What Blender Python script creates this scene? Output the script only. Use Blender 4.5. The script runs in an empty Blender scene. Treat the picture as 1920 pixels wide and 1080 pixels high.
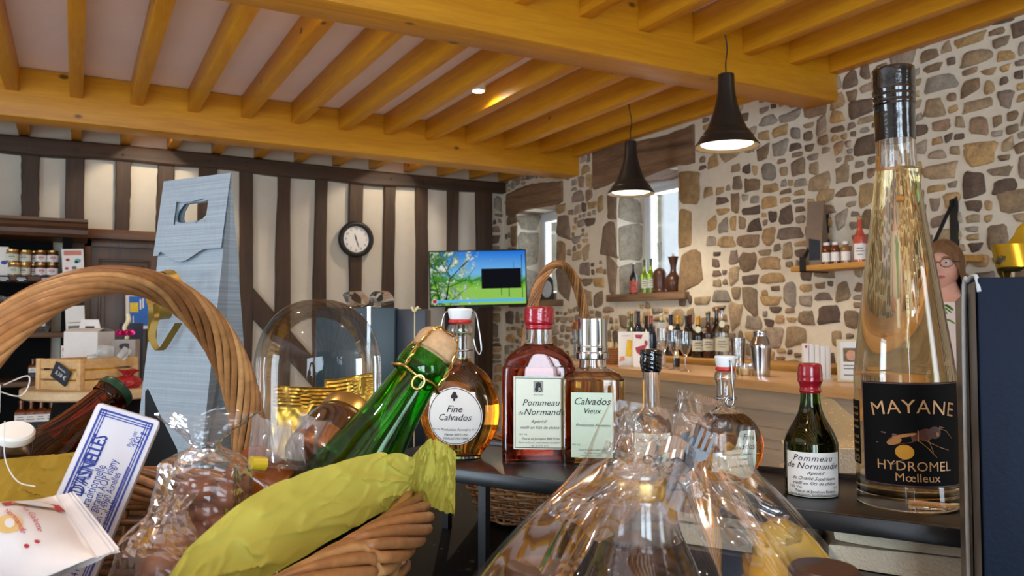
import bpy, bmesh, math, random
import numpy as np
from mathutils import Vector, Matrix, noise as mnoise

S = bpy.context.scene
COL = S.collection
RND = random.Random(11)
PI = math.pi

# ------------------------------------------------------------------ camera
YAW, PITCH, FPX = math.radians(28.9), math.radians(2.32), 1480.0
CAMP = Vector((0, 0, 1.32))
cam_data = bpy.data.cameras.new('camera')
cam_data.sensor_width = 36.0
cam_data.lens = FPX / 1920 * 36.0
cam_data.clip_start, cam_data.clip_end = 0.02, 200
cam_data.dof.use_dof = True
cam_data.dof.focus_distance = 0.70
cam_data.dof.aperture_fstop = 21.0
cam = bpy.data.objects.new('camera', cam_data)
COL.objects.link(cam)
cam.location = CAMP
cam.rotation_euler = (PI / 2 + PITCH, 0, -YAW)
S.camera = cam

# ------------------------------------------------------------------ colour management, sky
S.view_settings.view_transform = 'Standard'
S.view_settings.look = 'None'
S.view_settings.gamma = 1.0
S.view_settings.use_curve_mapping = False
S.view_settings.exposure = -0.14
S.cycles.use_denoising = True
S.cycles.max_bounces = 16
S.cycles.transmission_bounces = 14
S.cycles.transparent_max_bounces = 24
S.cycles.glossy_bounces = 6
S.cycles.diffuse_bounces = 4
S.cycles.sample_clamp_indirect = 5.0
world = bpy.data.worlds.new('overcast_sky')
S.world = world
world.use_nodes = True
_bg = world.node_tree.nodes['Background']
_bg.inputs[0].default_value = (0.80, 0.90, 1.0, 1)
_bg.inputs[1].default_value = 8.0


def light(name, kind, loc, energy, color, target=None, size=None, size_y=None, spot=None, blend=0.5, radius=None):
    d = bpy.data.lights.new(name, kind)
    d.energy = energy
    d.color = color
    if kind == 'AREA':
        d.shape = 'RECTANGLE'
        d.size = size
        d.size_y = size_y or size
    if kind == 'SPOT':
        d.spot_size = math.radians(spot)
        d.spot_blend = blend
    if radius is not None:
        d.shadow_soft_size = radius
    o = bpy.data.objects.new(name, d)
    COL.objects.link(o)
    o.location = loc
    if target is not None:
        o.rotation_euler = (Vector(target) - Vector(loc)).to_track_quat('-Z', 'Y').to_euler()
    return o


DAY = (0.60, 0.81, 1.0)
WARM = (1.0, 0.85, 0.66)
# daylight through the shop front behind the camera and through the glazed door on the left
light('shopfront_daylight_a', 'AREA', (-2.05, -2.93, 1.45), 46, DAY, (-2.05, 2, 1.45), .8, 2.0)
light('shopfront_daylight_b', 'AREA', (-0.75, -2.93, 1.45), 46, DAY, (-0.75, 2, 1.45), .8, 2.0)
light('shopfront_daylight_c', 'AREA', (1.9, -2.93, 1.45), 9, DAY, (1.9, 2, 1.45), .7, 2.0)
light('left_door_daylight', 'AREA', (-4.43, 1.6, 1.35), 60, DAY, (2, 1.6, 1.2), 1.2, 2.0)

# ------------------------------------------------------------------ pixel rays of the photograph -> points in the room
_F = Vector((math.sin(YAW) * math.cos(PITCH), math.cos(YAW) * math.cos(PITCH), math.sin(PITCH)))
_Rt = Vector((math.cos(YAW), -math.sin(YAW), 0))
_Up = _Rt.cross(_F)


def ray(px, py):
    return _F + _Rt * ((px - 960) / FPX) + _Up * ((540 - py) / FPX)


def at(px, py, d):
    return CAMP + ray(px, py) * d


def on_z(px, py, z):
    r = ray(px, py)
    return CAMP + r * ((z - CAMP.z) / r.z)


def on_x(px, py, x):
    r = ray(px, py)
    return CAMP + r * (x / r.x)


def on_y(px, py, y):
    r = ray(px, py)
    return CAMP + r * (y / r.y)


def H(lat, dep, z=0.0):
    """a point given sideways / ahead of the place where the photographer stands"""
    return Vector((lat * math.cos(YAW) + dep * math.sin(YAW), -lat * math.sin(YAW) + dep * math.cos(YAW), z))


def facing(p, extra=0.0):
    """z rotation that turns a thing's front (its -y side) towards the photographer"""
    return math.atan2(-p[0], p[1]) + math.radians(extra)


# ------------------------------------------------------------------ mesh builder
class MB:
    def __init__(self):
        self.v, self.f, self.m, self.c = [], [], [], []

    def add(self, vs, fs, mat=0, X=None, col=None):
        o = len(self.v)
        if X is not None:
            vs = [X @ Vector(p) for p in vs]
        self.v += [tuple(p) for p in vs]
        for f in fs:
            self.f.append(tuple(i + o for i in f))
            self.m.append(mat)
            self.c.append(col)
        return self

    def box(self, lo, hi, mat=0, X=None, bev=0.0):
        (x0, y0, z0), (x1, y1, z1) = lo, hi
        b = min(bev, (x1 - x0) * .45, (y1 - y0) * .45, (z1 - z0) * .45)
        if b <= 0:
            vs = [(x, y, z) for z in (z0, z1) for y in (y0, y1) for x in (x0, x1)]
            fs = [(0, 2, 3, 1), (4, 5, 7, 6), (0, 1, 5, 4), (1, 3, 7, 5), (3, 2, 6, 7), (2, 0, 4, 6)]
            return self.add(vs, fs, mat, X)
        bm = bmesh.new()
        bmesh.ops.create_cube(bm, size=1.0)
        for v in bm.verts:
            v.co = ((x0 + x1) / 2 + v.co.x * (x1 - x0), (y0 + y1) / 2 + v.co.y * (y1 - y0), (z0 + z1) / 2 + v.co.z * (z1 - z0))
        bmesh.ops.bevel(bm, geom=bm.edges[:], offset=b, segments=2, profile=0.5, affect='EDGES')
        bm.verts.index_update()
        self.add([v.co[:] for v in bm.verts], [tuple(v.index for v in f.verts) for f in bm.faces], mat, X)
        bm.free()
        return self

    def rings(self, rings, mat=0, closed=True, cap0=False, cap1=False, X=None, loop=False):
        n = len(rings[0])
        vs = [p for r in rings for p in r]
        fs = []
        nr = len(rings)
        for k in range(nr if loop else nr - 1):
            a, b = k * n, ((k + 1) % nr) * n
            for i in range(n if closed else n - 1):
                j = (i + 1) % n
                fs.append((a + i, a + j, b + j, b + i))
        if cap0:
            fs.append(tuple(range(n - 1, -1, -1)))
        if cap1:
            fs.append(tuple((nr - 1) * n + i for i in range(n)))
        return self.add(vs, fs, mat, X)

    def lathe(self, prof, seg=32, mat=0, X=None, cap0=True, cap1=True):
        """prof: (radius, z)"""
        return self.rings([[(r * math.cos(2 * PI * i / seg), r * math.sin(2 * PI * i / seg), z) for i in range(seg)] for r, z in prof],
                          mat, True, cap0, cap1, X)

    def cyl(self, p0, p1, r, seg=12, mat=0, r1=None, X=None):
        return self.tube([p0, p1], [r, r if r1 is None else r1], seg, mat, X=X)

    def tube(self, pts, r, seg=8, mat=0, closed=False, X=None, flat=None):
        """round tube along points; r number or list"""
        P = [Vector(p) for p in pts]
        n = len(P)
        rr = r if isinstance(r, (list, tuple)) else [r] * n
        T = []
        for i in range(n):
            a = P[(i - 1) % n] if (closed or i > 0) else P[i]
            b = P[(i + 1) % n] if (closed or i < n - 1) else P[i]
            t = (b - a)
            T.append(t.normalized() if t.length > 1e-9 else Vector((0, 0, 1)))
        up = Vector((0, 0, 1)) if abs(T[0].z) < .9 else Vector((1, 0, 0))
        N = (up - T[0] * up.dot(T[0])).normalized()
        rings = []
        for i in range(n):
            N = N - T[i] * N.dot(T[i])
            N = N.normalized() if N.length > 1e-6 else T[i].orthogonal().normalized()
            B = T[i].cross(N)
            rings.append([P[i] + (N * math.cos(2 * PI * k / seg) + B * math.sin(2 * PI * k / seg) * (flat or 1)) * rr[i] for k in range(seg)])
        return self.rings(rings, mat, True, not closed, not closed, X, loop=closed)

    def grid(self, fn, nu, nv, mat=0, X=None, u_closed=False):
        vs = [fn(i / nu, j / nv) for j in range(nv + 1) for i in range(nu + (0 if u_closed else 1))]
        w = nu if u_closed else nu + 1
        fs = []
        for j in range(nv):
            for i in range(nu):
                k = (i + 1) % w if u_closed else i + 1
                fs.append((j * w + i, j * w + k, (j + 1) * w + k, (j + 1) * w + i))
        return self.add(vs, fs, mat, X)

    def prism(self, poly, z0, z1, mat=0, X=None):
        n = len(poly)
        vs = [(x, y, z0) for x, y in poly] + [(x, y, z1) for x, y in poly]
        fs = [tuple(range(n - 1, -1, -1)), tuple(range(n, 2 * n))] + [(i, (i + 1) % n, n + (i + 1) % n, n + i) for i in range(n)]
        return self.add(vs, fs, mat, X)

    def ball(self, c, r, seg=14, mat=0, X=None, sc=(1, 1, 1)):
        c = Vector(c)
        rg = []
        for j in range(1, seg // 2):
            t = PI * j / (seg // 2)
            rg.append([(c.x + r * sc[0] * math.sin(t) * math.cos(2 * PI * i / seg), c.y + r * sc[1] * math.sin(t) * math.sin(2 * PI * i / seg),
                        c.z - r * sc[2] * math.cos(t)) for i in range(seg)])
        return self.rings(rg, mat, True, True, True, X)


def obj(name, mb, mats, parent=None, smooth=45, loc=None, rotz=0.0):
    me = bpy.data.meshes.new(name)
    me.from_pydata(mb.v, [], mb.f)
    mats = mats if isinstance(mats, (list, tuple)) else [mats]
    for m in mats:
        me.materials.append(m)
    if any(mb.m):
        me.polygons.foreach_set('material_index', mb.m)
    if any(c is not None for c in mb.c):
        ca = me.color_attributes.new('tint', 'FLOAT_COLOR', 'CORNER')
        k = 0
        for p, c in zip(me.polygons, mb.c):
            for _ in range(p.loop_total):
                ca.data[k].color = (*(c or (1, 1, 1)), 1)
                k += 1
    if smooth:
        me.polygons.foreach_set('use_smooth', [True] * len(me.polygons))
        me.set_sharp_from_angle(angle=math.radians(smooth))
    me.update()
    o = bpy.data.objects.new(name, me)
    COL.objects.link(o)
    if parent is not None:
        o.parent = parent
    if loc is not None:
        o.location = loc
    o.rotation_euler.z = rotz
    return o


def tag(o, label, cat, group=None, kind=None):
    o['label'] = label
    o['category'] = cat
    if group:
        o['group'] = group
    if kind:
        o['kind'] = kind
    return o


def thing(name, label, cat, loc=(0, 0, 0), rotz=0.0, group=None):
    o = bpy.data.objects.new(name, None)
    o.empty_display_size = .05
    COL.objects.link(o)
    o.location = loc
    o.rotation_euler.z = rotz
    return tag(o, label, cat, group)


def struct(name, mb, mats, parent=None, smooth=0):
    o = obj(name, mb, mats, parent, smooth)
    if parent is None:
        o['kind'] = 'structure'
    return o


def copy_tree(o, parent=None):
    c = o.copy()
    COL.objects.link(c)
    if parent is not None:
        c.parent = parent
    for ch in list(o.children):
        copy_tree(ch, c)
    return c


def fit_z(o, X):
    """apply a full transform to a thing's root"""
    o.matrix_world = X
    return o


def axis_matrix(p, z, front=None):
    """matrix whose local z runs along z and whose -y side looks towards `front` (a point)"""
    z = Vector(z).normalized()
    d = (Vector(front if front is not None else CAMP) - Vector(p))
    y = -(d - z * d.dot(z)).normalized()
    x = y.cross(z)
    X = Matrix((x, y, z)).transposed().to_4x4()
    X.translation = Vector(p)
    return X


def crom(pts, n=6):
    """Catmull-Rom through points (tuples of any length); a repeated point makes a corner"""
    P = [np.array(p, float) for p in pts]
    out = []
    for i in range(len(P) - 1):
        p1, p2 = P[i], P[i + 1]
        p0 = P[i - 1] if i else p1
        p3 = P[i + 2] if i + 2 < len(P) else p2
        if np.allclose(p1, p2):
            continue
        if np.allclose(p0, p1):
            p0 = p1 - (p2 - p1) * 0.5
        if np.allclose(p3, p2):
            p3 = p2 + (p2 - p1) * 0.5
        for k in range(n):
            t = k / n
            out.append(0.5 * ((2 * p1) + (-p0 + p2) * t + (2 * p0 - 5 * p1 + 4 * p2 - p3) * t * t + (-p0 + 3 * p1 - 3 * p2 + p3) * t ** 3))
    out.append(P[-1])
    return [tuple(float(x) for x in p) for p in out]


# ------------------------------------------------------------------ lettering
def text_geo(s, size, shear=0.0, align='CENTER', space=1.0, res=2):
    cu = bpy.data.curves.new('lettering', 'FONT')
    cu.body = s
    cu.size = size
    cu.shear = shear
    cu.align_x = align
    cu.space_character = space
    cu.resolution_u = res
    cu.fill_mode = 'FRONT'
    o = bpy.data.objects.new('lettering', cu)
    me = o.to_mesh()
    vs = [tuple(v.co) for v in me.vertices]
    fs = [tuple(p.vertices) for p in me.polygons]
    o.to_mesh_clear()
    bpy.data.objects.remove(o)
    bpy.data.curves.remove(cu)
    return vs, fs


def letters(mb, s, size, fn, x=0.0, y=0.0, shear=0.0, align='CENTER', space=1.0, mat=0, rot=0.0, arc=None, sx=1.0):
    """lettering placed at x, y of a flat label and carried onto its surface by fn(x, y); arc = radius of a curved baseline"""
    vs, fs = text_geo(s, size, shear, align, space)
    out = []
    c, sn = math.cos(rot), math.sin(rot)
    for vx, vy, _ in vs:
        vx *= sx
        if arc:
            a = vx / arc
            vx, vy = (arc + vy) * math.sin(a), (arc + vy) * math.cos(a) - arc
        out.append(fn(x + vx * c - vy * sn, y + vx * sn + vy * c))
    return mb.add(out, fs, mat)


def bars(mb, fn, rects, mat=0):
    """small printed rectangles / lines on a label"""
    for x0, y0, x1, y1 in rects:
        n = max(1, int(abs(x1 - x0) / .006))
        mb.grid(lambda u, v: fn(x0 + (x1 - x0) * u, y0 + (y1 - y0) * v), n, 1, mat)
    return mb


def frame_rects(x0, y0, x1, y1, t):
    return [(x0, y0, x1, y0 + t), (x0, y1 - t, x1, y1), (x0, y0 + t, x0 + t, y1 - t), (x1 - t, y0 + t, x1, y1 - t)]
# ------------------------------------------------------------------ materials
def rgb(r, g, b):
    return tuple(((x / 255) / 12.92 if x / 255 <= .04045 else ((x / 255 + .055) / 1.055) ** 2.4) for x in (r, g, b))


class NT:
    def __init__(self, name):
        self.m = bpy.data.materials.new(name)
        self.m.use_nodes = True
        self.t = self.m.node_tree
        self.t.nodes.clear()
        self.out = self.n('ShaderNodeOutputMaterial')

    def n(self, kind, **kw):
        nd = self.t.nodes.new(kind)
        for k, v in kw.items():
            if k.startswith('i_'):
                key = k[2:]
                sock = nd.inputs[int(key)] if key.isdigit() else nd.inputs[key.replace('_', ' ')]
                if isinstance(v, bpy.types.NodeSocket):
                    self.t.links.new(v, sock)
                elif isinstance(v, tuple) and len(v) == 3 and sock.type == 'RGBA':
                    sock.default_value = (*v, 1)
                else:
                    sock.default_value = v
            else:
                setattr(nd, k, v)
        return nd

    def link(self, a, b):
        self.t.links.new(a, b)

    def coords(self, scale=(1, 1, 1), rot=(0, 0, 0), kind='Object'):
        tc = self.n('ShaderNodeTexCoord')
        mp = self.n('ShaderNodeMapping')
        self.link(tc.outputs[kind], mp.inputs[0])
        mp.inputs['Scale'].default_value = scale
        mp.inputs['Rotation'].default_value = rot
        return mp.outputs[0]

    def noise(self, vec, scale, detail=4, rough=.55, dist=0.0):
        return self.n('ShaderNodeTexNoise', i_Vector=vec, i_Scale=scale, i_Detail=detail, i_Roughness=rough, i_Distortion=dist).outputs[0]

    def ramp(self, fac, stops):
        r = self.n('ShaderNodeValToRGB', i_Fac=fac)
        el = r.color_ramp.elements
        while len(el) > 1:
            el.remove(el[-1])
        el[0].position, el[0].color = stops[0][0], (*stops[0][1], 1)
        for p, c in stops[1:]:
            e = el.new(p)
            e.color = (*c, 1)
        return r.outputs[0]

    def mix(self, fac, a, b, mode='MIX'):
        x = self.n('ShaderNodeMix', data_type='RGBA', blend_type=mode)
        for sock, v in ((x.inputs[0], fac), (x.inputs[6], a), (x.inputs[7], b)):
            if isinstance(v, bpy.types.NodeSocket):
                self.link(v, sock)
            else:
                sock.default_value = (*v, 1) if isinstance(v, tuple) else v
        return x.outputs[2]

    def math(self, op, a, b=0.0):
        x = self.n('ShaderNodeMath', operation=op)
        for sock, v in ((x.inputs[0], a), (x.inputs[1], b)):
            if isinstance(v, bpy.types.NodeSocket):
                self.link(v, sock)
            else:
                sock.default_value = v
        return x.outputs[0]

    def bump(self, h, strength=.3, dist=.01, normal=None):
        b = self.n('ShaderNodeBump', i_Strength=strength, i_Distance=dist, i_Height=h)
        if normal is not None:
            self.link(normal, b.inputs['Normal'])
        return b.outputs[0]

    def principled(self, col, rough=.5, metal=0.0, normal=None, **kw):
        p = self.n('ShaderNodeBsdfPrincipled')
        for key, v in (('Base Color', col), ('Roughness', rough), ('Metallic', metal)) + tuple((k.replace('_', ' '), v) for k, v in kw.items()):
            s = p.inputs[key]
            if isinstance(v, bpy.types.NodeSocket):
                self.link(v, s)
            else:
                s.default_value = (*v, 1) if isinstance(v, tuple) and len(v) == 3 and s.type == 'RGBA' else v
        if normal is not None:
            self.link(normal, p.inputs['Normal'])
        self.link(p.outputs[0], self.out.inputs[0])
        return p


def plain(name, col, rough=.5, metal=0.0, var=.12, scale=30, bump=0.0, bscale=None, stretch=(1, 1, 1), **kw):
    """a coloured surface with slight mottling and grain"""
    t = NT(name)
    v = t.coords(stretch)
    n = t.noise(v, scale, 3)
    lo, hi = tuple(c * (1 - var) for c in col), tuple(min(1, c * (1 + var)) for c in col)
    c = t.ramp(n, [(.3, lo), (.7, hi)])
    nm = t.bump(t.noise(v, bscale or scale * 3, 2), bump, .002) if bump else None
    t.principled(c, rough, metal, nm, **kw)
    return t.m


def wood(name, light_c, dark_c, axis=0, scale=1.0, rough=.5, knots=True, rings=9.0, bump=.12, knot_c=None, streak=1.0):
    """planed wood, grain along the given local axis"""
    t = NT(name)
    st = [scale * 6.0] * 3
    st[axis] = scale * .45
    v = t.coords(tuple(st))
    n1 = t.noise(v, 1.6, 5, .6, .6)
    n2 = t.noise(v, rings, 3, .7, 1.0)
    f = t.math('ADD', t.math('MULTIPLY', n1, .65), t.math('MULTIPLY', n2, .35 * streak))
    c = t.ramp(f, [(.32, dark_c), (.62, light_c), (.8, tuple(min(1, x * 1.12) for x in light_c))])
    if knots:
        sk = [scale * 5.2] * 3
        sk[axis] = scale * 2.9
        vk = t.coords(tuple(sk))
        d = t.n('ShaderNodeTexVoronoi', i_Vector=vk, i_Scale=1.1, feature='F1').outputs['Distance']
        k = t.ramp(d, [(.05, (1, 1, 1)), (.09, (0, 0, 0))])
        c = t.mix(k, c, knot_c or tuple(x * .28 for x in dark_c))
    t.principled(c, rough, 0, t.bump(n2, bump, .003))
    return t.m


def glass(name, col=(1, 1, 1), ior=1.48, rough=0.0):
    t = NT(name)
    t.principled(col, rough, 0, None, Transmission_Weight=1.0, IOR=ior)
    return t.m


def film(name, tint=(.97, .97, .97), wrinkle=.5, scale=14.0, gain=1.5, base=.02, rough=.07, milk=0.0, ior=1.5):
    """thin clear film or pane: see-through with mirror-like reflections on its creases"""
    t = NT(name)
    v = t.coords()
    nm = None
    if wrinkle:
        n = t.noise(v, scale, 3, .6, 1.2)
        w = t.n('ShaderNodeTexVoronoi', i_Vector=t.coords((1, 1, .6)), i_Scale=scale * 1.7, feature='DISTANCE_TO_EDGE').outputs['Distance']
        h = t.math('ADD', n, t.math('MULTIPLY', w, 1.4))
        nm = t.bump(h, wrinkle, .012)
    tr = t.n('ShaderNodeBsdfTransparent', i_Color=tint)
    gl = t.n('ShaderNodeBsdfGlossy', i_Color=(1, 1, 1), i_Roughness=rough)
    fr = t.n('ShaderNodeFresnel', i_IOR=ior)
    if nm is not None:
        t.link(nm, gl.inputs['Normal'])
        t.link(nm, fr.inputs['Normal'])
    fac = t.math('MINIMUM', t.math('ADD', t.math('MULTIPLY', fr.outputs[0], gain), base), .95)
    mx = t.n('ShaderNodeMixShader', i_0=fac, i_1=tr.outputs[0], i_2=gl.outputs[0])
    outp = mx.outputs[0]
    if milk:
        df = t.n('ShaderNodeBsdfTranslucent', i_Color=(.9, .9, .9))
        d2 = t.n('ShaderNodeBsdfDiffuse', i_Color=(.9, .9, .92))
        m1 = t.n('ShaderNodeMixShader', i_0=.5, i_1=df.outputs[0], i_2=d2.outputs[0])
        outp = t.n('ShaderNodeMixShader', i_0=milk, i_1=outp, i_2=m1.outputs[0]).outputs[0]
    t.link(outp, t.out.inputs[0])
    return t.m


def glow(name, col, strength):
    t = NT(name)
    e = t.n('ShaderNodeEmission', i_Color=col, i_Strength=strength)
    t.link(e.outputs[0], t.out.inputs[0])
    return t.m


def paper_thin(name, col, trans=.35, rough=.7, scale=9, bump=.3):
    """tissue paper: lets light through"""
    t = NT(name)
    v = t.coords()
    n = t.noise(v, scale, 4, .6, .8)
    c = t.ramp(n, [(.3, tuple(x * .86 for x in col)), (.7, col)])
    nm = t.bump(n, bump, .01)
    p = t.n('ShaderNodeBsdfPrincipled', i_Roughness=rough)
    t.link(c, p.inputs['Base Color'])
    t.link(nm, p.inputs['Normal'])
    tl = t.n('ShaderNodeBsdfTranslucent')
    t.link(c, tl.inputs['Color'])
    mx = t.n('ShaderNodeMixShader', i_0=trans, i_1=p.outputs[0], i_2=tl.outputs[0])
    t.link(mx.outputs[0], t.out.inputs[0])
    return t.m


HONEY_L, HONEY_D = rgb(222, 160, 28), rgb(186, 118, 12)
OAK_L, OAK_D = rgb(74, 51, 31), rgb(37, 24, 14)
m_honey_x = wood('honey_spruce_along_x', HONEY_L, HONEY_D, 0, .8, .45)
m_honey_y = wood('honey_spruce_along_y', HONEY_L, HONEY_D, 1, .8, .45)
m_oak_x = wood('dark_oak_along_x', OAK_L, OAK_D, 0, 1.2, .6, knots=False, bump=.4)
m_oak_z = wood('dark_oak_along_z', OAK_L, OAK_D, 2, 1.2, .6, knots=False, bump=.4)
m_lintel = wood('weathered_lintel_oak', rgb(150, 118, 88), rgb(82, 58, 42), 1, 1.3, .75, knots=False, bump=.6)
m_door = wood('brown_door_wood', rgb(84, 56, 32), rgb(48, 30, 18), 2, 1.3, .4, knots=False)
m_doorhead = wood('brown_lintel_wood', rgb(124, 84, 46), rgb(82, 52, 26), 0, 1.3, .45)
m_bar_top = wood('light_oak_bar_top', rgb(214, 168, 112), rgb(180, 130, 80), 1, 1.2, .28, knots=False)
m_bar = wood('greyed_oak_bar_front', rgb(168, 148, 124), rgb(138, 118, 96), 1, 1.2, .55, knots=False)
m_yellow_wood = wood('yellow_shelf_wood', rgb(205, 155, 80), rgb(165, 115, 48), 1, 1.2, .5, knots=False)
m_cornice = wood('shelf_cornice_wood', rgb(108, 70, 40), rgb(66, 40, 22), 0, 1.2, .45, knots=False)
m_shelf_x = wood('shelf_board_wood', rgb(96, 66, 42), rgb(56, 36, 24), 0, 1.2, .5, knots=False)
m_pale_wood = wood('pale_round_table_wood', rgb(205, 178, 138), rgb(170, 138, 98), 0, 1.0, .5)
m_crate = wood('crate_pine', rgb(214, 176, 124), rgb(182, 138, 84), 0, 2.0, .6, knots=False)
m_plaster = plain('wall_plaster', rgb(206, 198, 182), .9, 0, .04, 5, .25, 60)
m_ceiling = plain('white_ceiling_board', rgb(252, 240, 245), .9, 0, .02, 3)
m_mortar = plain('lime_mortar', rgb(222, 212, 192), .95, 0, .06, 14, .6, 70)
m_floor = plain('floor_tile', rgb(196, 182, 170), .45, 0, .15, 3)  # unseen floor, its pale tone chosen to bounce light onto the ceiling
m_black = plain('black_matt', rgb(20, 20, 22), .5, 0, .1, 40)
m_black_shelf = plain('black_lacquered_metal', rgb(26, 25, 26), .3, 0, .08, 60, .05, 900)
m_black_wood = plain('black_stained_wood', rgb(10, 9, 9), .8, 0, .2, 20, Specular_IOR_Level=.15)
m_lamp_black = plain('pendant_dark_metal', rgb(44, 41, 38), .35, .3, .06, 20)
m_white = plain('white_plastic', rgb(232, 232, 230), .35, 0, .02, 20)
m_white_paint = plain('white_window_paint', rgb(232, 236, 240), .4, 0, .02, 20)
m_paper = plain('white_paper', rgb(236, 234, 230), .7, 0, .02, 40)
m_cream = plain('cream_label_paper', rgb(222, 226, 208), .6, 0, .02, 60)
m_mint = plain('mint_label_paper', rgb(206, 222, 200), .6, 0, .02, 60)
m_ink = plain('black_ink', rgb(30, 28, 30), .6, 0, .05, 60)
m_grey_ink = plain('grey_ink', rgb(110, 110, 108), .6, 0, .05, 60)
m_blue_ink = plain('blue_ink', rgb(48, 66, 160), .6, 0, .05, 60)
m_red_ink = plain('red_ink', rgb(178, 40, 52), .6, 0, .08, 60)
m_gold_ink = plain('gold_ink', rgb(206, 158, 104), .4, .2, .1, 60)
m_steel = plain('polished_steel', rgb(205, 208, 212), .16, 1.0, .03, 30)
m_cutlery = plain('brushed_cutlery_steel', rgb(88, 89, 92), .38, 1.0, .08, 60)
m_wire = plain('steel_wire', rgb(170, 172, 176), .25, 1.0, .05, 60)
m_gold = plain('gold_metal', rgb(205, 168, 96), .28, 1.0, .06, 30)
m_goldfoil = plain('gold_foil', rgb(216, 172, 70), .32, .85, .12, 14, .5, 40)
m_goldribbon = plain('gold_ribbon', rgb(172, 148, 44), .26, .85, .06, 30)
m_dullgold = plain('dull_gold_ribbon', rgb(150, 122, 58), .35, .6, .08, 30)
m_silverribbon = plain('silver_ribbon', rgb(210, 212, 214), .16, .9, .05, 30)
m_redwax = plain('red_sealing_wax', rgb(150, 16, 34), .22, 0, .08, 40, .12, 220, Coat_Weight=.5)
m_blackwax = plain('black_sealing_wax', rgb(12, 12, 14), .15, 0, .1, 40, .15, 160, Coat_Weight=.6)
m_redrubber = plain('red_rubber', rgb(190, 40, 34), .45, 0, .05, 40)
m_ceramic = plain('white_ceramic', rgb(226, 228, 228), .2, 0, .02, 30)
m_glass = glass('clear_bottle_glass', (1, 1, 1), 1.46)
m_glass_green = glass('dark_green_bottle_glass', rgb(110, 150, 40), 1.46)
m_glass_cider = glass('bright_green_bottle_glass', rgb(80, 200, 70), 1.46)
m_glass_amber = glass('amber_bottle_glass', rgb(190, 96, 20), 1.46)
m_pane = film('window_pane', (.97, .98, .98), 0, 1, 1.0, 0.0, 0.0)
m_thin = film('thin_dome_glass', (.985, .985, .985), .03, 5, .75, .0, .0)
m_tumbler = film('thin_table_glass', (.95, .96, .96), .05, 20, 1.6, .03, .02)
m_cello = film('clear_cellophane', (.99, .99, .99), .12, 9, .45, .0, .06, .012, 1.5)
m_cello_bag = film('crinkled_cellophane', (.98, .98, .985), .22, 18, .6, .01, .09, .03, 1.45)
m_cello_stiff = film('stiff_cellophane', (.95, .96, .97), .12, 10, 1.8, .08, .10, .24, 1.5)
m_cello_small = film('small_bag_cellophane', (.92, .92, .93), .6, 40, 1.3, .05, .12, .08)
m_rosewine = glass('pommeau_liquid', rgb(196, 66, 34), 1.345)
m_goldliq = glass('calvados_liquid', rgb(238, 184, 84), 1.345)
m_amberliq = glass('fine_calvados_liquid', rgb(232, 160, 62), 1.345)
m_meadliq = glass('mead_liquid', rgb(250, 234, 190), 1.345)
m_cider = glass('cider_liquid', rgb(200, 225, 110), 1.345)
m_ciderdark = glass('aperitif_liquid', rgb(196, 140, 60), 1.345)
m_blush = glass('rose_liquid', rgb(235, 175, 130), 1.345)
m_cork = plain('cork', rgb(186, 148, 108), .85, 0, .25, 120, .5, 200)
m_tissue = paper_thin('yellow_tissue_paper', rgb(208, 197, 84), .35)
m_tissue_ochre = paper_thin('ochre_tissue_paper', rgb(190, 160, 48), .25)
m_skin = plain('skin', rgb(214, 160, 138), .5, 0, .05, 30, Subsurface_Weight=.08)
m_hair = plain('light_brown_hair', rgb(124, 88, 58), .5, 0, .25, 60, .4, 90, (1, 1, .1))
m_leaf = plain('green_leaf', rgb(88, 158, 40), .45, 0, .2, 20)
m_brown_ceramic = plain('brown_glazed_pottery', rgb(84, 50, 36), .3, 0, .2, 12)
m_choc = plain('milk_chocolate_biscuit', rgb(120, 72, 48), .5, 0, .2, 40, .3, 80)
m_amber_dark = plain('dark_amber_glass', rgb(110, 52, 16), .12, 0, .25, 20, Coat_Weight=.4)
m_jam = plain('jam_in_jar', rgb(92, 40, 22), .12, 0, .3, 30, Coat_Weight=.5)
m_pate = plain('tan_spread_in_jar', rgb(150, 112, 70), .15, 0, .25, 30, Coat_Weight=.5)
m_towel = plain('cream_towel', rgb(222, 208, 182), .95, 0, .06, 60, .8, 400)
m_slate = plain('slate_tag', rgb(30, 36, 46), .7, 0, .1, 40)
# ------------------------------------------------------------------ the room
XW, YB, ZC = 3.77, 7.0, 2.87           # stone wall, timbered wall, ceiling
W1 = (6.00, 6.72, 1.50, 2.37)          # window openings in the stone wall: y0, y1, z0, z1
W2 = (4.36, 5.09, 1.52, 2.42)

struct('floor', MB().box((-4.6, -3.1, -.1), (4.5, 7.2, 0)), m_floor)


def wall_with_holes(axis, fixed0, fixed1, a0, a1, z0, z1, holes):
    """solid wall between fixed0 and fixed1 with rectangular openings (a0, a1, z0, z1)"""
    mb = MB()
    cuts = sorted({a0, a1, *[h[0] for h in holes], *[h[1] for h in holes]})
    for p, q in zip(cuts, cuts[1:]):
        zs = [(z0, z1)]
        for h in holes:
            if h[0] <= p + 1e-6 and h[1] >= q - 1e-6:
                zs = [(z0, h[2]), (h[3], z1)]
        for s, e in zs:
            if e - s > 1e-4:
                if axis == 'y':
                    mb.box((fixed0, p, s), (fixed1, q, e))
                else:
                    mb.box((p, fixed0, s), (q, fixed1, e))
    return mb


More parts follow.
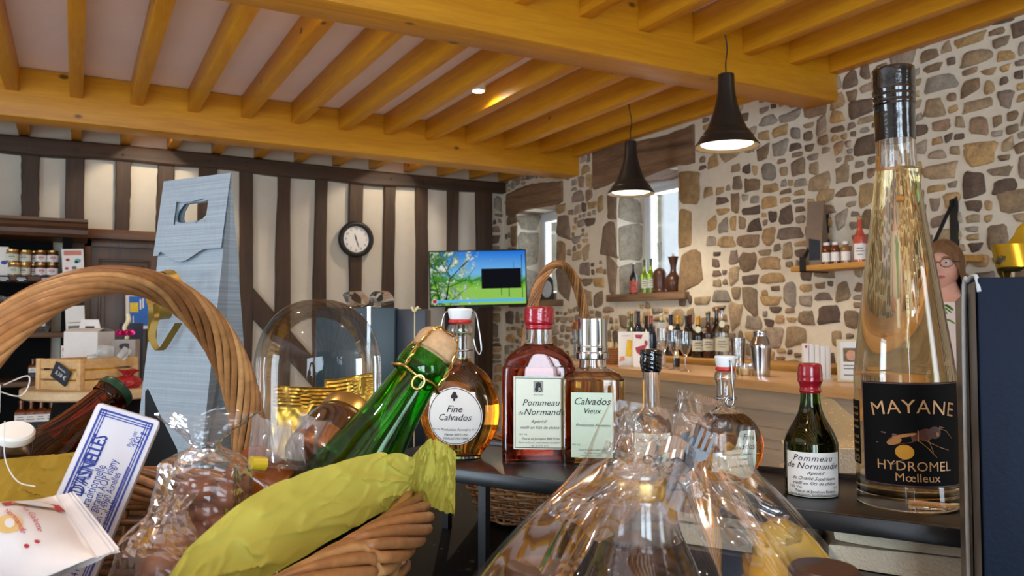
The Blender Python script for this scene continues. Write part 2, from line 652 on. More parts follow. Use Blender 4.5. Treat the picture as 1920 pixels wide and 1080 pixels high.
wall_right = struct('wall_right', wall_with_holes('y', XW, 4.22, -3.1, 7.2, 0, 2.95, [W1, W2]), m_mortar)
wall_back = struct('wall_back', MB().box((-4.6, YB, 0), (XW, 7.2, 2.95)), m_plaster)
wall_left = struct('wall_left', wall_with_holes('y', -4.6, -4.4, -3.1, 7.2, 0, 2.95, [(.85, 2.35, .25, 2.4)]), m_plaster)
wall_front = struct('wall_front', wall_with_holes('x', -3.1, -2.9, -4.6, 4.5, 0, 2.95, [(-2.65, -.15, .35, 2.5), (1.4, 2.4, .35, 2.5)]), m_plaster)
ceiling = struct('ceiling', MB().box((-4.6, -3.1, ZC), (4.5, 7.2, 2.97)), m_ceiling)

# --- honey coloured beams and joists
BEAMS = [(2.99, 3.20), (5.63, 5.84)]
for y0, y1 in BEAMS:
    struct('beam', MB().box((-4.5, y0, 2.56), (XW + .0, y1, 2.868), bev=.008), m_honey_x, ceiling, 30)
for k in range(-5, 13):
    x = -.368 + .3435 * k
    if k == 12:
        x = XW - .036
    for y0, y1 in ((-2.9, 2.99), (3.20, 5.63), (5.84, YB)):
        w = .036 + RND.uniform(-.002, .002)
        if k == 12 and y1 == 5.63:
            y0, y1 = 3.20, 5.63
        struct('joist', MB().box((x - w, y0, 2.715 + RND.uniform(-.004, .004)), (x + w, y1, 2.869), bev=.004), m_honey_y, ceiling, 30)

# --- timber framing of the back wall
def bx(px, py=400):
    return on_y(px, py, YB).x


def wavy_stud(x0, x1, z0, z1, name='stud', d=.045):
    mb = MB()
    n = 14
    rings = []
    ph = RND.uniform(0, 9)
    for i in range(n + 1):
        z = z0 + (z1 - z0) * i / n
        a = x0 + .008 * math.sin(z * 3.1 + ph) + RND.uniform(-.003, .003)
        b = x1 + .008 * math.sin(z * 2.3 + ph * 2) + RND.uniform(-.003, .003)
        rings.append([(a, YB + .01, z), (a, YB - d + .006, z), (a + .006, YB - d, z), (b - .006, YB - d, z), (b, YB - d + .006, z), (b, YB + .01, z)])
    mb.rings(rings, 0, True, True, True)
    return struct(name, mb, m_oak_z, wall_back, 30)


for p, q in ((38, 72), (122, 158), (213, 242), (294, 322), (372, 402), (448, 473), (518, 544), (588, 612), (654, 678), (717, 739), (778, 800), (836, 856)):
    lo = 0.0
    if p in (213, 294):
        lo = 2.03
    if p in (38,):
        lo = 2.05
    wavy_stud(bx(p), bx(q), lo, 2.60)
wavy_stud(bx(891), bx(919), 0, 2.60, 'corner_post', .06)
for x in (-1.25, -.95, -1.6):
    wavy_stud(x, x + .13, 2.05, 2.60)
# wall plate with its slightly wandering lower edge
mb = MB()
rings = []
for i in range(61):
    x = -4.4 + (XW - .02 + 4.4) * i / 60
    zl = 2.575 + .012 * math.sin(x * 2.1) + .006 * math.sin(x * 7.3)
    zt = 2.700 + .008 * math.sin(x * 1.3 + 1)
    rings.append([(x, YB + .01, zl), (x, YB - .065, zl), (x, YB - .075, zl + .012), (x, YB - .075, zt - .012), (x, YB - .065, zt), (x, YB + .01, zt)])
mb.rings(rings, 0, True, True, True)
plate = struct('wall_plate', mb, m_oak_x, wall_back, 30)
for px in (55, 142, 228, 388, 460, 533, 600, 667, 728, 790, 846, 905):
    struct('peg', MB().tube([(bx(px), YB - .07, 2.635), (bx(px), YB - .088, 2.632)], [.012, .009], 8), m_oak_z, plate, 40)
# diagonal brace
p0, p1 = on_y(455, 548, YB), on_y(640, 760, YB)
dv = Vector((p1.x - p0.x, 0, p1.z - p0.z)).normalized()
nv = Vector((-dv.z, 0, dv.x)) * .085
mb = MB()
q = [p0 + nv, p0 - nv, p1 - nv, p1 + nv]
mb.rings([[(v.x, YB + .01, v.z) for v in q], [(v.x, YB - .04, v.z) for v in q]], 0, True, True, True)
struct('brace', mb, m_oak_z, wall_back)

# --- door in the back wall
door = struct('door_1', MB().box((bx(160), YB - .03, 0), (bx(160) + 1.0, YB + .005, 1.95)), m_door)
x0 = bx(160)
struct('door_lintel', MB().box((bx(157), YB - .07, 1.955), (bx(157) + 1.1, YB + .005, 2.03), bev=.005), m_doorhead, door, 30)
struct('door_frame', MB().box((x0, YB - .05, 0), (x0 + .05, YB, 1.95), bev=.004).box((x0, YB - .05, 1.89), (x0 + 1.0, YB, 1.95), bev=.004)
       .box((x0 + .95, YB - .05, 0), (x0 + 1.0, YB, 1.95), bev=.004), m_door, door, 30)
for a in (.10, .53):
    for z0, z1 in ((.98, 1.80), (.12, .86)):
        w = .37
        mb = MB().box((x0 + a + .045, YB - .04, z0 + .045), (x0 + a + w - .045, YB - .02, z1 - .045), bev=.01)
        for r in frame_rects(x0 + a, z0, x0 + a + w, z1, .022):
            mb.box((r[0], YB - .046, r[1]), (r[2], YB - .02, r[3]), bev=.006)
        struct('door_panel', mb, m_door, door, 30)

# --- windows of the stone wall
def stone_window(n, W, items_sill):
    y0, y1, z0, z1 = W
    xf = 4.04
    mb = MB()
    t = .045
    for a, b, c, d in frame_rects(y0, z0, y1, z1, t):
        mb.box((xf, a, b), (xf + .04, c, d), bev=.006)
    for a, b, c, d in frame_rects(y0 + t, z0 + t, y1 - t, z1 - t, .04):
        mb.box((xf - .008, a, b), (xf + .03, c, d), bev=.006)
    ym = (y0 + y1) / 2 - .09
    mb.box((xf + .01, ym - .010, z0 + .1), (xf + .04, ym + .010, z1 - .1))
    w = struct('window_%d' % n, mb, m_white_paint, None, 40)
    struct('window_pane', MB().box((xf + .02, y0 + .1, z0 + .1), (xf + .026, y1 - .1, z1 - .1)), m_pane, w)
    struct('window_sill', MB().box((XW - .045, y0 - .11, z0 - .055), (xf, y1 + .10, z0 + .002), bev=.008), m_lintel, w, 30)
    return w


stone_window(1, W1, None)
stone_window(2, W2, None)
for px0, px1, z0, z1 in ((1116, 1304, 2.415, 2.715), (953, 1056, 2.365, 2.60)):
    ya, yb = on_x(px0, 350, XW).y, on_x(px1, 350, XW).y
    mb = MB()
    rings = []
    for i in range(15):
        y = ya + (yb - ya) * i / 14
        a = z0 + .012 * math.sin(y * 9) + RND.uniform(-.006, .006)
        b = z1 + .02 * math.sin(y * 5 + 1) - .03 * (i / 14) + RND.uniform(-.006, .006)
        rings.append([(4.0, y, a), (XW - .022, y, a), (XW - .03, y, a + .02), (XW - .03, y, b - .02), (XW - .022, y, b), (4.0, y, b)])
    mb.rings(rings, 0, True, True, True)
    struct('lintel', mb, m_lintel, wall_right, 30)

# --- rubble stones set in the mortar
PAL = [rgb(164, 144, 116), rgb(176, 156, 126), rgb(142, 124, 104), rgb(166, 150, 134), rgb(186, 158, 116), rgb(120, 102, 88), rgb(152, 144, 134),
       rgb(182, 152, 112), rgb(138, 116, 92), rgb(168, 156, 142), rgb(190, 158, 110), rgb(106, 90, 80), rgb(158, 132, 108), rgb(146, 130, 118), rgb(172, 150, 120)]
t = NT('rubble_stone')
v = t.coords()
at_ = t.n('ShaderNodeAttribute', attribute_name='tint').outputs['Color']
n1 = t.noise(v, 17, 5, .65)
n2 = t.noise(v, 70, 4, .7)
c1 = t.mix(.85, at_, t.ramp(n1, [(.28, (.55, .52, .50)), (.5, (.92, .90, .87)), (.72, (1.3, 1.2, 1.02))]), 'MULTIPLY')
c2 = t.mix(.35, c1, t.ramp(n2, [(.3, (.35, .35, .35)), (.65, (1.2, 1.2, 1.2))]), 'MULTIPLY')
t.principled(c2, .85, 0, t.bump(t.math('ADD', n1, t.math('MULTIPLY', n2, .5)), .8, .012))
m_stone = t.m


def stone(mb, cy, cz, w, h, place, col=None, ex=None, thick=.011):
    n = 20
    ex = ex or RND.uniform(2.8, 7.0)
    ph = [RND.uniform(0, 6.28) for _ in range(4)]
    am = [RND.uniform(.02, .09), RND.uniform(.02, .08), RND.uniform(.01, .06), RND.uniform(.01, .04)]
    if ex >= 5.9 and thick != .011:
        am = [x * .4 for x in am]
    sk, tp, tq = RND.uniform(-.28, .28), RND.uniform(-.28, .28), RND.uniform(-.18, .18)
    jit = [RND.uniform(.965, 1.035) for _ in range(n)]
    def outline(s, d):
        out = []
        for i in range(n):
            a = 2 * PI * i / n
            ca, sa = math.cos(a), math.sin(a)
            k = (1 + am[0] * math.sin(2 * a + ph[0]) + am[1] * math.sin(3 * a + ph[1]) + am[2] * math.sin(5 * a + ph[2]) + am[3] * math.sin(7 * a + ph[3])) * jit[i]
            u = math.copysign(abs(ca) ** (2 / ex), ca) * k
            q = math.copysign(abs(sa) ** (2 / ex), sa) * k
            u2 = u * (1 + tp * q)
            q2 = q * (1 + tq * u) + sk * u * min(1, h / w)
            out.append(place(cy + u2 * s * w / 2, cz + q2 * s * h / 2, d + RND.uniform(-.0012, .0012)))
        return out
    rings = [outline(1.0, -.012), outline(.985, .002), outline(.93, thick * .7), outline(.55, thick + RND.uniform(0, .004))]
    o = len(mb.v)
    f0 = len(mb.f)
    mb.rings(rings, 0, True, False, True)
    col = col or RND.choice(PAL)
    k = RND.uniform(.92, 1.25)
    for i in range(f0, len(mb.f)):
        mb.c[i] = tuple(min(1, x * k) for x in col)


def split(r, out):
    a0, b0, a1, b1 = r
    w, h = a1 - a0, b1 - b0
    tgt = RND.choice([.006, .010, .016, .022, .030, .040])
    if w * h < tgt and .65 < w / h < 2.3 or w * h < .0045:
        out.append(r)
        return
    k = RND.uniform(.34, .66)
    if w / 1.35 > h:
        m = a0 + w * k
        split((a0, b0, m, b1), out)
        split((m, b0, a1, b1), out)
    else:
        m = b0 + h * k
        split((a0, b0, a1, m), out)
        split((a0, m, a1, b1), out)


def rubble(name, parent, y0, y1, z0, z1, place, avoid, cols=None):
    cells = []
    nrow = max(1, round((z1 - z0) / .5))
    ncol = max(1, round((y1 - y0) / .9))
    for i in range(ncol):
        for j in range(nrow):
            split((y0 + (y1 - y0) * i / ncol, z0 + (z1 - z0) * j / nrow, y0 + (y1 - y0) * (i + 1) / ncol, z0 + (z1 - z0) * (j + 1) / nrow), cells)
    mb = MB()
    for a0, b0, a1, b1 in cells:
        cy, cz = (a0 + a1) / 2, (b0 + b1) / 2
        if any(cy + (a1 - a0) * .46 > A[0] and cy - (a1 - a0) * .46 < A[1] and cz + (b1 - b0) * .46 > A[2] and cz - (b1 - b0) * .46 < A[3] for A in avoid):
            continue
        g = RND.uniform(.014, .030)
        w, h = max(.035, (a1 - a0) - g), max(.03, (b1 - b0) - g)
        if RND.random() < .05:
            continue
        dy = .02 * math.sin(cz * 8 + cy * 2) + .012 * math.sin(cz * 19)
        dz = .025 * math.sin(cy * 5 + cz * 3) + .012 * math.sin(cy * 17)
        stone(mb, cy + dy, cz + dz, w, h, place)
    return mb


pl_right = lambda y, z, d: (XW - d, y, z)
quoins = []
for (y0, y1, z0, z1) in (W1, W2):
    z = z0 + .0
    s = 0
    while z < z1 - .05:
        h = RND.uniform(.2, .34) if s else .3
        h = min(h, z1 - z)
        quoins.append((y0 - (.24 if s % 2 == 0 else .15), y0, z, z + h))
        quoins.append((y1, y1 + (.14 if s % 2 == 0 else .22), z, z + h))
        z += h
        s += 1
avoid = [(W1[0], W1[1], W1[2] - .06, W1[3]), (W2[0], W2[1], W2[2] - .06, W2[3]),
         (on_x(1304, 350, XW).y, on_x(1116, 350, XW).y, 2.40, 2.73), (on_x(1056, 350, XW).y, on_x(953, 350, XW).y, 2.36, 2.61)] + quoins
mb = rubble('stones', wall_right, .2, 6.98, .2, 2.86, pl_right, avoid)
for (a0, a1, b0, b1) in quoins:
    stone(mb, (a0 + a1) / 2, (b0 + b1) / 2, a1 - a0 - .012, b1 - b0 - .022, pl_right, RND.choice([rgb(150, 126, 96), rgb(140, 122, 104), rgb(128, 108, 84), rgb(160, 134, 96)]), 6.0)
# dressed stones of the window reveals
for (y0, y1, z0, z1) in (W1, W2):
    for side, yy in ((1, y1), (-1, y0)):
        z = z0
        while z < z1 - .03:
            h = min(RND.uniform(.22, .36), z1 - z)
            stone(mb, 3.90, z + h / 2, .24, h - .02, (lambda x, zz, d, yy=yy, s=side: (x, yy - s * d * .5, zz)), rgb(168, 158, 142), 7.0, .014)
            stone(mb, 4.15, z + h / 2, .13, h - .03, (lambda x, zz, d, yy=yy, s=side: (x, yy - s * d * .5, zz)), rgb(168, 158, 142), 5.0, .014)
            z += h
stones = struct('stones', mb, m_stone, wall_right, 50)
# the short return of stone in the corner of the back wall
mb = rubble('stones', wall_back, bx(921), XW - .03, .2, 2.56, (lambda x, z, d: (x, YB - d, z)), [])
struct('corner_stones', mb, m_stone, wall_back, 50)

# --- shop front behind the camera and glazed door on the left (their daylight is what the glass mirrors)
def big_window(n, axis, f, a0, a1, z0, z1, bars_):
    mb = MB()
    rects = frame_rects(a0, z0, a1, z1, .07) + [(m - .035, z0, m + .035, z1) for m in bars_]
    for a, b, c, d in rects:
        mb.box((a, f - .03, b), (c, f + .03, d)) if axis == 'x' else mb.box((f - .03, a, b), (f + .03, c, d))
    return struct('window_%d' % n, mb, m_black)


big_window(3, 'x', -2.97, -2.65, -.15, .35, 2.5, [-1.4])
big_window(4, 'x', -2.97, 1.4, 2.4, .35, 2.5, [])
big_window(5, 'y', -4.47, .85, 2.35, .25, 2.4, [])
# ------------------------------------------------------------------ lamps
m_bulb = glow('lamp_diffuser_glow', (1.0, .86, .62), 9.0)
m_led = glow('spot_led_glow', (1.0, .88, .68), 40.0)
m_lamp_inner = plain('lamp_inner_enamel', rgb(170, 150, 120), .4, 0, .03, 20)


def pendant(px, py_rim, y_top, rim_px, label, energy):
    d = FPX * .315 / rim_px
    p = at(px, py_rim, d)
    k = .315 / rim_px
    h = (py_rim - y_top) * k
    R = .1575
    root = thing('pendant_lamp', label, 'lamp', p, 0)
    prof = crom([(R, 0), (R * .985, .010), (R * .84, h * .115), (R * .82, h * .145), (R * .79, h * .15), (R * .66, h * .235), (R * .63, h * .24), (R * .49, h * .39), (R * .34, h * .60), (R * .265, h * .80), (R * .25, h - .004), (R * .24, h)], 4)
    inner = [(r - .006, max(0.004, z - .006)) for r, z in reversed(prof[:-3])]
    mb = MB().lathe(prof, 48, cap0=False, cap1=True)
    obj('lamp_shade', mb, m_lamp_black, root, 40)
    obj('shade_lining', MB().lathe([(R * .985, .002), (R * .80, .018), (R * .76, .04)], 48, cap0=False, cap1=False), m_lamp_inner, root)
    obj('diffuser', MB().lathe([(R * .80, .016), (R * .74, .012), (R * .1, .012)], 40, cap0=True, cap1=True), m_bulb, root, 30)
    obj('finial', MB().lathe([(.012, .006), (.012, .013)], 12), m_steel, root)
    top = ZC - p.z
    pts = [(0, 0, h), (-.002, 0, h + .06), (.012, .004, h + .14), (-.012, 0, h + .24), (-.004, 0, top - .05), (0, 0, top)]
    obj('cord', MB().tube(crom(pts, 6), .0035, 6), m_black, root)
    light('pendant_light', 'SPOT', (p.x, p.y, p.z - .005), energy, WARM, (p.x, p.y, 0), spot=150, blend=.7, radius=.11)
    return root


pendant(1363, 276, 139, 119, 'dark metal trumpet pendant lamp, the larger one below the end of the big beam', 34)
pendant(1183, 364, 265, 88, 'dark metal trumpet shaped pendant lamp hanging in front of the window with bottles', 34)


def downlight(p, label, energy, tgt=None):
    root = thing('ceiling_spotlight', label, 'spotlight', p, 0)
    obj('bezel', MB().lathe([(.045, 0), (.045, -.085), (.036, -.090), (.036, -.074)], 24, cap0=False, cap1=False), m_white, root)
    obj('led', MB().lathe([(.035, -.080), (.035, -.092)], 20), m_led, root)
    light('spot_light', 'SPOT', (p[0], p[1], p[2] - .105), energy, (1.0, .78, .52), tgt or (p[0], p[1], 0), spot=168, blend=.35, radius=.03)


downlight((2.222, 4.47, ZC), 'small bright ceiling spotlight between the joists in front of the clock', 22)
downlight((.865, 3.36, ZC), 'small ceiling spotlight half hidden beside the big front beam', 22)
# further unseen spots without fittings, added for the room's general light
for x, y in ((3.05, 1.9), (1.7, 1.9), (-.25, 1.7), (.5, 6.35), (2.6, 6.3), (1.2, .3), (2.7, .2), (-.9, .2)):
    light('spot_light', 'SPOT', (x, y, ZC - .04), 26, (1.0, .85, .66), (x, y, 0), spot=165, blend=.35, radius=.03)
# ------------------------------------------------------------------ shelving against the timbered wall
YS = 6.42


def sx(px):
    return on_y(px, 600, YS).x


def sz(px, py):
    return on_y(px, py, YS).z


unit = thing('display_shelving', 'dark wooden shelving with a moulded cornice, full of jars, against the timbered wall', 'shelving', (0, 0, 0))
XR = sx(131)
XL = XR - 1.7
ZB = [.10, sz(40, 820), sz(40, 716), sz(40, 624), sz(40, 517)]
for a, b in ((XR - .055, XR), (XL, XL + .055)):
    obj('upright', MB().box((a, YS, 0), (b, YS + .05, 1.96)), m_black_wood, unit)
    obj('upright', MB().box((a, 6.93, 0), (b, 6.98, 1.96)), m_black_wood, unit)
obj('back_panel', MB().box((XL, 6.95, 0), (sx(92), 6.985, 1.96)), m_black_wood, unit)
for z in ZB:
    obj('shelf_board', MB().box((XL, YS - .012, z - .035), (XR + .01, 6.95, z), bev=.004), m_shelf_x, unit, 30)
cz0, cz1 = sz(60, 436), sz(60, 409)
mb = MB()
prof = [(0, cz0 - .02), (-.03, cz0), (-.03, cz0 + .03), (-.06, cz0 + .05), (-.07, cz1 - .03), (-.10, cz1 - .02), (-.10, cz1), (.5, cz1), (.5, cz0 - .02)]
mb.rings([[(XL - .05, YS + y, z) for y, z in prof], [(XR + .10, YS + y, z) for y, z in prof]], 0, True, True, True)
obj('cornice', mb, m_cornice, unit, 30)


def jar_proto(name, label, body_m, lid_m, lab_m, r=.037, h=.092, group=None, text=True):
    root = thing(name, label, 'jar', (0, 0, 0), 0, group)
    obj('glass_body', MB().lathe(crom([(r * .9, 0), (r, .004), (r, h * .72), (r * .96, h * .80), (r * .86, h * .84), (r * .86, h * .86)], 3), 20), body_m, root, 40)
    obj('lid', MB().lathe([(r * .93, h * .85), (r * .95, h * .86), (r * .95, h * .985), (r * .9, h)], 20), lid_m, root, 40)
    lb = MB()
    lb.grid(lambda u, v: ((r + .0008) * math.sin((u - .5) * 2.6), -(r + .0008) * math.cos((u - .5) * 2.6), h * (.14 + .5 * v)), 12, 1)
    l = obj('label', lb, lab_m, root)
    tx = MB()
    f = lambda x, y: ((r + .0014) * math.sin(x / r), -(r + .0014) * math.cos(x / r), y)
    for k, (w, hh) in enumerate(((.030, .006), (.036, .010), (.022, .005))):
        bars(tx, f, [(-w / 2, h * (.52 - .13 * k), w / 2, h * (.52 - .13 * k) + hh * .7)])
    obj('label_print', tx, m_red_ink if body_m is m_jam else m_grey_ink, l)
    return root


j_dark = None
ORD = ['first', 'second', 'third', 'fourth', 'fifth']
z = ZB[4]
specs = [  # px, row, kind, y offset, label
    (22, 0, 'pate', .06, 'wide jar of pale spread with a big cream label, bottom of the first stack'),
    (18, 1, 'pate', .06, 'pale spread jar with gold lid sitting on the wide cream-labelled jar'),
    (42, 0, 'pate', .10, 'lower tan spread jar between the cream-labelled stack and the dark jars'),
    (43, 1, 'pate', .10, 'upper tan spread jar with lid standing on another tan jar'),
    (58, 0, 'jam', .16, 'dark jam jar half hidden in the middle of the jar shelf, lower one'),
    (59, 1, 'jam', .16, 'dark jam jar half hidden in the middle of the jar shelf, upper one'),
    (74, 0, 'jam', .08, 'dark jar with a white label under the tallest jam stack'),
    (74, 1, 'jam', .08, 'dark jar with white and red label on top of the tallest jam stack'),
    (96, 0, 'jam', .06, 'brown jam jar at the bottom of the last stack beside the upright'),
    (96, 1, 'jam', .06, 'brown jam jar on top of the last stack beside the upright'),
]
protos = {}
for px, row, kind, yo, lab in specs:
    if kind not in protos:
        o = protos[kind] = jar_proto('jam_jar' if kind == 'jam' else 'spread_jar', lab, m_jam if kind == 'jam' else m_pate, m_gold, m_cream if kind == 'pate' else m_paper, .04 if kind == 'pate' else .037)
    else:
        o = copy_tree(protos[kind])
        o['label'] = lab
    o['group'] = 'jars on the upper shelf'
    o.location = (sx(px), YS + yo, z + row * .0925)
    o.rotation_euler.z = RND.uniform(-.2, .2) - .1
pk = thing('carton', 'white carton with a blue badge beside the jars on the top shelf', 'carton', (sx(-1), YS + .08, z), 0)
obj('carton_body', MB().box((-.04, -.04, 0), (.04, .04, .20), bev=.002), m_paper, pk, 30)
obj('badge', MB().prism([(.02 * math.cos(a / 12 * 2 * PI), .014 * math.sin(a / 12 * 2 * PI)) for a in range(12)], 0, .001, X=Matrix.Translation((.015, -.041, .09)) @ Matrix.Rotation(PI / 2, 4, 'X')), m_blue_ink, pk)


def price_tag(px, zb, label):
    r = thing('price_tag', label, 'price tag', (sx(px), YS - .017, zb - .045), 0, 'black price tags on the shelf edges')
    obj('card', MB().box((-.035, -.002, 0), (.035, .002, .042)), m_slate, r)
    b = MB()
    fn = lambda x, y: (x, -.0026, y)
    bars(b, fn, [(-.028, .027, .02, .031), (-.028, .018, .026, .022), (-.02, .008, .012, .013)])
    obj('chalk_writing', b, m_white, r)


price_tag(6, ZB[4], 'small black price tag below the cream-labelled spread jars')
price_tag(39, ZB[4], 'small black price tag below the tan spread jars')
price_tag(85, ZB[4], 'small black price tag below the stacked dark jam jars')
price_tag(14, ZB[3], 'small black price tag below the bags of biscuits')
price_tag(72, ZB[1] - .01, 'small black price tag below the four amber bottles')


def crumpled_bag(mb, w, d, h, seed, tie=.68, flare=.9, seg=26, nz=16):
    """gathered clear bag: round body, tie, ruffled top"""
    rng = random.Random(seed)
    ph = [rng.uniform(0, 6.28) for _ in range(8)]
    rings = []
    for j in range(nz + 1):
        t = j / nz
        if t < tie:
            k = min(1.0, .72 + t * 1.6) * (1 - max(0, (t - tie * .55) / (tie * .45)) ** 1.6 * .72)
        else:
            k = .28 + (t - tie) / (1 - tie) * (flare - .28)
        ring = []
        for i in range(seg):
            a = 2 * PI * i / seg
            ruff = .05 * math.sin(5 * a + ph[0] + t * 3) + .04 * math.sin(9 * a + ph[1] - t * 5) + (0.22 * max(0, t - tie) / (1 - tie)) * math.sin(7 * a + ph[2])
            kk = k * (1 + ruff + rng.uniform(-.05, .05))
            ring.append((w / 2 * kk * math.cos(a), d / 2 * kk * math.sin(a), h * (t + .03 * math.sin(3 * a + ph[3]) * t + rng.uniform(-.008, .008))))
        rings.append(ring)
    return mb.rings(rings, 0, True, True, False)


def biscuit_bag(px, yo, label, seed):
    r = thing('biscuit_bag', label, 'bag of biscuits', (sx(px), YS + yo, ZB[3]), RND.uniform(-.3, .3), 'clear bags of biscuits on the middle shelf')
    obj('clear_bag', crumpled_bag(MB(), .112, .10, .25, seed), m_cello_small, r, 0)
    mb = MB()
    rr = random.Random(seed)
    for k in range(14):
        mb.ball((rr.uniform(-.035, .035), rr.uniform(-.025, .025), .02 + k * .0085), .022, 8, sc=(1, 1, .45))
    obj('biscuits', mb, m_choc, r, 40)
    mb = MB().box((-.03, -.060, .045), (.03, -.058, .085))
    obj('label', mb, m_paper, r)


for i, (px, yo, lab) in enumerate(((-14, .10, 'clear bag of biscuits at the very edge of the picture on the middle shelf'), (18, .07, 'clear tied bag of biscuits with a lilac label, second from the left'),
                                   (52, .07, 'clear tied bag of biscuits with a white label below the dark jars'), (8, .30, 'clear bag of biscuits in the second row behind the lilac-labelled bag'),
                                   (38, .30, 'clear bag of biscuits in the second row between two labelled bags'), (76, .14, 'clear bag of biscuits nearest to the upright, behind the basket handle'))):
    biscuit_bag(px, yo, lab, 40 + i)


def amber_bottle(label, h=.25, r=.040, square=True):
    r0 = thing('amber_bottle', label, 'bottle', (0, 0, 0))
    if square:
        mb = MB()
        sq = lambda a, z: [(a * math.copysign(abs(math.cos(t)) ** .35, math.cos(t)), a * math.copysign(abs(math.sin(t)) ** .35, math.sin(t)), z) for t in [2 * PI * i / 24 for i in range(24)]]
        mb.rings([sq(r * .96, 0), sq(r, .004), sq(r, h * .66), sq(r * .9, h * .70), sq(r * .4, h * .76)], 0, True, True, True)
    else:
        mb = MB().lathe(crom([(r * .9, 0), (r, .005), (r, h * .6), (r * .8, h * .7), (r * .38, h * .78)], 3), 20)
    obj('glass_body', mb, m_amber_dark, r0, 40)
    obj('neck', MB().lathe([(r * .36, h * .75), (r * .33, h * .9), (r * .42, h * .91), (r * .42, h * .97), (r * .36, h)], 14), m_amber_dark if square else m_amber_dark, r0, 40)
    l = obj('label', MB().box((-r * .86, -r - .0012, h * .40), (r * .86, -r + .001, h * .60)), m_paper, r0)
    tx = MB()
    bars(tx, lambda x, y: (x, -r - .002, y), [(-.018, h * .53, .018, h * .55), (-.024, h * .46, .024, h * .485)])
    obj('label_print', tx, m_grey_ink, l)
    l2 = obj('lower_label', MB().box((-r * .86, -r - .0012, h * .10), (r * .86, -r + .001, h * .39)), m_slate, r0)
    l2['label'] = 'dark grey lower label'
    tx = MB()
    bars(tx, lambda x, y: (x, -r - .002, y), [(-.016, h * .28, .016, h * .295), (-.022, h * .22, .022, h * .24)])
    obj('label_print', tx, m_grey_ink, l2)
    return r0


ab = amber_bottle('amber square bottle with white and grey labels, leftmost of four on the low shelf')
for i, px in enumerate((43, 62, 81, 101)):
    o = ab if i == 0 else copy_tree(ab)
    o.location = (sx(px), YS + .06, ZB[1])
    o.rotation_euler.z = -.05
    o['group'] = 'amber bottles on the low shelf'
    if i:
        o['label'] = ['', 'amber square bottle with white and grey labels, second from the left on the low shelf', 'amber square bottle with white and grey labels, third from the left on the low shelf',
                      'amber square bottle at the end of the row of four, beside the upright'][i]
for i, px in enumerate((63, 73)):
    o = copy_tree(ab)
    o.location = (sx(px), YS + .05, ZB[2])
    o['label'] = ['amber bottle glimpsed behind the wicker handle on the third shelf, left one', 'amber bottle glimpsed left of the wooden crate on the third shelf'][i]
    o['group'] = 'bottles on the third shelf'
    o.scale = (.65, .65, .62)


def poster(name, label, c, w, h, tilt, art, rz=0.0, base=None):
    r = thing(name, label, 'poster', c, rz)
    X = Matrix.Rotation(tilt, 4, 'Y')
    obj('sheet', MB().box((-w / 2, -.0015, -h / 2), (w / 2, .0015, h / 2), X=X), base or m_paper, r)
    for li, (nm, rects, m) in enumerate(art):
        fn = lambda x, y: tuple(X @ Vector((x, -.0022 - .0006 * li, y)))
        mb = MB()
        for q in rects:
            if len(q) == 3:
                n = 14
                mb.add([fn(q[0] + q[2] * math.cos(2 * PI * i / n), q[1] + q[2] * .8 * math.sin(2 * PI * i / n)) for i in range(n)], [tuple(range(n))])
            else:
                bars(mb, fn, [q])
        obj(nm, mb, m, r)
    return r


m_coral = plain('coral_print', rgb(206, 128, 110), .6)
m_teal = plain('teal_print', rgb(96, 168, 170), .6)
m_blue_print = plain('blue_print', rgb(26, 104, 196), .5)
m_yellow_print = plain('yellow_print', rgb(238, 208, 30), .5)
m_pink_print = plain('pink_print', rgb(226, 170, 176), .6)
poster('price_poster', 'white poster with a coral heading and small pictures, on the oak post by the door', on_y(137, 495, 6.38), .135, .21, -.06,
       [('heading', [(-.055, .062, .055, .095)], m_coral), ('picture', [(-.032, .03, .013), (-.04, -.03, .012)], m_red_ink), ('picture', [(.03, .022, .02), (.02, .012, .012)], m_teal),
        ('picture', [(.006, -.028, .016)], m_grey_ink), ('text_lines', [(-.055, -.085, .055, -.08), (-.055, -.075, .03, -.071), (-.02, -.066, .05, -.062)], m_grey_ink)])
poster('price_poster', 'white notice partly covered by the basket handle, above the gable box', on_y(141, 600, 6.38), .12, .2, -.05,
       [('text_lines', [(-.045, -.07, .045, -.04), (-.045, -.02, .045, -.015)], m_grey_ink)])
poster('price_poster', 'white leaflet with small pictures below the round table, beside the four amber bottles', on_y(132, 772, 6.40), .16, .22, 0,
       [('picture', [(-.045, .06, .02), (-.04, -.03, .022)], m_red_ink), ('picture', [(.03, .065, .022)], m_teal), ('text_lines', [(0, -.03, .06, .03)], m_pink_print)])
poster('price_card', 'small white card with a red square left of the pale gable box', on_y(122, 660, 6.40), .05, .09, 0, [('picture', [(-.015, .005, .015, .03)], m_red_ink), ('text_lines', [(-.018, -.03, .018, -.026)], m_grey_ink)])
poster('wall_poster', 'blue and yellow poster with white border, between the door and the gift bag', on_y(262, 585, 6.90), .20, .27, -.03,
       [('blue_field', [(-.075, -.11, .09, .125)], m_blue_print), ('yellow_patch', [(-.07, .0, -.01, .075)], m_yellow_print), ('white_writing', [(0, .02, .012, .10), (.02, .03, .03, .11), (-.05, -.1, -.044, -.03)], m_white)])

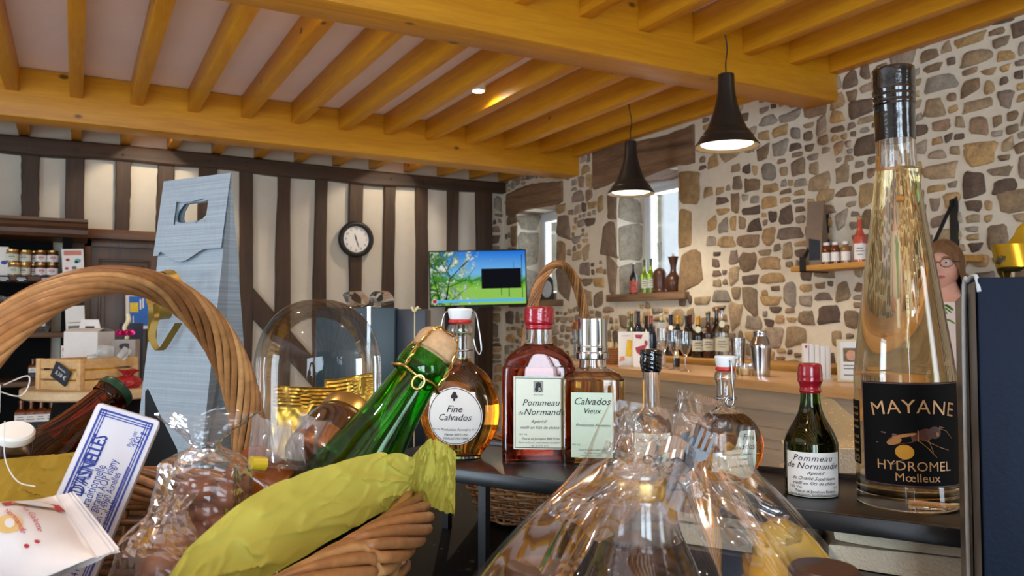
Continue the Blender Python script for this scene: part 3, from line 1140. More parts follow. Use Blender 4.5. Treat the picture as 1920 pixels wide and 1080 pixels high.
# ------------------------------------------------------------------ clock
cp = on_y(667, 449, YB - .045)
ck = thing('wall_clock', 'round black rimmed wall clock with a white face on an oak stud', 'clock', cp, 0)
RX = Matrix.Rotation(PI / 2, 4, 'X')
obj('rim', MB().lathe(crom([(.118, .012), (.122, .03), (.135, .042), (.155, .036), (.164, .018), (.164, 0)], 4), 48, X=RX, cap0=False, cap1=True), m_black, ck, 40)
obj('face', MB().lathe([(.125, .0), (.125, .013)], 40, X=RX), m_paper, ck, 40)
fn = lambda x, y: (x, -.0142, y)
nb = MB()
for k in range(1, 13):
    a = k / 12 * 2 * PI
    letters(nb, str(k), .030, fn, .096 * math.sin(a), .096 * math.cos(a) - .010, 0, 'CENTER', .9)
obj('numerals', nb, m_ink, ck)
hands = MB()
for ang, L, w in ((math.radians(-19), .055, .005), (math.radians(161), .088, .0038)):
    d = Vector((math.sin(ang), math.cos(ang)))
    n = Vector((d.y, -d.x))
    hands.add([(p_.x, -.018, p_.y) for p_ in (d * -.018 + n * w * .6, d * L * .6 + n * w, d * L, d * L * .6 - n * w, d * -.018 - n * w * .6)], [(0, 1, 2, 3, 4)])
obj('hands', hands, m_ink, ck)
obj('hub', MB().lathe([(.006, .014), (.006, .02)], 10, X=RX), m_ink, ck)

# ------------------------------------------------------------------ television
d_tv = 7.32
tp = at(896.5, 521.5, d_tv)
tv = thing('television', 'flat television showing an orchard, on the wall in the corner', 'television', tp, facing(tp, 2))
W_, H_ = .905, .520
TX = Matrix.Rotation(math.radians(-1.6), 4, 'Y')
obj('housing', MB().box((-W_ / 2, -.012, -H_ / 2), (W_ / 2, .03, H_ / 2), bev=.005, X=TX), m_black, tv, 30)
obj('wall_bracket', MB().box((-.12, .03, -.30), (.0, .36, -.24)).box((-.1, .02, -.27), (.1, .06, .1)), m_black, tv)
t = NT('screen_orchard_picture')
v = t.coords()
sep = t.n('ShaderNodeSeparateXYZ', i_0=v)
sky = t.ramp(t.math('ADD', t.math('MULTIPLY', sep.outputs[2], 1.6), .5), [(.35, rgb(150, 205, 90)), (.42, rgb(110, 180, 40)), (.58, rgb(120, 190, 240)), (.9, rgb(30, 120, 225))])
lf = t.noise(v, 17, 4, .65, .6)
band = t.math('ADD', lf, t.math('MULTIPLY', sep.outputs[0], -.55))
leaf = t.ramp(lf, [(.35, rgb(20, 40, 20)), (.5, rgb(70, 120, 40)), (.66, rgb(225, 235, 235))])
c = t.mix(t.ramp(band, [(.57, (0, 0, 0)), (.64, (1, 1, 1))]), sky, leaf)
g2 = t.noise(v, 30, 3)
c = t.mix(t.ramp(t.math('SUBTRACT', g2, t.math('MULTIPLY', t.math('ABSOLUTE', t.math('ADD', sep.outputs[2], .02)), 6.0)), [(.36, (0, 0, 0)), (.44, (1, 1, 1))]), c, rgb(70, 140, 40))
e = t.n('ShaderNodeEmission', i_Color=c, i_Strength=.95)
t.link(e.outputs[0], t.out.inputs[0])
m_screen = t.m
scr = obj('screen', MB().box((-W_ / 2 + .012, -.0135, -H_ / 2 + .014), (W_ / 2 - .012, -.0115, H_ / 2 - .012), X=TX), m_screen, tv)
fs = lambda x, y: tuple(TX @ Vector((x, -.0142, y)))
m_scr_dark = glow('screen_dark', rgb(22, 22, 30), .8)
m_scr_bar = glow('screen_blue_bar', rgb(100, 195, 245), .9)
m_scr_red = glow('screen_red', rgb(190, 50, 60), .8)
m_scr_white = glow('screen_white', rgb(225, 225, 230), .8)
mb = MB()
bars(mb, fs, [(.03, -.10, .40, .085)])
for x, y0, y1, w in ((.21, -.165, -.10, .006), (.28, -.18, -.10, .008), (.405, -.19, .21, .006), (.33, .085, .14, .003)):
    bars(mb, fs, [(x, y0, x + w, y1)])
tr = random.Random(5)
for (bx0, by0, bx1, by1, w) in ((-.30, -.20, -.26, .02, .016), (-.26, .02, -.36, .2, .01), (-.26, .0, -.10, .16, .010), (-.28, -.08, -.12, -.02, .008), (-.25, -.2, -.05, -.05, .006), (-.36, -.2, -.42, .05, .008), (-.15, .1, -.02, .24, .006), (-.3, .05, -.2, .24, .007), (-.12, -.02, -.02, .1, .005)):
    dx, dy = bx1 - bx0, by1 - by0
    L = math.hypot(dx, dy)
    nx, ny = -dy / L * w / 2, dx / L * w / 2
    mb.add([fs(bx0 + nx, by0 + ny), fs(bx1 + nx * .4, by1 + ny * .4), fs(bx1 - nx * .4, by1 - ny * .4), fs(bx0 - nx, by0 - ny)], [(0, 1, 2, 3)])
obj('picture_barn_and_branches', mb, m_scr_dark, scr)
fs2 = lambda x, y: tuple(TX @ Vector((x, -.0148, y)))
obj('picture_bar', bars(MB(), fs2, [(-.40, -.222, .43, -.196)]), m_scr_bar, scr)
n = 16
obj('picture_badge', MB().add([fs2(-.405 + .027 * math.cos(2 * PI * i / n), -.21 + .027 * math.sin(2 * PI * i / n)) for i in range(n)], [tuple(range(n))]), m_scr_white, scr)
fs3 = lambda x, y: tuple(TX @ Vector((x, -.0153, y)))
obj('picture_badge_centre', bars(MB(), fs3, [(-.422, -.224, -.388, -.194)]), m_scr_red, scr)

# ------------------------------------------------------------------ round table, crate and gift boxes in the middle distance
tc = H(-.53 * 3.32, 3.32, 0)
tc = on_z(186, 724, 1.0)
tb = thing('pedestal_table', 'round pale wooden table carrying the slatted crate', 'table', (tc.x, tc.y, 0))
obj('table_top', MB().lathe([(.318, .955), (.33, .962), (.33, .994), (.324, 1.0)], 56), m_pale_wood, tb, 30)
obj('pedestal', MB().lathe(crom([(.20, 0), (.23, .2), (.24, .45), (.22, .75), (.19, .955)], 5), 32), m_black_wood, tb, 40)
cc = on_z(150, 733, 1.0)      # the crate's front corner
ca = facing(cc, 48)
w1, w2, hc = .25, .285, .14
cr = thing('wooden_crate', 'small slatted pine crate of yellow bags on the round table', 'crate', (cc.x, cc.y, 1.0), facing(cc, 0))
# local: corner at origin, sides run back-left (short end, along a) and back-right (long side, along b)
aL, bL = Vector((-.66, .75, 0)), Vector((.80, .60, 0))
def crate_X(d0, along):
    x = along.normalized(); z_ = Vector((0, 0, 1)); y = z_.cross(x)
    X = Matrix((x, y, z_)).transposed().to_4x4(); X.translation = d0
    return X
for o0, dr, L in ((Vector((0, 0, 0)), aL, w1), (Vector((0, 0, 0)), bL, w2), (bL * w2, aL, w1), (aL * w1, bL, w2)):
    X = crate_X(o0, dr)
    mb = MB()
    for z0, z1 in ((.0, .042), (.05, .088), (.098, hc)):
        mb.box((0, -.004, z0), (L, .004, z1), X=X, bev=.001)
    obj('side_slats', mb, m_crate, cr)
for o0 in (Vector((0, 0, 0)), bL * w2, aL * w1, aL * w1 + bL * w2):
    obj('corner_post', MB().box((-.012, -.012, 0), (.012, .012, hc + .002), X=Matrix.Translation(o0) @ crate_X(Vector((0, 0, 0)), aL), bev=.001), m_crate, cr)
obj('bottom_board', MB().add([tuple(p_ + Vector((0, 0, .004))) for p_ in (Vector((0, 0, 0)), bL * w2, bL * w2 + aL * w1, aL * w1)], [(0, 1, 2, 3)]), m_crate, cr)
X = crate_X(aL * .045 + Vector((-.008, -.012, .02)), aL)
tagx = Matrix.Rotation(math.radians(12), 4, 'Y')
st = thing('slate_price_tag', 'dark slate price tag with chalk writing hanging askew on the crate', 'price tag', cr.matrix_world @ Vector((0, 0, 0)) if False else (cc.x, cc.y, 1.0), facing(cc, 0))
Xs = crate_X(aL * .10 + Vector((-.012, -.014, .075)), -aL) @ Matrix.Rotation(math.radians(28), 4, 'Y')
obj('slate', MB().box((-.052, -.003, -.038), (.052, .003, .038), X=Xs, bev=.002), m_slate, st)
tx = MB()
fx = lambda x, y: tuple(Xs @ Vector((x, -.0038, y)))
letters(tx, '3,10 €', .026, fx, .004, -.012, .1)
letters(tx, 'Bonbons', .014, fx, 0, .018, .1)
obj('chalk_writing', tx, m_white, st)
m_yellowpack = plain('yellow_sweet_bag', rgb(226, 178, 24), .3, 0, .15, 40)
ctr = Vector((cc.x, cc.y, 1.0))
RC = Matrix.Rotation(facing(cc, 0), 4, 'Z')
for i, (fa, fb, zz) in enumerate(((.3, .25, .03), (.6, .55, .03), (.3, .8, .03), (.5, .35, .075), (.45, .75, .075))):
    lo = RC @ (aL * w1 * fa + bL * w2 * fb) + ctr + Vector((0, 0, zz - .02))
    o = thing('sweet_bag', 'yellow bag of sweets seen between the slats of the crate', 'bag', lo, RND.uniform(0, 3), 'yellow sweet bags in the crate')
    obj('packet', MB().ball((0, 0, .025), .055, 12, sc=(1.1, .8, .5)), m_yellowpack, o, 60)
m_icepack = film('pale_blue_sachet_film', (.8, .92, .97), .6, 40, 1.2, .12, .15, .35)
def sachet(name, label, c, w, h, rz, tilt, m=None, seed=0):
    o = thing(name, label, 'sachet', c, rz)
    rr = random.Random(seed)
    X = Matrix.Rotation(tilt, 4, 'Y')
    mb = MB()
    ph = rr.uniform(0, 6)
    for s in (-1, 1):
        mb.grid(lambda u, v: X @ Vector(((u - .5) * w, s * .012 * math.sin(PI * u) * math.sin(PI * v) + .003 * math.sin(9 * u + ph), h * v)), 10, 8)
    obj('wrapper', mb, m or m_icepack, o, 60)
    return o
for i, (px, py, w, h, tl, lab) in enumerate(((196, 668, .075, .05, .1, 'pale blue clear sachet standing on top of the crate'), (226, 672, .04, .055, .6, 'small pale blue twisted sachet at the crate end'), (178, 676, .06, .03, -.2, 'crumpled clear sachet lying low on the crate'))):
    q = at(px, py, (cc - CAMP).dot(_F) + .10)
    sachet('sweet_sachet', lab, q, w, h, facing(q, 10), tl, None, i)

def gable_box(name, label, px0, px1, px2, ytop, ybase_z, d, hh, m1, handle=True):
    """carton whose front corner stands at px1; left face to px0, right face to px2"""
    c = at(px1, 640, d)
    a = facing(c, 0)
    r = thing(name, label, 'gift box', (c.x, c.y, ybase_z), a)
    k = d / FPX
    A, B = Vector((-(px1 - px0) * k, .05, 0)), Vector(((px2 - px1) * k, .11, 0))
    P = [Vector((0, 0, 0)), B, A + B, A]
    zt = at(px1, ytop, d).z - ybase_z
    mb = MB()
    mb.add([tuple(p_) for p_ in P] + [tuple(p_ + Vector((0, 0, zt))) for p_ in P], [(3, 2, 1, 0), (4, 5, 6, 7), (0, 1, 5, 4), (1, 2, 6, 5), (2, 3, 7, 6), (3, 0, 4, 7)])
    obj('carton', mb, m1, r)
    if handle:
        mid = (A + B) / 2 + Vector((0, 0, zt))
        dirv = A.normalized()
        mb = MB()
        hw, hv = .055, .062
        X = Matrix((dirv, Vector((0, 0, 1)).cross(dirv), Vector((0, 0, 1)))).transposed().to_4x4()
        X.translation = mid
        mb.prism([(-hw, 0), (-hw * .75, hv), (hw * .75, hv), (hw, 0), (hw * .5, 0), (hw * .4, hv * .45), (-hw * .4, hv * .45), (-hw * .5, 0)], -.002, .002, X=X @ Matrix.Rotation(PI / 2, 4, 'X'))
        mb.grid(lambda u, v: tuple(A * (1 - u) + (mid - A - Vector((0, 0, zt))) * u * 0 + B * v * 0 + Vector((0, 0, zt + .018 * math.sin(PI * v))) + B * v + (A * 0)), 1, 6)
        obj('carry_handle', mb, m1, r)
    return r

m_ltcarton = plain('pale_carton', rgb(214, 208, 204), .6, 0, .03, 30)
gable_box('gable_box', 'pale gable carton with carry handle on the round table behind the crate', 127, 183, 212, 622, 1.0, 3.98, .26, m_ltcarton)
gb = gable_box('gift_box', 'grey carton with a black oval badge and pink bow, beside the gift bag', 214, 254, 262, 637, 1.0, 3.90, .25, plain('taupe_carton', rgb(150, 140, 132), .6), False)
kk = 3.9 / FPX
obj('oval_badge', MB().prism([(-17 * kk + .028 * math.cos(a / 16 * 2 * PI), .19 + .016 * math.sin(a / 16 * 2 * PI)) for a in range(16)], .004, .007, X=Matrix.Translation((0, .02, 0)) @ Matrix.Rotation(PI / 2, 4, 'X')), m_black, gb)
obj('lower_badge', MB().prism([(-16 * kk + .034 * math.cos(a / 16 * 2 * PI), .11 + .05 * math.sin(a / 16 * 2 * PI)) for a in range(16)], .004, .007, X=Matrix.Translation((0, .02, 0)) @ Matrix.Rotation(PI / 2, 4, 'X')), m_black, gb)
m_pinkfoil = plain('pink_foil_ribbon', rgb(214, 40, 130), .2, .6, .1, 30)
bw = MB()
for k in range(9):
    a = 2 * PI * k / 9
    bw.tube(crom([(0, 0, .0), (.025 * math.cos(a), .025 * math.sin(a), .022), (.042 * math.cos(a), .042 * math.sin(a), .010), (.02 * math.cos(a), .02 * math.sin(a), .0)], 4), .006, 6, X=Matrix.Translation((-18 * kk, .03, .245)))
obj('bow', bw, m_pinkfoil, gb, 50)
q = at(246, 640, 4.07)
dk = thing('gift_carton', 'dark blue carton with a cream ribbon behind the pink bow', 'gift box', (q.x, q.y, 1.0), facing(q, 20))
obj('carton', MB().box((-.045, -.04, 0), (.045, .04, .305), bev=.003), plain('navy_carton', rgb(36, 48, 72), .5), dk, 30)
obj('ribbon_curl', MB().tube(crom([(-.05, -.045, .19), (-.038, -.05, .24), (-.052, -.05, .28), (-.03, -.045, .32), (-.035, -.04, .35)], 6), .011, 8), plain('cream_ribbon', rgb(220, 208, 170), .5), dk, 50)
q = on_z(240, 727, 1.0)
rb = thing('red_pouch', 'red crinkled pouch on the round table beside the gift bag', 'pouch', (q.x, q.y, 1.0), 0)
mb = crumpled_bag(MB(), .12, .10, .085, 77, .7, .7)
obj('pouch_body', mb, plain('red_foil', rgb(150, 24, 30), .4, 0, .25, 40, .5, 60), rb, 0)
# ------------------------------------------------------------------ the bar in front of the stone wall
ZB_TOP = 1.06
XF = 2.60
bar = thing('bar_counter', 'long panelled wooden bar counter with a pale oak top along the stone wall', 'bar counter', (XF, 1.8, 0))
obj('worktop', MB().box((-.03, -2.6, 1.018), (.56, 2.6, ZB_TOP), bev=.006), m_bar_top, bar, 30)
obj('front', MB().box((0.02, -2.55, 0), (.50, 2.55, 1.018)).box((0.0, -2.57, .93), (.03, 2.57, 1.018), bev=.004), m_bar, bar)
for i in range(6):
    y0 = -2.5 + i * .84
    mb = MB()
    for r in frame_rects(y0 + .05, .14, y0 + .79, .86, .05):
        mb.box((.004, r[0], r[1]), (.03, r[2], r[3]), bev=.004)
    mb.box((.010, y0 + .14, .23), (.03, y0 + .70, .77), bev=.008)
    obj('front_panel', mb, m_bar, bar, 30)
back = thing('back_counter', 'back counter with a yellow wooden shelf under the row of bottles', 'counter', (3.40, 3.6, 0))
ZK = 1.075
obj('shelf_board', MB().box((0, -.80, ZK - .05), (.355, 1.4, ZK), bev=.004), m_yellow_wood, back, 30)
obj('dark_gap_block', MB().box((.06, -.78, 0), (.355, 1.38, ZK - .05)), m_black_wood, back)  # black block, its colour stands for the dark gap below the board


def on_bar(px, X):
    p = on_x(px, 650, X)
    return Vector((p.x, p.y, ZB_TOP)), (p - CAMP).dot(_F)


def wine_bottle(name, label, loc, h, r, m_body, cap_m=None, lab=None, neck=.30, lab_z=(.16, .42), group=None, capf=.22, seal=None, flat_cap=False):
    o = thing(name, label, 'bottle', loc, facing(loc), group)
    obj('glass_body', MB().lathe(crom([(r * .9, 0), (r, .006), (r, h * .50), (r * .92, h * .57), (r * .55, h * .66), (r * neck * 1.1, h * .76), (r * neck, h * .9), (r * neck, h * .955)], 3), 20), m_body, o, 40)
    mb = MB()
    if flat_cap:
        mb.lathe([(r * neck * 1.1, h * .95), (r * neck * 1.5, h * .955), (r * neck * 1.5, h)], 16)
    else:
        mb.lathe([(r * neck * 1.08, h * (1 - capf)), (r * neck * 1.06, h * .945), (r * neck * 1.3, h * .95), (r * neck * 1.3, h * .985), (r * neck * 1.1, h)], 16)
    obj('capsule', mb, cap_m or m_black, o, 40)
    if lab is not None:
        l = MB()
        l.grid(lambda u, v: ((r + .0012) * math.sin((u - .5) * 2.2), -(r + .0012) * math.cos((u - .5) * 2.2), h * (lab_z[0] + (lab_z[1] - lab_z[0]) * v)), 10, 1)
        lo = obj('label', l, lab, o)
        tx = MB()
        f = lambda x, y: ((r + .002) * math.sin(x / r), -(r + .002) * math.cos(x / r), y)
        zz = h * (lab_z[0] + lab_z[1]) / 2
        bars(tx, f, [(-r * .5, zz + .014, r * .5, zz + .020), (-r * .65, zz, r * .65, zz + .005), (-r * .4, zz - .018, r * .4, zz - .014)])
        obj('label_print', tx, m_grey_ink, lo)
    if seal:
        n = 14
        obj('round_seal', MB().add([(seal[0] * math.cos(2 * PI * i / n), -r * .62 - .004 + .012 * math.sin(2 * PI * i / n), h * .68 + seal[0] * 1.15 * math.sin(2 * PI * i / n)) for i in range(n)], [tuple(range(n))]), seal[1], o)
    return o


m_gl_green = plain('green_bottle_at_the_bar', rgb(66, 82, 34), .1, 0, .2, 20, Coat_Weight=.5)
m_gl_dark = plain('dark_bottle_at_the_bar', rgb(28, 24, 20), .1, 0, .2, 20, Coat_Weight=.5)
m_gl_navy = plain('navy_bottle_at_the_bar', rgb(24, 34, 56), .1, 0, .2, 20, Coat_Weight=.5)
m_gl_brown = plain('brown_bottle_at_the_bar', rgb(64, 34, 22), .1, 0, .2, 20, Coat_Weight=.5)
m_yellow_wax = plain('yellow_wax', rgb(226, 164, 24), .4, 0, .05, 20)
m_navycap = plain('navy_capsule', rgb(28, 36, 66), .35, .2, .05, 20)
m_maroon = plain('maroon_capsule', rgb(92, 32, 40), .4, 0, .05, 20)
m_creamcap = plain('cream_capsule', rgb(222, 204, 158), .5, 0, .05, 20)
X_K = 3.56
for px, ytop, xo, rr, gm, cm, lab, seal, capf, text in (
    (1184, 588, .06, .036, m_gl_green, m_gl_green, None, None, .2, 'slim green bottle at the far end of the bar bottles'),
    (1197, 583, .0, .038, m_gl_navy, m_navycap, None, None, .34, 'dark blue bottle with navy capsule behind the drinks cards'),
    (1212, 592, .06, .037, m_gl_dark, m_black, None, None, .3, 'black capped bottle just left of the red capped one'),
    (1221, 592, -.02, .037, m_gl_navy, m_redwax, None, None, .2, 'dark bottle with bright red cap behind the drinks cards'),
    (1240, 588, .05, .037, m_gl_green, m_creamcap, None, None, .16, 'green bottle with a cream topped cork behind the first stemmed glass'),
    (1258, 590, .02, .038, m_gl_navy, m_navycap, None, (.016, m_paper), .34, 'navy bottle with a white neck seal between the stemmed glasses'),
    (1271, 592, .07, .037, m_gl_dark, m_yellow_wax, m_cream, None, .2, 'dark bottle with a round yellow wax cap above the stemmed glasses'),
    (1288, 592, .05, .036, m_gl_dark, m_black, None, None, .3, 'black capped bottle behind the last stemmed glass'),
    (1294, 590, .1, .036, m_gl_dark, m_maroon, None, None, .3, 'maroon capped bottle partly behind a black capped one'),
    (1309, 593, .0, .042, m_gl_dark, m_yellow_wax, m_cream, (.019, m_cream), .2, 'round shouldered dark bottle with yellow wax cap and cream label'),
    (1328, 586, .03, .038, m_gl_brown, m_gl_green, m_cream, None, .1, 'brown bottle with a green neck and pale label beside the yellow capped one'),
):
    p = on_x(px, 640, X_K + xo * .9)
    d = (p - CAMP).dot(_F)
    h = at(px, ytop, d).z - ZK
    wine_bottle('wine_bottle', text, (p.x, p.y, ZK), h, rr, gm, cm, lab, group='bottles on the back counter', capf=capf, seal=seal)
p = on_x(1354, 640, 3.55)
d = (p - CAMP).dot(_F)
wine_bottle('spirit_bottle', 'clear spirit bottle with a black stopper and cream label, last in the bar row', (p.x, p.y, ZK), at(1354, 577, d).z - ZK, .045, m_tumbler, m_black, m_cream, seal=(.018, m_cream), group='bottles on the back counter', flat_cap=True, neck=.22)
p = on_x(1344, 640, 3.66)
wine_bottle('spirit_bottle', 'dark bottle with a copper stopper behind the clear spirit bottle', (p.x, p.y, ZK), at(1344, 577, (p - CAMP).dot(_F)).z - ZK, .04, m_gl_dark, plain('copper', rgb(190, 120, 84), .3, .9, .05, 20), m_cream, group='bottles on the back counter', flat_cap=True)

# things standing on the counter
def flyer(name, label, px, X, wpx, hpx, art, turn=0, stand=None):
    p, d = on_bar(px, X)
    k = d / FPX
    r = thing(name, label, 'card', p, facing(p, turn))
    w, h = wpx * k, hpx * k
    T = Matrix.Rotation(math.radians(-6), 4, 'X')
    obj('card', MB().box((-w / 2, -.002, 0), (w / 2, .002, h), X=T), m_paper, r)
    obj('card_foot', MB().box((-w / 2, 0, 0), (w / 2, .05, .004)), m_paper, r)
    fn = lambda x, y: tuple(T @ Vector((x * w, -.0035, y * h)))
    for nm, polys, m in art:
        mb = MB()
        for q in polys:
            mb.add([fn(*c) for c in q], [tuple(range(len(q)))])
        obj(nm, mb, m, r)
    return r


m_juice = plain('printed_juice_yellow', rgb(232, 190, 30), .5)
m_lilac = plain('printed_lilac', rgb(214, 208, 226), .6)
m_winered = plain('printed_wine_red', rgb(168, 52, 66), .5)
rect = lambda a, b, c, d: [(a, b), (c, b), (c, d), (a, d)]
flyer('drinks_card', 'white drinks card with a tall yellow juice printed on it', 1174, 2.74, 29, 64, [('printed_glass', [[(-.05, .28), (.34, .26), (.42, .74), (.08, .78)]], m_juice), ('printed_fruit', [[(-.45, .12), (-.1, .16), (-.12, .28), (-.4, .26)]], plain('printed_peach', rgb(226, 150, 120), .6)), ('heading', [rect(-.3, .86, .3, .90)], m_lilac)], 4)
flyer('drinks_card', 'drinks card with a red wine glass printed on it, beside the yellow juice card', 1202, 2.74, 29, 66, [('printed_glass', [[(-.38, .55), (.38, .66), (.2, .42), (-.05, .33), (-.3, .42)]], m_winered), ('printed_top', [[(-.4, .92), (.1, .92), (.0, .80), (-.35, .82)]], m_winered), ('printed_fruit', [[(.2, .66), (.42, .62), (.4, .74), (.24, .76)]], m_winered)], -4)


def stem_glass(px, X, hpx, label):
    p, d = on_bar(px, X)
    h = hpx * d / FPX
    r = thing('stemmed_glass', label, 'glass', p, 0, 'stemmed glasses on the bar')
    R_ = .034
    prof = crom([(.030, 0), (.030, .002), (.006, .008), (.0045, h * .20), (.006, h * .36), (.016, h * .44), (.030, h * .60), (R_, h * .74), (.031, h)], 5)
    obj('bowl_and_stem', MB().lathe(prof, 28, cap0=True, cap1=False), m_tumbler, r, 60)
    return r


stem_glass(1243, 2.80, 74, 'stemmed tasting glass nearest to the drinks cards')
stem_glass(1264, 2.76, 74, 'middle one of the three stemmed tasting glasses')
stem_glass(1285, 2.72, 74, 'stemmed tasting glass nearest to the steel shaker')
p, d = on_bar(1239, 2.95)
ho = thing('carafe', 'pale carafe shaped tumbler behind the stemmed glasses', 'carafe', p, 0)
obj('body', MB().lathe(crom([(.022, 0), (.028, .01), (.022, .13), (.030, .19), (.034, .245)], 5), 24, cap1=False), film('frosted_carafe_glass', (.92, .92, .92), .03, 20, 1.4, .05, .1, .35), ho, 60)
p, d = on_bar(1268, 2.92)
bb = thing('tasting_pot', 'small dark pot with a pale lid behind the stemmed glasses', 'pot', p, 0)
obj('pot', MB().lathe([(.018, 0), (.02, .05)], 16), m_black, bb)
obj('lid', MB().lathe([(.016, .05), (.012, .09)], 16), m_creamcap, bb)
p, d = on_bar(1384, 2.84)
tg = thing('tumbler_glass', 'tall clear tumbler glass left of the steel shaker', 'glass', p, 0)
h = 66 * d / FPX
obj('glass_wall', MB().lathe([(.030, .004), (.036, h), (.034, h), (.028, .010)], 28, cap0=True, cap1=True), m_tumbler, tg, 40)
p, d = on_bar(1397, 2.76)
for i, (dx, dy, s) in enumerate(((0, 0, 1), (.02, .05, .8))):
    lm = thing('candle_holder', ['small clear holder with a honey coloured filling beside the tumbler', 'smaller honey coloured holder behind the tumbler'][i], 'candle', (p.x + dx, p.y + dy, ZB_TOP), 0)
    obj('holder', MB().lathe([(.024 * s, 0), (.028 * s, .055 * s)], 18, cap1=False), m_tumbler, lm)
    obj('filling', MB().lathe([(.022 * s, .004), (.024 * s, .03 * s)], 16), m_goldribbon if i else plain('honey_wax', rgb(226, 190, 120), .5), lm)
p, d = on_bar(1426, 2.80)
k = d / FPX
sh = thing('cocktail_shaker', 'polished steel cocktail shaker standing on the bar', 'shaker', p, 0)
hs = 84 * k
obj('cup', MB().lathe(crom([(15 * k, 0), (16.5 * k, .004), (18 * k, hs * .40), (20 * k, hs * .62), (20 * k, hs * .66)], 4), 36), m_steel, sh, 40)
obj('shoulder', MB().lathe(crom([(20.6 * k, hs * .64), (20 * k, hs * .70), (14 * k, hs * .86), (13 * k, hs * .9), (13.5 * k, hs * .985), (11 * k, hs)], 4), 36), m_steel, sh, 40)
p, d = on_bar(1089, 2.85)
cs = thing('copper_topped_glass', 'clear jar with a copper coloured lid at the far end of the bar', 'jar', p, 0)
obj('jar_glass', MB().lathe([(.045, 0), (.048, .20)], 24), m_tumbler, cs)
obj('lid', MB().lathe(crom([(.050, .20), (.052, .235), (.045, .25)], 3), 24), plain('copper_lid', rgb(214, 130, 66), .3, .8, .08, 30), cs)
p, d = on_bar(1148, 2.80)
bk = thing('bread_basket', 'small brown basket with pale wrapped sweets left of the drinks cards', 'basket', p, 0)
m_bkt = plain('small_basket_wicker', rgb(150, 92, 46), .6, 0, .3, 60, .6, 90, (1, 1, 3))
mb = MB()
for j in range(8):
    z = .008 + j * .012
    rr = .06 + .014 * j / 8
    mb.tube([(rr * math.cos(2 * PI * i / 30) * (1 + .03 * (-1) ** (i + j)), rr * math.sin(2 * PI * i / 30) * (1 + .03 * (-1) ** (i + j)), z) for i in range(30)], .006, 6, closed=True)
obj('wicker_body', mb, m_bkt, bk, 60)
obj('base', MB().lathe([(.06, .0), (.06, .006)], 20), m_bkt, bk)
for i, (x, y) in enumerate(((-.02, .01), (.02, -.01), (.0, .03))):
    sachet('wrapped_sweet', ['pale wrapped sweet on the left in the small brown basket', 'pale wrapped sweet in the middle of the small brown basket', 'pale wrapped sweet at the back of the small brown basket'][i],
           (p.x + x, p.y + y, ZB_TOP + .03), .04, .10, i * .8, .2, m_creamcap, i)
p, d = on_bar(1527, 2.86)
k = d / FPX
lr = thing('leaflet_holder', 'upright stack of white leaflets in a holder on the bar', 'leaflets', p, facing(p, 8))
for i in range(5):
    x = -20 * k + i * 9.5 * k
    l = obj('leaflet', MB().box((x, -.02 - .002 * i, .004), (x + 8.6 * k, .05, 66 * k - .003 * i), bev=.001), m_paper, lr)
obj('tray', MB().box((-22 * k, -.035, 0), (30 * k, .06, .004)), m_white, lr)
l = MB()
fn = lambda x, y: (x, -.0206, y)
bars(l, fn, [(-18 * k, 58 * k, -14 * k, 63 * k), (-17 * k, 16 * k, -13 * k, 24 * k)])
obj('red_mark', l, m_red_ink, lr)
p, d = on_bar(1592, 2.84)
k = d / FPX
fr = thing('menu_frame', 'framed menu card with a brown picture, on the bar beside the tall bottle', 'menu', p, facing(p, 6))
T = Matrix.Rotation(math.radians(-8), 4, 'X')
obj('sheet', MB().box((-18 * k, -.003, 0), (24 * k, .003, 78 * k), X=T), m_paper, fr)
mb = MB()
for r_ in frame_rects(-21 * k, 0, 26 * k, 80 * k, 4 * k):
    mb.box((r_[0], -.008, r_[1]), (r_[2], .004, r_[3]), X=T)
obj('frame', mb, m_creamcap, fr)
fn = lambda x, y: tuple(T @ Vector((x * k, -.0045, y * k)))
obj('picture', bars(MB(), fn, [(-10, 38, 18, 64)]), plain('picture_green_brown', rgb(120, 96, 60), .6, 0, .5, 60), fr)
obj('picture_figure', MB().add([fn(4 + 9 * math.cos(2 * PI * i / 14), 50 + 10 * math.sin(2 * PI * i / 14)) for i in range(14)], [tuple(range(14))], X=Matrix.Translation((0, -.0008, 0))), plain('picture_peach', rgb(205, 150, 120), .6), fr)
obj('text_lines', bars(MB(), fn, [(-10, 30, 16, 32), (-10, 24, 12, 26), (-10, 12, 14, 14)]), m_grey_ink, fr)
# plant
p, d = on_bar(1738, 2.72)
pl = thing('potted_plant', 'green leafy plant in a pale pot behind the tall bottle', 'plant', p, 0)
obj('pot', MB().lathe([(.04, 0), (.055, .10), (.05, .10)], 20), m_white, pl)
mb = MB()
tr = random.Random(3)
for k_ in range(11):
    a = tr.uniform(0, 6.28) if k_ > 3 else facing(p) + (-.5 + .35 * k_)
    dx, dy = math.cos(a), math.sin(a)
    L, hh = tr.uniform(.05, .085), tr.uniform(.20, .29)
    pts = crom([(0, 0, .08), (dx * L * .3, dy * L * .3, .08 + hh * .5), (dx * L * .8, dy * L * .8, .08 + hh * .85), (dx * L * 1.3, dy * L * 1.3, .08 + hh * .8)], 4)
    n = len(pts)
    for s in (-1, 1):
        mb.grid(lambda u, v: (pts[round(v * (n - 1))][0] - dy * s * u * .028 * math.sin(PI * (.08 + .9 * v)), pts[round(v * (n - 1))][1] + dx * s * u * .028 * math.sin(PI * (.08 + .9 * v)),
                              pts[round(v * (n - 1))][2] + .006 * u), 1, n - 1)
obj('leaves', mb, m_leaf, pl, 60)['kind'] = 'stuff'

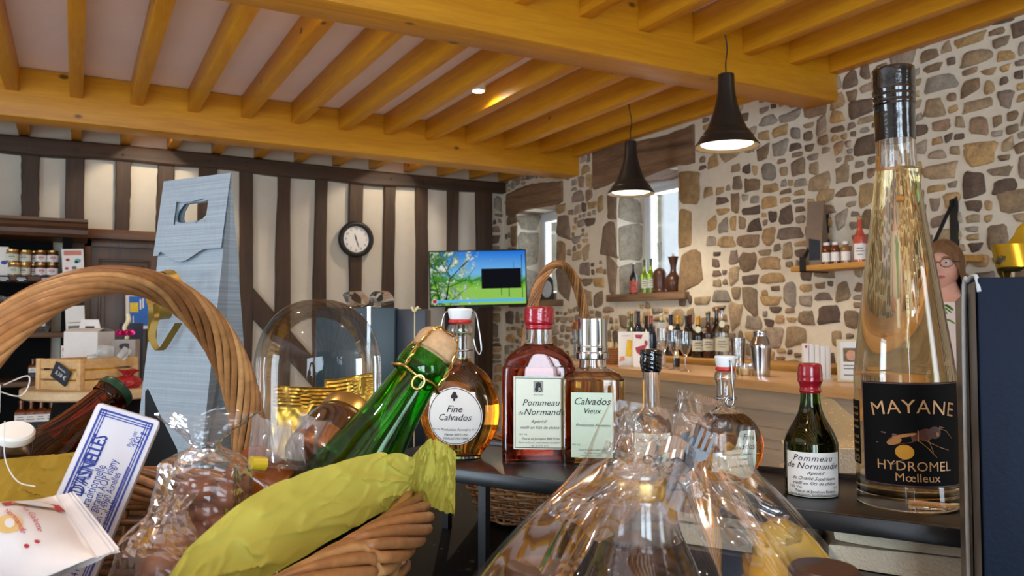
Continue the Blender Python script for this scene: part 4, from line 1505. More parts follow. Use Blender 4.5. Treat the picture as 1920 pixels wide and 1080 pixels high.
# ------------------------------------------------------------------ wall shelf on the stone wall
ZW = 1.625
ya, yb = on_x(1482, 500, 3.57).y, on_x(1800, 500, 3.57).y
ws = thing('wall_shelf', 'pale wooden wall shelf on black straps, fixed to the stone wall', 'shelf', (3.57, yb, ZW))
obj('board', MB().box((0, 0, -.030), (.20, ya - yb, 0), bev=.003), m_yellow_wood, ws, 30)
for yy in (ya - yb - .09, on_x(1752, 450, 3.6).y - yb):
    mb = MB().box((-.006, yy - .02, -.036), (.2, yy + .02, -.030)).box((-.006, yy - .02, -.036), (-.001, yy + .02, .05))
    mb.tube([(0, yy, .03), (.19, yy, .28)], .013, 4, flat=.5)
    mb.box((.186, yy - .02, -.03), (.196, yy + .02, .30))
    obj('strap', mb, m_black, ws)


def on_wall_shelf(px, xo):
    p = on_x(px, 490, 3.57 + xo)
    return Vector((p.x, p.y, ZW)), (p - CAMP).dot(_F)


p, d = on_wall_shelf(1532, .10)
k = d / FPX
bc = thing('bottle_carton', 'grey-brown bottle carton with a punched hole, on the wall shelf', 'carton', p, facing(p, -18))
w, dp, h = 15 * k, .05, 122 * k
mb = MB()
mb.rings([[(-w, -dp, 0), (w, -dp, 0), (w, dp, 0), (-w, dp, 0)], [(-w, -dp, h * .45), (w, -dp, h * .45), (w, dp, h * .45), (-w, dp, h * .45)], [(-w, -.004, h), (w, -.004, h), (w, .004, h), (-w, .004, h)]], 0, True, True, True)
obj('carton_body', mb, plain('kraft_grey', rgb(128, 108, 90), .7, 0, .08, 30), bc)
n = 12
obj('hole', MB().add([(.3 * w + .011 * math.cos(2 * PI * i / n), -.0105 + (-.0) , h * .90 + .011 * math.sin(2 * PI * i / n)) for i in range(n)], [tuple(range(n))]), m_black, bc)  # flat black disc on the card, painted for the dark of the opening
obj('printed_panel', MB().add([(-w * .6, -dp - .001, .03), (w * .75, -dp - .001, .03), (w * .75, -dp - .001, h * .38), (-w * .6, -dp - .001, h * .42)], [(0, 1, 2, 3)]), m_slate, bc)
jb = None
for i, (px, lab, m) in enumerate(((1550, 'small amber juice bottle nearest to the carton on the wall shelf', m_amber_dark), (1567, 'small amber juice bottle in the middle of three on the wall shelf', m_amber_dark),
                                  (1586, 'small yellow juice bottle, last of three on the wall shelf', m_pate))):
    p, d = on_wall_shelf(px, .08)
    h = 42 * d / FPX
    r = h * .21
    o = thing('juice_bottle', lab, 'bottle', p, facing(p), 'small juice bottles on the wall shelf')
    obj('glass_body', MB().lathe(crom([(r * .9, 0), (r, .003), (r, h * .6), (r * .8, h * .74), (r * .55, h * .84), (r * .55, h * .88)], 3), 18), m, o, 40)
    obj('cap', MB().lathe([(r * .66, h * .87), (r * .66, h)], 16), m_white, o)
    l = MB().grid(lambda u, v: ((r + .001) * math.sin((u - .5) * 2.2), -(r + .001) * math.cos((u - .5) * 2.2), h * (.14 + .4 * v)), 8, 1)
    obj('label', l, m_paper, o)
p, d = on_wall_shelf(1613, .08)
m_pinkdrink = plain('pink_drink_bottle', rgb(196, 84, 66), .12, 0, .12, 20, Coat_Weight=.5)
wine_bottle('pink_bottle', 'pink drink bottle with a white label on the wall shelf', p, 88 * d / FPX, .032, m_pinkdrink, m_cork, m_paper, neck=.36, capf=.08, lab_z=(.06, .40))

# ------------------------------------------------------------------ things on the window sills
def on_sill(px, x, z):
    p = on_x(px, 520, x)
    return Vector((p.x, p.y, z + .003)), (p - CAMP).dot(_F)


m_gl_lime = plain('lime_green_bottle', rgb(150, 176, 40), .12, 0, .15, 20, Coat_Weight=.5, Transmission_Weight=.5)
p, d = on_sill(1188, 3.88, W2[2])
wine_bottle('cider_bottle', 'dark bottle with a red label on the window sill', p, .255, .032, m_gl_dark, m_white, plain('red_label', rgb(196, 84, 66), .6, 0, .4, 40), capf=.06, lab_z=(.05, .42))
p, d = on_sill(1209, 3.87, W2[2])
wine_bottle('green_bottle', 'lime green bottle next to the dark one on the window sill', p, .265, .030, m_gl_lime, m_gl_green, m_cream, capf=.2)
p, d = on_sill(1221, 3.85, W2[2])
wine_bottle('green_bottle', 'lime green bottle next to the brown pottery jar on the window sill', p, .265, .030, m_gl_lime, m_gl_green, m_cream, capf=.2)
p, d = on_sill(1238, 3.84, W2[2])
jg = thing('pottery_jar', 'brown domed pottery jar on the window sill', 'jar', p, 0)
obj('jar_body', MB().lathe(crom([(.062, 0), (.066, .01), (.056, .03), (.054, .12), (.046, .165), (.02, .185), (.004, .188)], 4), 24), m_brown_ceramic, jg, 40)
obj('wire_hook', MB().tube(crom([(0, 0, .18), (.0, 0, .25), (-.004, 0, .32), (-.02, 0, .345), (-.022, 0, .375), (0, 0, .385), (.018, 0, .37), (.01, 0, .35)], 5), .003, 6), m_wire, jg)
p, d = on_sill(1263, 3.84, W2[2])
vs = thing('pottery_vase', 'brown round pottery vase with a flared neck on the window sill', 'vase', p, 0)
obj('vase_body', MB().lathe(crom([(.04, 0), (.05, .01), (.062, .06), (.055, .11), (.026, .15), (.024, .19), (.040, .255), (.042, .26)], 4), 24), m_brown_ceramic, vs, 40)
obj('stopper', MB().lathe([(.01, .258), (.006, .285)], 10), m_wire, vs)
p, d = on_sill(1024, 3.90, W1[2])
pq = thing('oval_plaque', 'black plaque with a pale oval standing on the far window sill', 'plaque', p, facing(p, 0))
T = Matrix.Rotation(math.radians(-12), 4, 'X')
obj('panel', MB().prism([(-.075, 0), (.075, 0), (.065, .20), (.04, .235), (-.02, .235), (-.05, .2)], -.012, .012, X=T @ Matrix.Rotation(PI / 2, 4, 'X')), m_black, pq)
obj('oval', MB().prism([(.005 + .05 * math.cos(2 * PI * i / 20), .11 + .085 * math.sin(2 * PI * i / 20)) for i in range(20)], .0122, .016, X=T @ Matrix.Rotation(PI / 2, 4, 'X')), plain('grey_oval', rgb(176, 178, 180), .4), pq)

# ------------------------------------------------------------------ the woman behind the bar
wp = at(1769, 499, 3.55)                      # middle of the head
fw = facing(wp, -12)                          # turned towards the middle of the room
person = thing('person', 'person with glasses and long light brown hair behind the bar, in a pale top', 'person', (wp.x, wp.y, 0), fw)
hz = wp.z


def head(u, v):
    a, b = 2 * PI * u, PI * (v - .5)
    x, y, z = math.cos(b) * math.sin(a), -math.cos(b) * math.cos(a), math.sin(b)
    X, Y, Z = x * .073, y * .092, z * .112
    f = max(0, -y)
    if Z < 0:
        X *= 1 - .30 * (-z) ** 1.4
        Y = Y * (1 - .10 * (-z)) - .012 * f * (-z)
    g = lambda cx, cz, sx_, sz_: math.exp(-((X - cx) / sx_) ** 2 - ((Z - cz) / sz_) ** 2) * (f ** 1.5)
    Y -= .020 * g(0, -.020, .011, .014) + .010 * g(0, .004, .008, .02) + .006 * g(0, -.052, .020, .008) + .007 * g(0, -.088, .018, .014) + .004 * g(0, .034, .05, .012)
    Y += .010 * (g(.030, .010, .015, .011) + g(-.030, .010, .015, .011)) + .004 * g(0, -.040, .03, .005)
    return (X, Y, Z + hz)


bm_head = MB().grid(head, 44, 32, u_closed=True)
for s in (-1, 1):
    bm_head.tube(crom([(s * .070, .0, hz + .018), (s * .080, .012, hz + .022), (s * .082, .016, hz - .004), (s * .073, .006, hz - .028)], 4), [.005] * 12 + [.004], 8)
# body: one continuous tapered surface grown round a skeleton
SK = {'pelvis': ((0, .02, .92), .125), 'waist': ((0, .01, 1.06), .105), 'chest': ((0, .01, 1.24), .125), 'collar': ((0, .015, 1.385), .085), 'neck': ((0, .012, 1.44), .05), 'skull': ((0, .005, hz - .03), .052),
      'lsh': ((.155, .01, 1.365), .052), 'lel': ((.215, -.03, 1.09), .038), 'lwr': ((.13, -.22, 1.095), .026), 'lhd': ((.09, -.29, 1.085), .022),
      'rsh': ((-.155, .01, 1.365), .052), 'rel': ((-.215, -.02, 1.09), .038), 'rwr': ((-.14, -.20, 1.10), .026), 'rhd': ((-.11, -.27, 1.085), .022),
      'lhip': ((.085, .02, .86), .092), 'lkn': ((.09, .0, .48), .058), 'lan': ((.09, .03, .09), .04), 'lto': ((.10, -.10, .045), .035),
      'rhip': ((-.085, .02, .86), .092), 'rkn': ((-.09, .0, .48), .058), 'ran': ((-.09, .03, .09), .04), 'rto': ((-.10, -.10, .045), .035)}
ED = [('pelvis', 'waist'), ('waist', 'chest'), ('chest', 'collar'), ('collar', 'neck'), ('neck', 'skull'), ('collar', 'lsh'), ('lsh', 'lel'), ('lel', 'lwr'), ('lwr', 'lhd'), ('collar', 'rsh'), ('rsh', 'rel'), ('rel', 'rwr'), ('rwr', 'rhd'),
      ('pelvis', 'lhip'), ('lhip', 'lkn'), ('lkn', 'lan'), ('lan', 'lto'), ('pelvis', 'rhip'), ('rhip', 'rkn'), ('rkn', 'ran'), ('ran', 'rto')]


def skin_obj(name, names, edges, mat, parent, grow=0.0, extra=None):
    idx = {n: i for i, n in enumerate(names)}
    me = bpy.data.meshes.new(name)
    me.from_pydata([SK[n][0] for n in names], [(idx[a], idx[b]) for a, b in edges], [])
    o = bpy.data.objects.new(name, me)
    COL.objects.link(o)
    md = o.modifiers.new('skin', 'SKIN')
    md.use_smooth_shade = True
    sv = me.skin_vertices[0].data if me.skin_vertices else None
    if sv is None:
        bm = bmesh.new(); bm.from_mesh(me); bm.verts.layers.skin.verify(); bm.to_mesh(me); bm.free()
        sv = me.skin_vertices[0].data
    for n in names:
        r_ = SK[n][1] + grow
        sv[idx[n]].radius = (r_ * (1.25 if n in ('pelvis', 'waist', 'chest') else 1), r_)
        sv[idx[n]].use_root = n == names[0]
    sub = o.modifiers.new('smooth', 'SUBSURF')
    sub.levels = sub.render_levels = 2
    dg = bpy.context.evaluated_depsgraph_get()
    m2 = bpy.data.meshes.new_from_object(o.evaluated_get(dg))
    bpy.data.objects.remove(o)
    mb_ = MB()
    mb_.add([v.co[:] for v in m2.vertices], [tuple(p_.vertices) for p_ in m2.polygons])
    if extra is not None:
        mb_.add(extra.v, extra.f)
    r = obj(name, mb_, mat, parent, 70)
    return r


hands_mb = MB()
for s, wr, hd in ((1, 'lwr', 'lhd'), (-1, 'rwr', 'rhd')):
    b0 = Vector(SK[hd][0])
    dr = (b0 - Vector(SK[wr][0])).normalized()
    sd = Vector((dr.y, -dr.x, 0)).normalized() * s
    for fi, L in enumerate((.062, .07, .066, .052)):
        base = b0 + dr * .012 + sd * (.022 - fi * .0145)
        hands_mb.tube([base, base + dr * L * .5 + Vector((0, 0, .004)), base + dr * L * .8 - Vector((0, 0, .006)), base + dr * L - Vector((0, 0, .014))], [.0085, .008, .0075, .006], 8)
    base = b0 - dr * .02 + sd * .022
    hands_mb.tube([base, base + dr * .025 + sd * .016, base + dr * .05 + sd * .014 - Vector((0, 0, .006))], [.010, .009, .007], 8)
hands_mb.add(bm_head.v, bm_head.f)
skin_obj('body', list(SK), ED, m_skin, person, 0.0, hands_mb)
TOP = ['chest', 'waist', 'pelvis', 'collar', 'lsh', 'lel', 'rsh', 'rel']
skin_obj('pale_top', TOP, [e for e in ED if e[0] in TOP and e[1] in TOP], plain('pale_knit', rgb(222, 206, 196), .9, 0, .05, 50, .4, 200), person, .012)
LEGS = ['pelvis', 'lhip', 'lkn', 'lan', 'rhip', 'rkn', 'ran']
skin_obj('trousers', LEGS, [e for e in ED if e[0] in LEGS and e[1] in LEGS], plain('dark_trousers', rgb(40, 42, 52), .8), person, .010)
# hair: cap and long sides
hm = MB()


def hair(u, v):
    a = 2 * PI * u
    # v 0 at the crown, 1 at the ends
    front = max(0.0, math.cos(a)) ** 1.2
    lim = .46 + .54 * (1 - front)
    vv = v * lim
    b = PI / 2 - vv * 2.35
    r_ = 1.10 + .025 * math.sin(13 * a) + .02 * math.sin(29 * a)
    if b > -.15:
        x, y, z = math.cos(b) * math.sin(a), -math.cos(b) * math.cos(a), math.sin(b)
        return (x * .076 * r_, y * .094 * r_ + .006, z * .116 * 1.06 + hz)
    t_ = (-.15 - b)
    x, y = math.cos(-.15) * math.sin(a), -math.cos(-.15) * math.cos(a)
    return (x * (.076 * r_ + .02 * t_), y * (.094 * r_ + .01 * t_) + .006, hz - .02 - t_ * .28)


hm.grid(hair, 60, 22, u_closed=True)
obj('hair', hm, m_hair, person, 60)
for s in (-1, 1):
    e = obj('eye', MB().ball((s * .030, -.0738, hz + .010), .0112, 12), plain('eye_white', rgb(226, 222, 216), .3), person, 60)
    obj('iris', MB().ball((s * .030 - .001, -.0822, hz + .010), .0052, 10), m_ink, e, 60)
    obj('eyebrow', MB().tube(crom([(s * .014, -.092, hz + .030), (s * .03, -.091, hz + .035), (s * .047, -.080, hz + .029)], 4), .0032, 6), m_hair, person, 60)
obj('lips', MB().tube(crom([(-.022, -.086, hz - .052), (-.008, -.0965, hz - .049), (0, -.0975, hz - .050), (.008, -.0965, hz - .049), (.022, -.086, hz - .052), (.010, -.0955, hz - .057), (0, -.097, hz - .058), (-.010, -.0955, hz - .057), (-.022, -.086, hz - .052)], 3), .0036, 6), plain('lips', rgb(186, 96, 92), .4), person, 60)
gl = MB()
for s in (-1, 1):
    gl.tube([(s * .033 + .025 * math.cos(t_), -.101 - .002 * math.cos(t_) * s + .010 * abs(math.cos(t_)) * (1 if s * math.cos(t_) > 0 else 0), hz + .008 + .019 * math.sin(t_)) for t_ in [2 * PI * i / 24 for i in range(24)]], .0016, 6, closed=True)
    gl.tube([(s * .058, -.092, hz + .012), (s * .074, -.05, hz + .014), (s * .078, .005, hz + .014)], .0015, 6)
gl.tube(crom([(-.008, -.102, hz + .010), (0, -.106, hz + .014), (.008, -.102, hz + .010)], 4), .0015, 6)
obj('glasses', gl, m_ink, person, 60)
# ------------------------------------------------------------------ the black display table and the narrow raised shelf
Z_T, Z_S = 1.08, 1.18
SA = Vector((.857, -.515)); SN = Vector((.515, .857))


def UN(u, n, z=0.0):
    q = SA * u + SN * n
    return H(q.x, q.y, z)


_wd = UN(1, 0) - UN(0, 0)
SROT = math.atan2(_wd.y, _wd.x)
tbl = thing('display_table', 'large black display table under the baskets, bottles and glass dome', 'table', UN(-.35, .70, 0), SROT)
t = NT('black_speckled_laminate')
v = t.coords()
sp = t.n('ShaderNodeTexVoronoi', i_Vector=v, i_Scale=46.0).outputs['Distance']
c = t.mix(t.ramp(sp, [(.05, (1, 1, 1)), (.08, (0, 0, 0))]), rgb(10, 11, 14), rgb(130, 136, 146))
t.principled(c, .55, 0, None, Specular_IOR_Level=.12)
m_laminate = t.m
obj('table_top', MB().box((-1.0, -.42, Z_T - .035), (.72, .50, Z_T), bev=.004), m_laminate, tbl, 30)
obj('plinth', MB().box((-.94, -.36, 0), (.66, .44, Z_T - .035)), m_black, tbl)

U0, U1, N0, N1 = -.545, .028, .612, .757
rack = thing('bottle_shelf', 'narrow black metal shelf carrying the row of spirit bottles', 'shelf', UN((U0 + U1) / 2, (N0 + N1) / 2, Z_T), SROT)
hu, hn, hz_ = (U1 - U0) / 2, (N1 - N0) / 2, Z_S - Z_T
obj('shelf_top', MB().box((-hu, -hn, hz_ - .003), (hu, hn, hz_), bev=.001).box((-hu, -hn - .002, hz_ - .012), (hu, -hn + .003, hz_ + .001), bev=.001)
    .box((-hu, hn - .003, hz_ - .012), (hu, hn + .002, hz_ + .004), bev=.001), m_black_shelf, rack, 30)
for x in (-.1415, hu - .006):
    for y in (-hn + .004, hn - .004):
        obj('post', MB().box((x - .004, y - .004, 0), (x + .004, y + .004, hz_ - .003)), m_black_shelf, rack)
for y in (-hn + .004, hn - .004):
    obj('post', MB().box((-hu + .001, y - .004, 0), (-hu + .009, y + .004, hz_ - .003)), m_black_shelf, rack)
TIER = .056
obj('lower_tier', MB().box((-.06, -hn + .012, TIER - .004), (hu - .012, hn - .006, TIER)).box((-.06, -hn + .030, 0), (hu - .012, -hn + .034, TIER - .004)), m_black_shelf, rack)


def shelf_local(u, n, z):
    return (u - (U0 + U1) / 2, n - (N0 + N1) / 2, z)


for i, (ua, ub, lab) in enumerate(((-.255, -.122, 'folded cream towel lying under the shelf below the small green bottle'), (-.105, .010, 'folded cream towel lying under the shelf below the tall bottle'))):
    tw = thing('folded_towel', lab, 'towel', UN((ua + ub) / 2, .69, Z_T + TIER), SROT, 'towels under the bottle shelf')
    mb = MB()
    w = (ub - ua) / 2
    for k, (z, th, s) in enumerate(((0.0095, .0090, 1.0), (.0270, .0078, .94))):
        mb.grid(lambda a, b: (lambda tt, y: ((w * s - .004) * max(-1, min(1, 1.35 * math.cos(tt))) + .004 * math.cos(tt), y + .002 * math.sin(tt * 2 + k), z + th * math.copysign(abs(math.sin(tt)) ** .6, math.sin(tt)) + .0008 * math.sin(y * 130 + tt * 3)))(2 * PI * a, -.055 + .11 * b), 36, 20, u_closed=True)
        n0 = len(mb.v) - 36 * 21
        mb.f.append(tuple(n0 + q for q in range(36))); mb.m.append(0); mb.c.append(None)
    obj('fold', mb, m_towel, tw, 60)

# towels and sheer bag behind the shelf
q = at(1572, 868, .86)
tw = thing('towel_stack', 'stack of folded cream towels behind the shelf, beside the tall bottle', 'towels', (q.x, q.y, Z_T), SROT + .3)
mb = MB()
for k in range(4):
    mb.grid(lambda a, b: ((.062 - .002 * k) * max(-1, min(1, 1.25 * math.cos(2 * PI * a))), -.035 + .07 * b, .013 + .0265 * k + .0125 * math.copysign(abs(math.sin(2 * PI * a)) ** .6, math.sin(2 * PI * a))), 32, 6, u_closed=True)
    n0 = len(mb.v) - 32 * 7
    mb.f.append(tuple(n0 + qq for qq in range(32))); mb.m.append(0); mb.c.append(None)
obj('folded_towels', mb, m_towel, tw, 60)
t = NT('sheer_gold_organza')
v = t.coords()
sp = t.n('ShaderNodeTexVoronoi', i_Vector=v, i_Scale=260.0).outputs['Distance']
spk = t.ramp(sp, [(.10, (1, 1, 1)), (.18, (0, 0, 0))])
tr_ = t.n('ShaderNodeBsdfTransparent', i_Color=(.93, .89, .82))
df = t.n('ShaderNodeBsdfDiffuse', i_Color=rgb(220, 196, 150))
gl_ = t.n('ShaderNodeBsdfGlossy', i_Color=rgb(240, 220, 160), i_Roughness=.3)
m1 = t.n('ShaderNodeMixShader', i_0=.42, i_1=tr_.outputs[0], i_2=df.outputs[0])
m2_ = t.n('ShaderNodeMixShader', i_0=spk, i_1=m1.outputs[0], i_2=gl_.outputs[0])
t.link(m2_.outputs[0], t.out.inputs[0])
og = thing('organza_wrap', 'sheer gold speckled organza wrap lying over the stacked towels', 'wrap', (q.x, q.y, Z_T), SROT + .3)
kq = .86 / FPX
mb = MB()
for s in (-1, 1):
    mb.grid(lambda u, v_: ((-.040 + .075 * u), s * .030 * (1 - .5 * v_), .100 + v_ * (.025 + .030 * math.sin(PI * min(1, .25 + u * .75)) ** 2) + .0015 * math.sin(u * 20 + s)), 24, 8)
obj('sheer_sheet', mb, t.m, og, 70)


# ------------------------------------------------------------------ bottles
def sect(a, b, e, z, n=56):
    out = []
    for i in range(n):
        t_ = 2 * PI * i / n
        ca, sa = math.cos(t_), math.sin(t_)
        out.append((a * math.copysign(abs(ca) ** (2 / e), ca), b * math.copysign(abs(sa) ** (2 / e), sa), z))
    return out


class Bottle:
    """profile: (dy above the base, half width, half depth, squareness) in pixels of the photograph at the bottle's own distance"""

    def __init__(self, name, label, px, py, prof, turn, glass_m, liq_m, fill, group=None, wall=.0016, base=.004, z=Z_S, smooth_n=6):
        self.p = on_z(px, py, z)
        self.d = (self.p - CAMP).dot(_F)
        k = self.k = self.d / FPX
        self.root = thing(name, label, 'bottle', self.p, facing(self.p, turn), group)
        self.prof = [(dy * k, a * k, b * k, e) for dy, a, b, e in crom(prof, smooth_n)]
        outer = self.prof
        inner = [(max(zz, base) if zz < base * 1.5 else zz, max(.0012, a - wall), max(.0012, b - wall), e) for zz, a, b, e in outer if zz >= base * .9]
        inner[0] = (base, inner[0][1] * .9, inner[0][2] * .9, inner[0][3])
        rg = [sect(a, b, e, zz) for zz, a, b, e in outer] + [sect(a, b, e, zz) for zz, a, b, e in reversed(inner)]
        o = MB()
        o.rings(rg, 0, True, True, True)
        self.glass = obj('glass_body', o, glass_m, self.root, 60)
        if liq_m is not None:
            f = fill * k
            lq = [(zz - (.0005 if i == 0 else 0), a + .0004, b + .0004, e) for i, (zz, a, b, e) in enumerate(inner) if zz < f]
            a, b, e = self.at_z(f)
            lq.append((f, a - wall + .0004, b - wall + .0004, e))
            self.liquid = obj('liquid', MB().rings([sect(a_, b_, e_, z_) for z_, a_, b_, e_ in lq], 0, True, True, True), liq_m, self.root, 60)

    def at_z(self, z):
        P = self.prof
        for q, r in zip(P, P[1:]):
            if q[0] <= z <= r[0] and r[0] > q[0]:
                t_ = (z - q[0]) / (r[0] - q[0])
                return tuple(q[i] * (1 - t_) + r[i] * t_ for i in (1, 2, 3))
        return P[-1][1:] if z > P[-1][0] else P[0][1:]

    def surf(self, off=.0006, cx=0.0):
        """maps label coordinates (metres along the surface from angle cx, height) to the front of the bottle"""
        def fn(x, y):
            a, b, e = self.at_z(y)
            if abs(a - b) < 1e-4 and e < 2.4:
                t_ = x / a + cx
                return ((a + off) * math.sin(t_), -(a + off) * math.cos(t_), y)
            q = min(.999, abs((x + cx) / a))
            return (x + cx, -(b * (1 - q ** e) ** (1 / e)) - off, y)
        return fn

    def label(self, x0, x1, z0, z1, mat, cx=0.0, shape=None, name='label', off=.0006, flat=None):
        """x, z in pixels of the photograph"""
        k = self.k
        fn = self.surf(off, cx)
        mb = MB()
        nu, nv = 26, 10
        if shape is None:
            mb.grid(lambda u, v: fn((x0 + (x1 - x0) * u) * k, (z0 + (z1 - z0) * v) * k), nu, nv)
        else:
            mb.grid(lambda u, v: fn(*(c * k for c in shape(u, v))), nu, 14)
        return obj(name, mb, mat, self.root, 60)

    def text(self, parent, lines, mat, cx=0.0, off=.0011, name='lettering'):
        mb = MB()
        fn = self.surf(off, cx)
        k = self.k
        for s, size, x, y, shear, kw in lines:
            letters(mb, s, size * k, fn, x * k, y * k, shear, **{a: (b * k if a == 'arc' else b) for a, b in kw.items()})
        return obj(name, mb, mat, parent, 0)

    def shape(self, parent, polys, mat, cx=0.0, off=.0011, name='emblem'):
        mb = MB()
        fn = self.surf(off, cx)
        for pl_ in polys:
            mb.add([fn(x * self.k, y * self.k) for x, y in pl_], [tuple(range(len(pl_)))])
        return obj(name, mb, mat, parent, 0)

    def cap(self, name, prof, mat, seg=40, jitter=0.0, flute=0, parent=None):
        k = self.k
        P = crom(prof, 4)
        rg = []
        for r, z in P:
            rg.append([(k * (r + jitter * math.sin(3 * a + z * .3) * math.sin(z * .5 + 2 * a) + (.35 * math.cos(flute * a) if flute else 0)) * math.cos(a),
                        k * (r + jitter * math.sin(3 * a + z * .3) * math.sin(z * .5 + 2 * a) + (.35 * math.cos(flute * a) if flute else 0)) * math.sin(a), k * z) for a in [2 * PI * i / seg for i in range(seg)]])
        return obj(name, MB().rings(rg, 0, True, True, True), mat, parent or self.root, 45)


def ell(cx, cy, rx, ry, n=18, rot=0.0):
    return [(cx + rx * math.cos(2 * PI * i / n) * math.cos(rot) - ry * math.sin(2 * PI * i / n) * math.sin(rot),
             cy + rx * math.cos(2 * PI * i / n) * math.sin(rot) + ry * math.sin(2 * PI * i / n) * math.cos(rot)) for i in range(n)]


def line(x0, y0, x1, y1, w=1.2, w1=None):
    dx, dy = x1 - x0, y1 - y0
    L = math.hypot(dx, dy) or 1
    nx, ny = -dy / L / 2, dx / L / 2
    w1 = w if w1 is None else w1
    return [(x0 + nx * w, y0 + ny * w), (x0 - nx * w, y0 - ny * w), (x1 - nx * w1, y1 - ny * w1), (x1 + nx * w1, y1 + ny * w1)]


R2 = lambda dy, r: (dy, r, r, 2)
# 1 --- tall tapering bottle of mead
b = Bottle('tall_mead_bottle', 'tall tapering clear bottle of pale gold mead with a black label and black cap', 1703, 944,
           [R2(0, 82), R2(0, 82), R2(3, 87), R2(12, 89), R2(60, 88.5), R2(225, 88), R2(262, 85.5), R2(345, 75), R2(445, 61.5), R2(530, 49.5), R2(585, 42.5), R2(640, 36.5), R2(680, 35), R2(790, 34.5), R2(790, 34.5)], 0, m_glass, m_meadliq, 632, wall=.0024, base=.010)
b.root.rotation_euler = (0, math.radians(-.8), b.root.rotation_euler.z)
b.cap('capsule', [(35.8, 686), (35.8, 686), (36, 752), (36, 752), (38, 756), (38, 756), (37.2, 764), (38.2, 770), (37.4, 776), (38.4, 782), (38, 786), (38, 820), (36, 826), (30, 827), (30, 827)], m_black_gloss if 'm_black_gloss' in globals() else m_blackwax)
lab = b.label(-95, 95, 47, 232, plain('black_mead_label', rgb(9, 9, 11), .7, 0, .1, 40, Specular_IOR_Level=.15), cx=math.radians(10), name='front_label')
lab['label'] = 'black front label with gold lettering'
brd = bars(MB(), b.surf(.0009, math.radians(10)), [tuple(c * b.k for c in r) for r in frame_rects(-94, 48, 94, 231, 2)])
obj('label_border', brd, plain('label_border_purple', rgb(84, 56, 62), .5), lab, 0)
b.text(lab, [('MAYANE', 35, 0, 178, 0, dict(arc=330, space=1.06)), ('HYDROMEL', 24, -2, 76, 0, dict(space=1.0)), ('Mœlleux', 21, 2, 57, 0, {})], m_gold_ink, math.radians(10))
m_bee1 = plain('printed_bee_brown', rgb(92, 50, 36), .5, 0, .3, 60)
m_bee2 = plain('printed_bee_gold', rgb(176, 120, 62), .5, 0, .2, 60)
m_bee3 = plain('printed_pollen_yellow', rgb(214, 152, 28), .5, 0, .15, 60)
m_bee4 = plain('printed_wing_mauve', rgb(112, 78, 84), .5, 0, .2, 60)
cx10 = math.radians(10)
bee = b.shape(lab, [ell(-16, 133, 30, 9, 18, .22), ell(16, 140, 14, 11, 14, .2), ell(32, 144, 11, 11)], m_bee1, cx10, .0010, 'bee_body')
b.shape(bee, [ell(-34, 127, 13, 6, 14, .35), ell(-18, 138, 20, 3, 14, .2), line(4, 128, 4, 148, 1.5), ell(36, 141, 3, 4)] + [line(a, c, e, f, 1.3, .7) for a, c, e, f in
        ((2, 132, 20, 116), (20, 116, 34, 100), (16, 130, 40, 118), (40, 118, 58, 112), (20, 132, 28, 110), (38, 152, 54, 146), (54, 146, 66, 132), (40, 154, 50, 152))], m_bee2, cx10, .0013, 'bee_highlights')
b.shape(bee, [ell(-18, 109, 15, 13)], m_bee3, cx10, .0014, 'pollen_ball')
b.shape(bee, [line(-30, 134, -66, 122, 5, 1), line(-30, 138, -56, 142, 4, 2), line(-16, 98, -40, 84, 4, 1)], m_bee4, cx10, .0009, 'bee_wings')
side = b.label(-46, 6, 76, 194, plain('black_side_label', rgb(10, 10, 12), .7, 0, .1, 40, Specular_IOR_Level=.15), cx=math.radians(-62), name='side_label', off=.0004)
sl = [('miel liquoreux', 9, 178), ('fruit de miel', 9, 166), ('douceur', 9, 154), ('fermentée', 9, 142), ('à base de miel', 9, 124), ('de France', 9, 113), ('vins & miels', 8, 99), ('récolté', 7, 89), ('', 8, 80)]
b.text(side, [(s, sz_, 2, y, 0, dict(align='RIGHT')) for s, sz_, y in sl if s] + [('50 cl', 12, 3, 80.5, 0, dict(align='RIGHT'))], m_gold_ink, math.radians(-62), .0009)

# 2 --- small dark green bottle with red wax
b = Bottle('small_green_bottle', 'small dark green bottle with red wax top and white label, next to the tall bottle', 1522, 925,
           [R2(0, 44), R2(0, 44), R2(4, 47.5), R2(12, 48.5), R2(88, 48.5), R2(100, 47), R2(118, 40), R2(136, 30), R2(152, 22.5), R2(170, 18.5), R2(196, 17.5), R2(230, 17), R2(230, 17)], 0, m_glass_green, m_ciderdark, 168)
b.cap('wax_cap', [(18.6, 188), (18.6, 188), (20, 192), (18.5, 198), (20.5, 206), (22.5, 210), (22.2, 216), (22.6, 222), (21.8, 228), (21, 238), (17, 243), (8, 243.5), (8, 243.5)], m_redwax)
lab = b.label(-48, 56, 2, 83, m_paper, cx=0)
b.text(lab, [('Pommeau', 15.5, 2, 68, .35, dict(space=1.15)), ('de Normandie', 15.5, 2, 54, .35, dict(space=1.05)), ('Apéritif', 9, 6, 43.5, .5, {}), ('de Qualité Supérieure', 8.5, 4, 34, .5, {}), ('vieilli en fûts de chêne', 8.5, 4, 25, .5, {}),
             ('16% Vol.', 7, -40, 18, 0, dict(align='LEFT')), ('5 cl', 6, 44, 18, 0, {}), ('Pascal et Jocelyne Breton', 7, 8, 11, 0, {}), ('Manoir de Durcet - 61600 Magny-le-Désert', 4.8, 4, 5.5, 0, {})], m_ink)

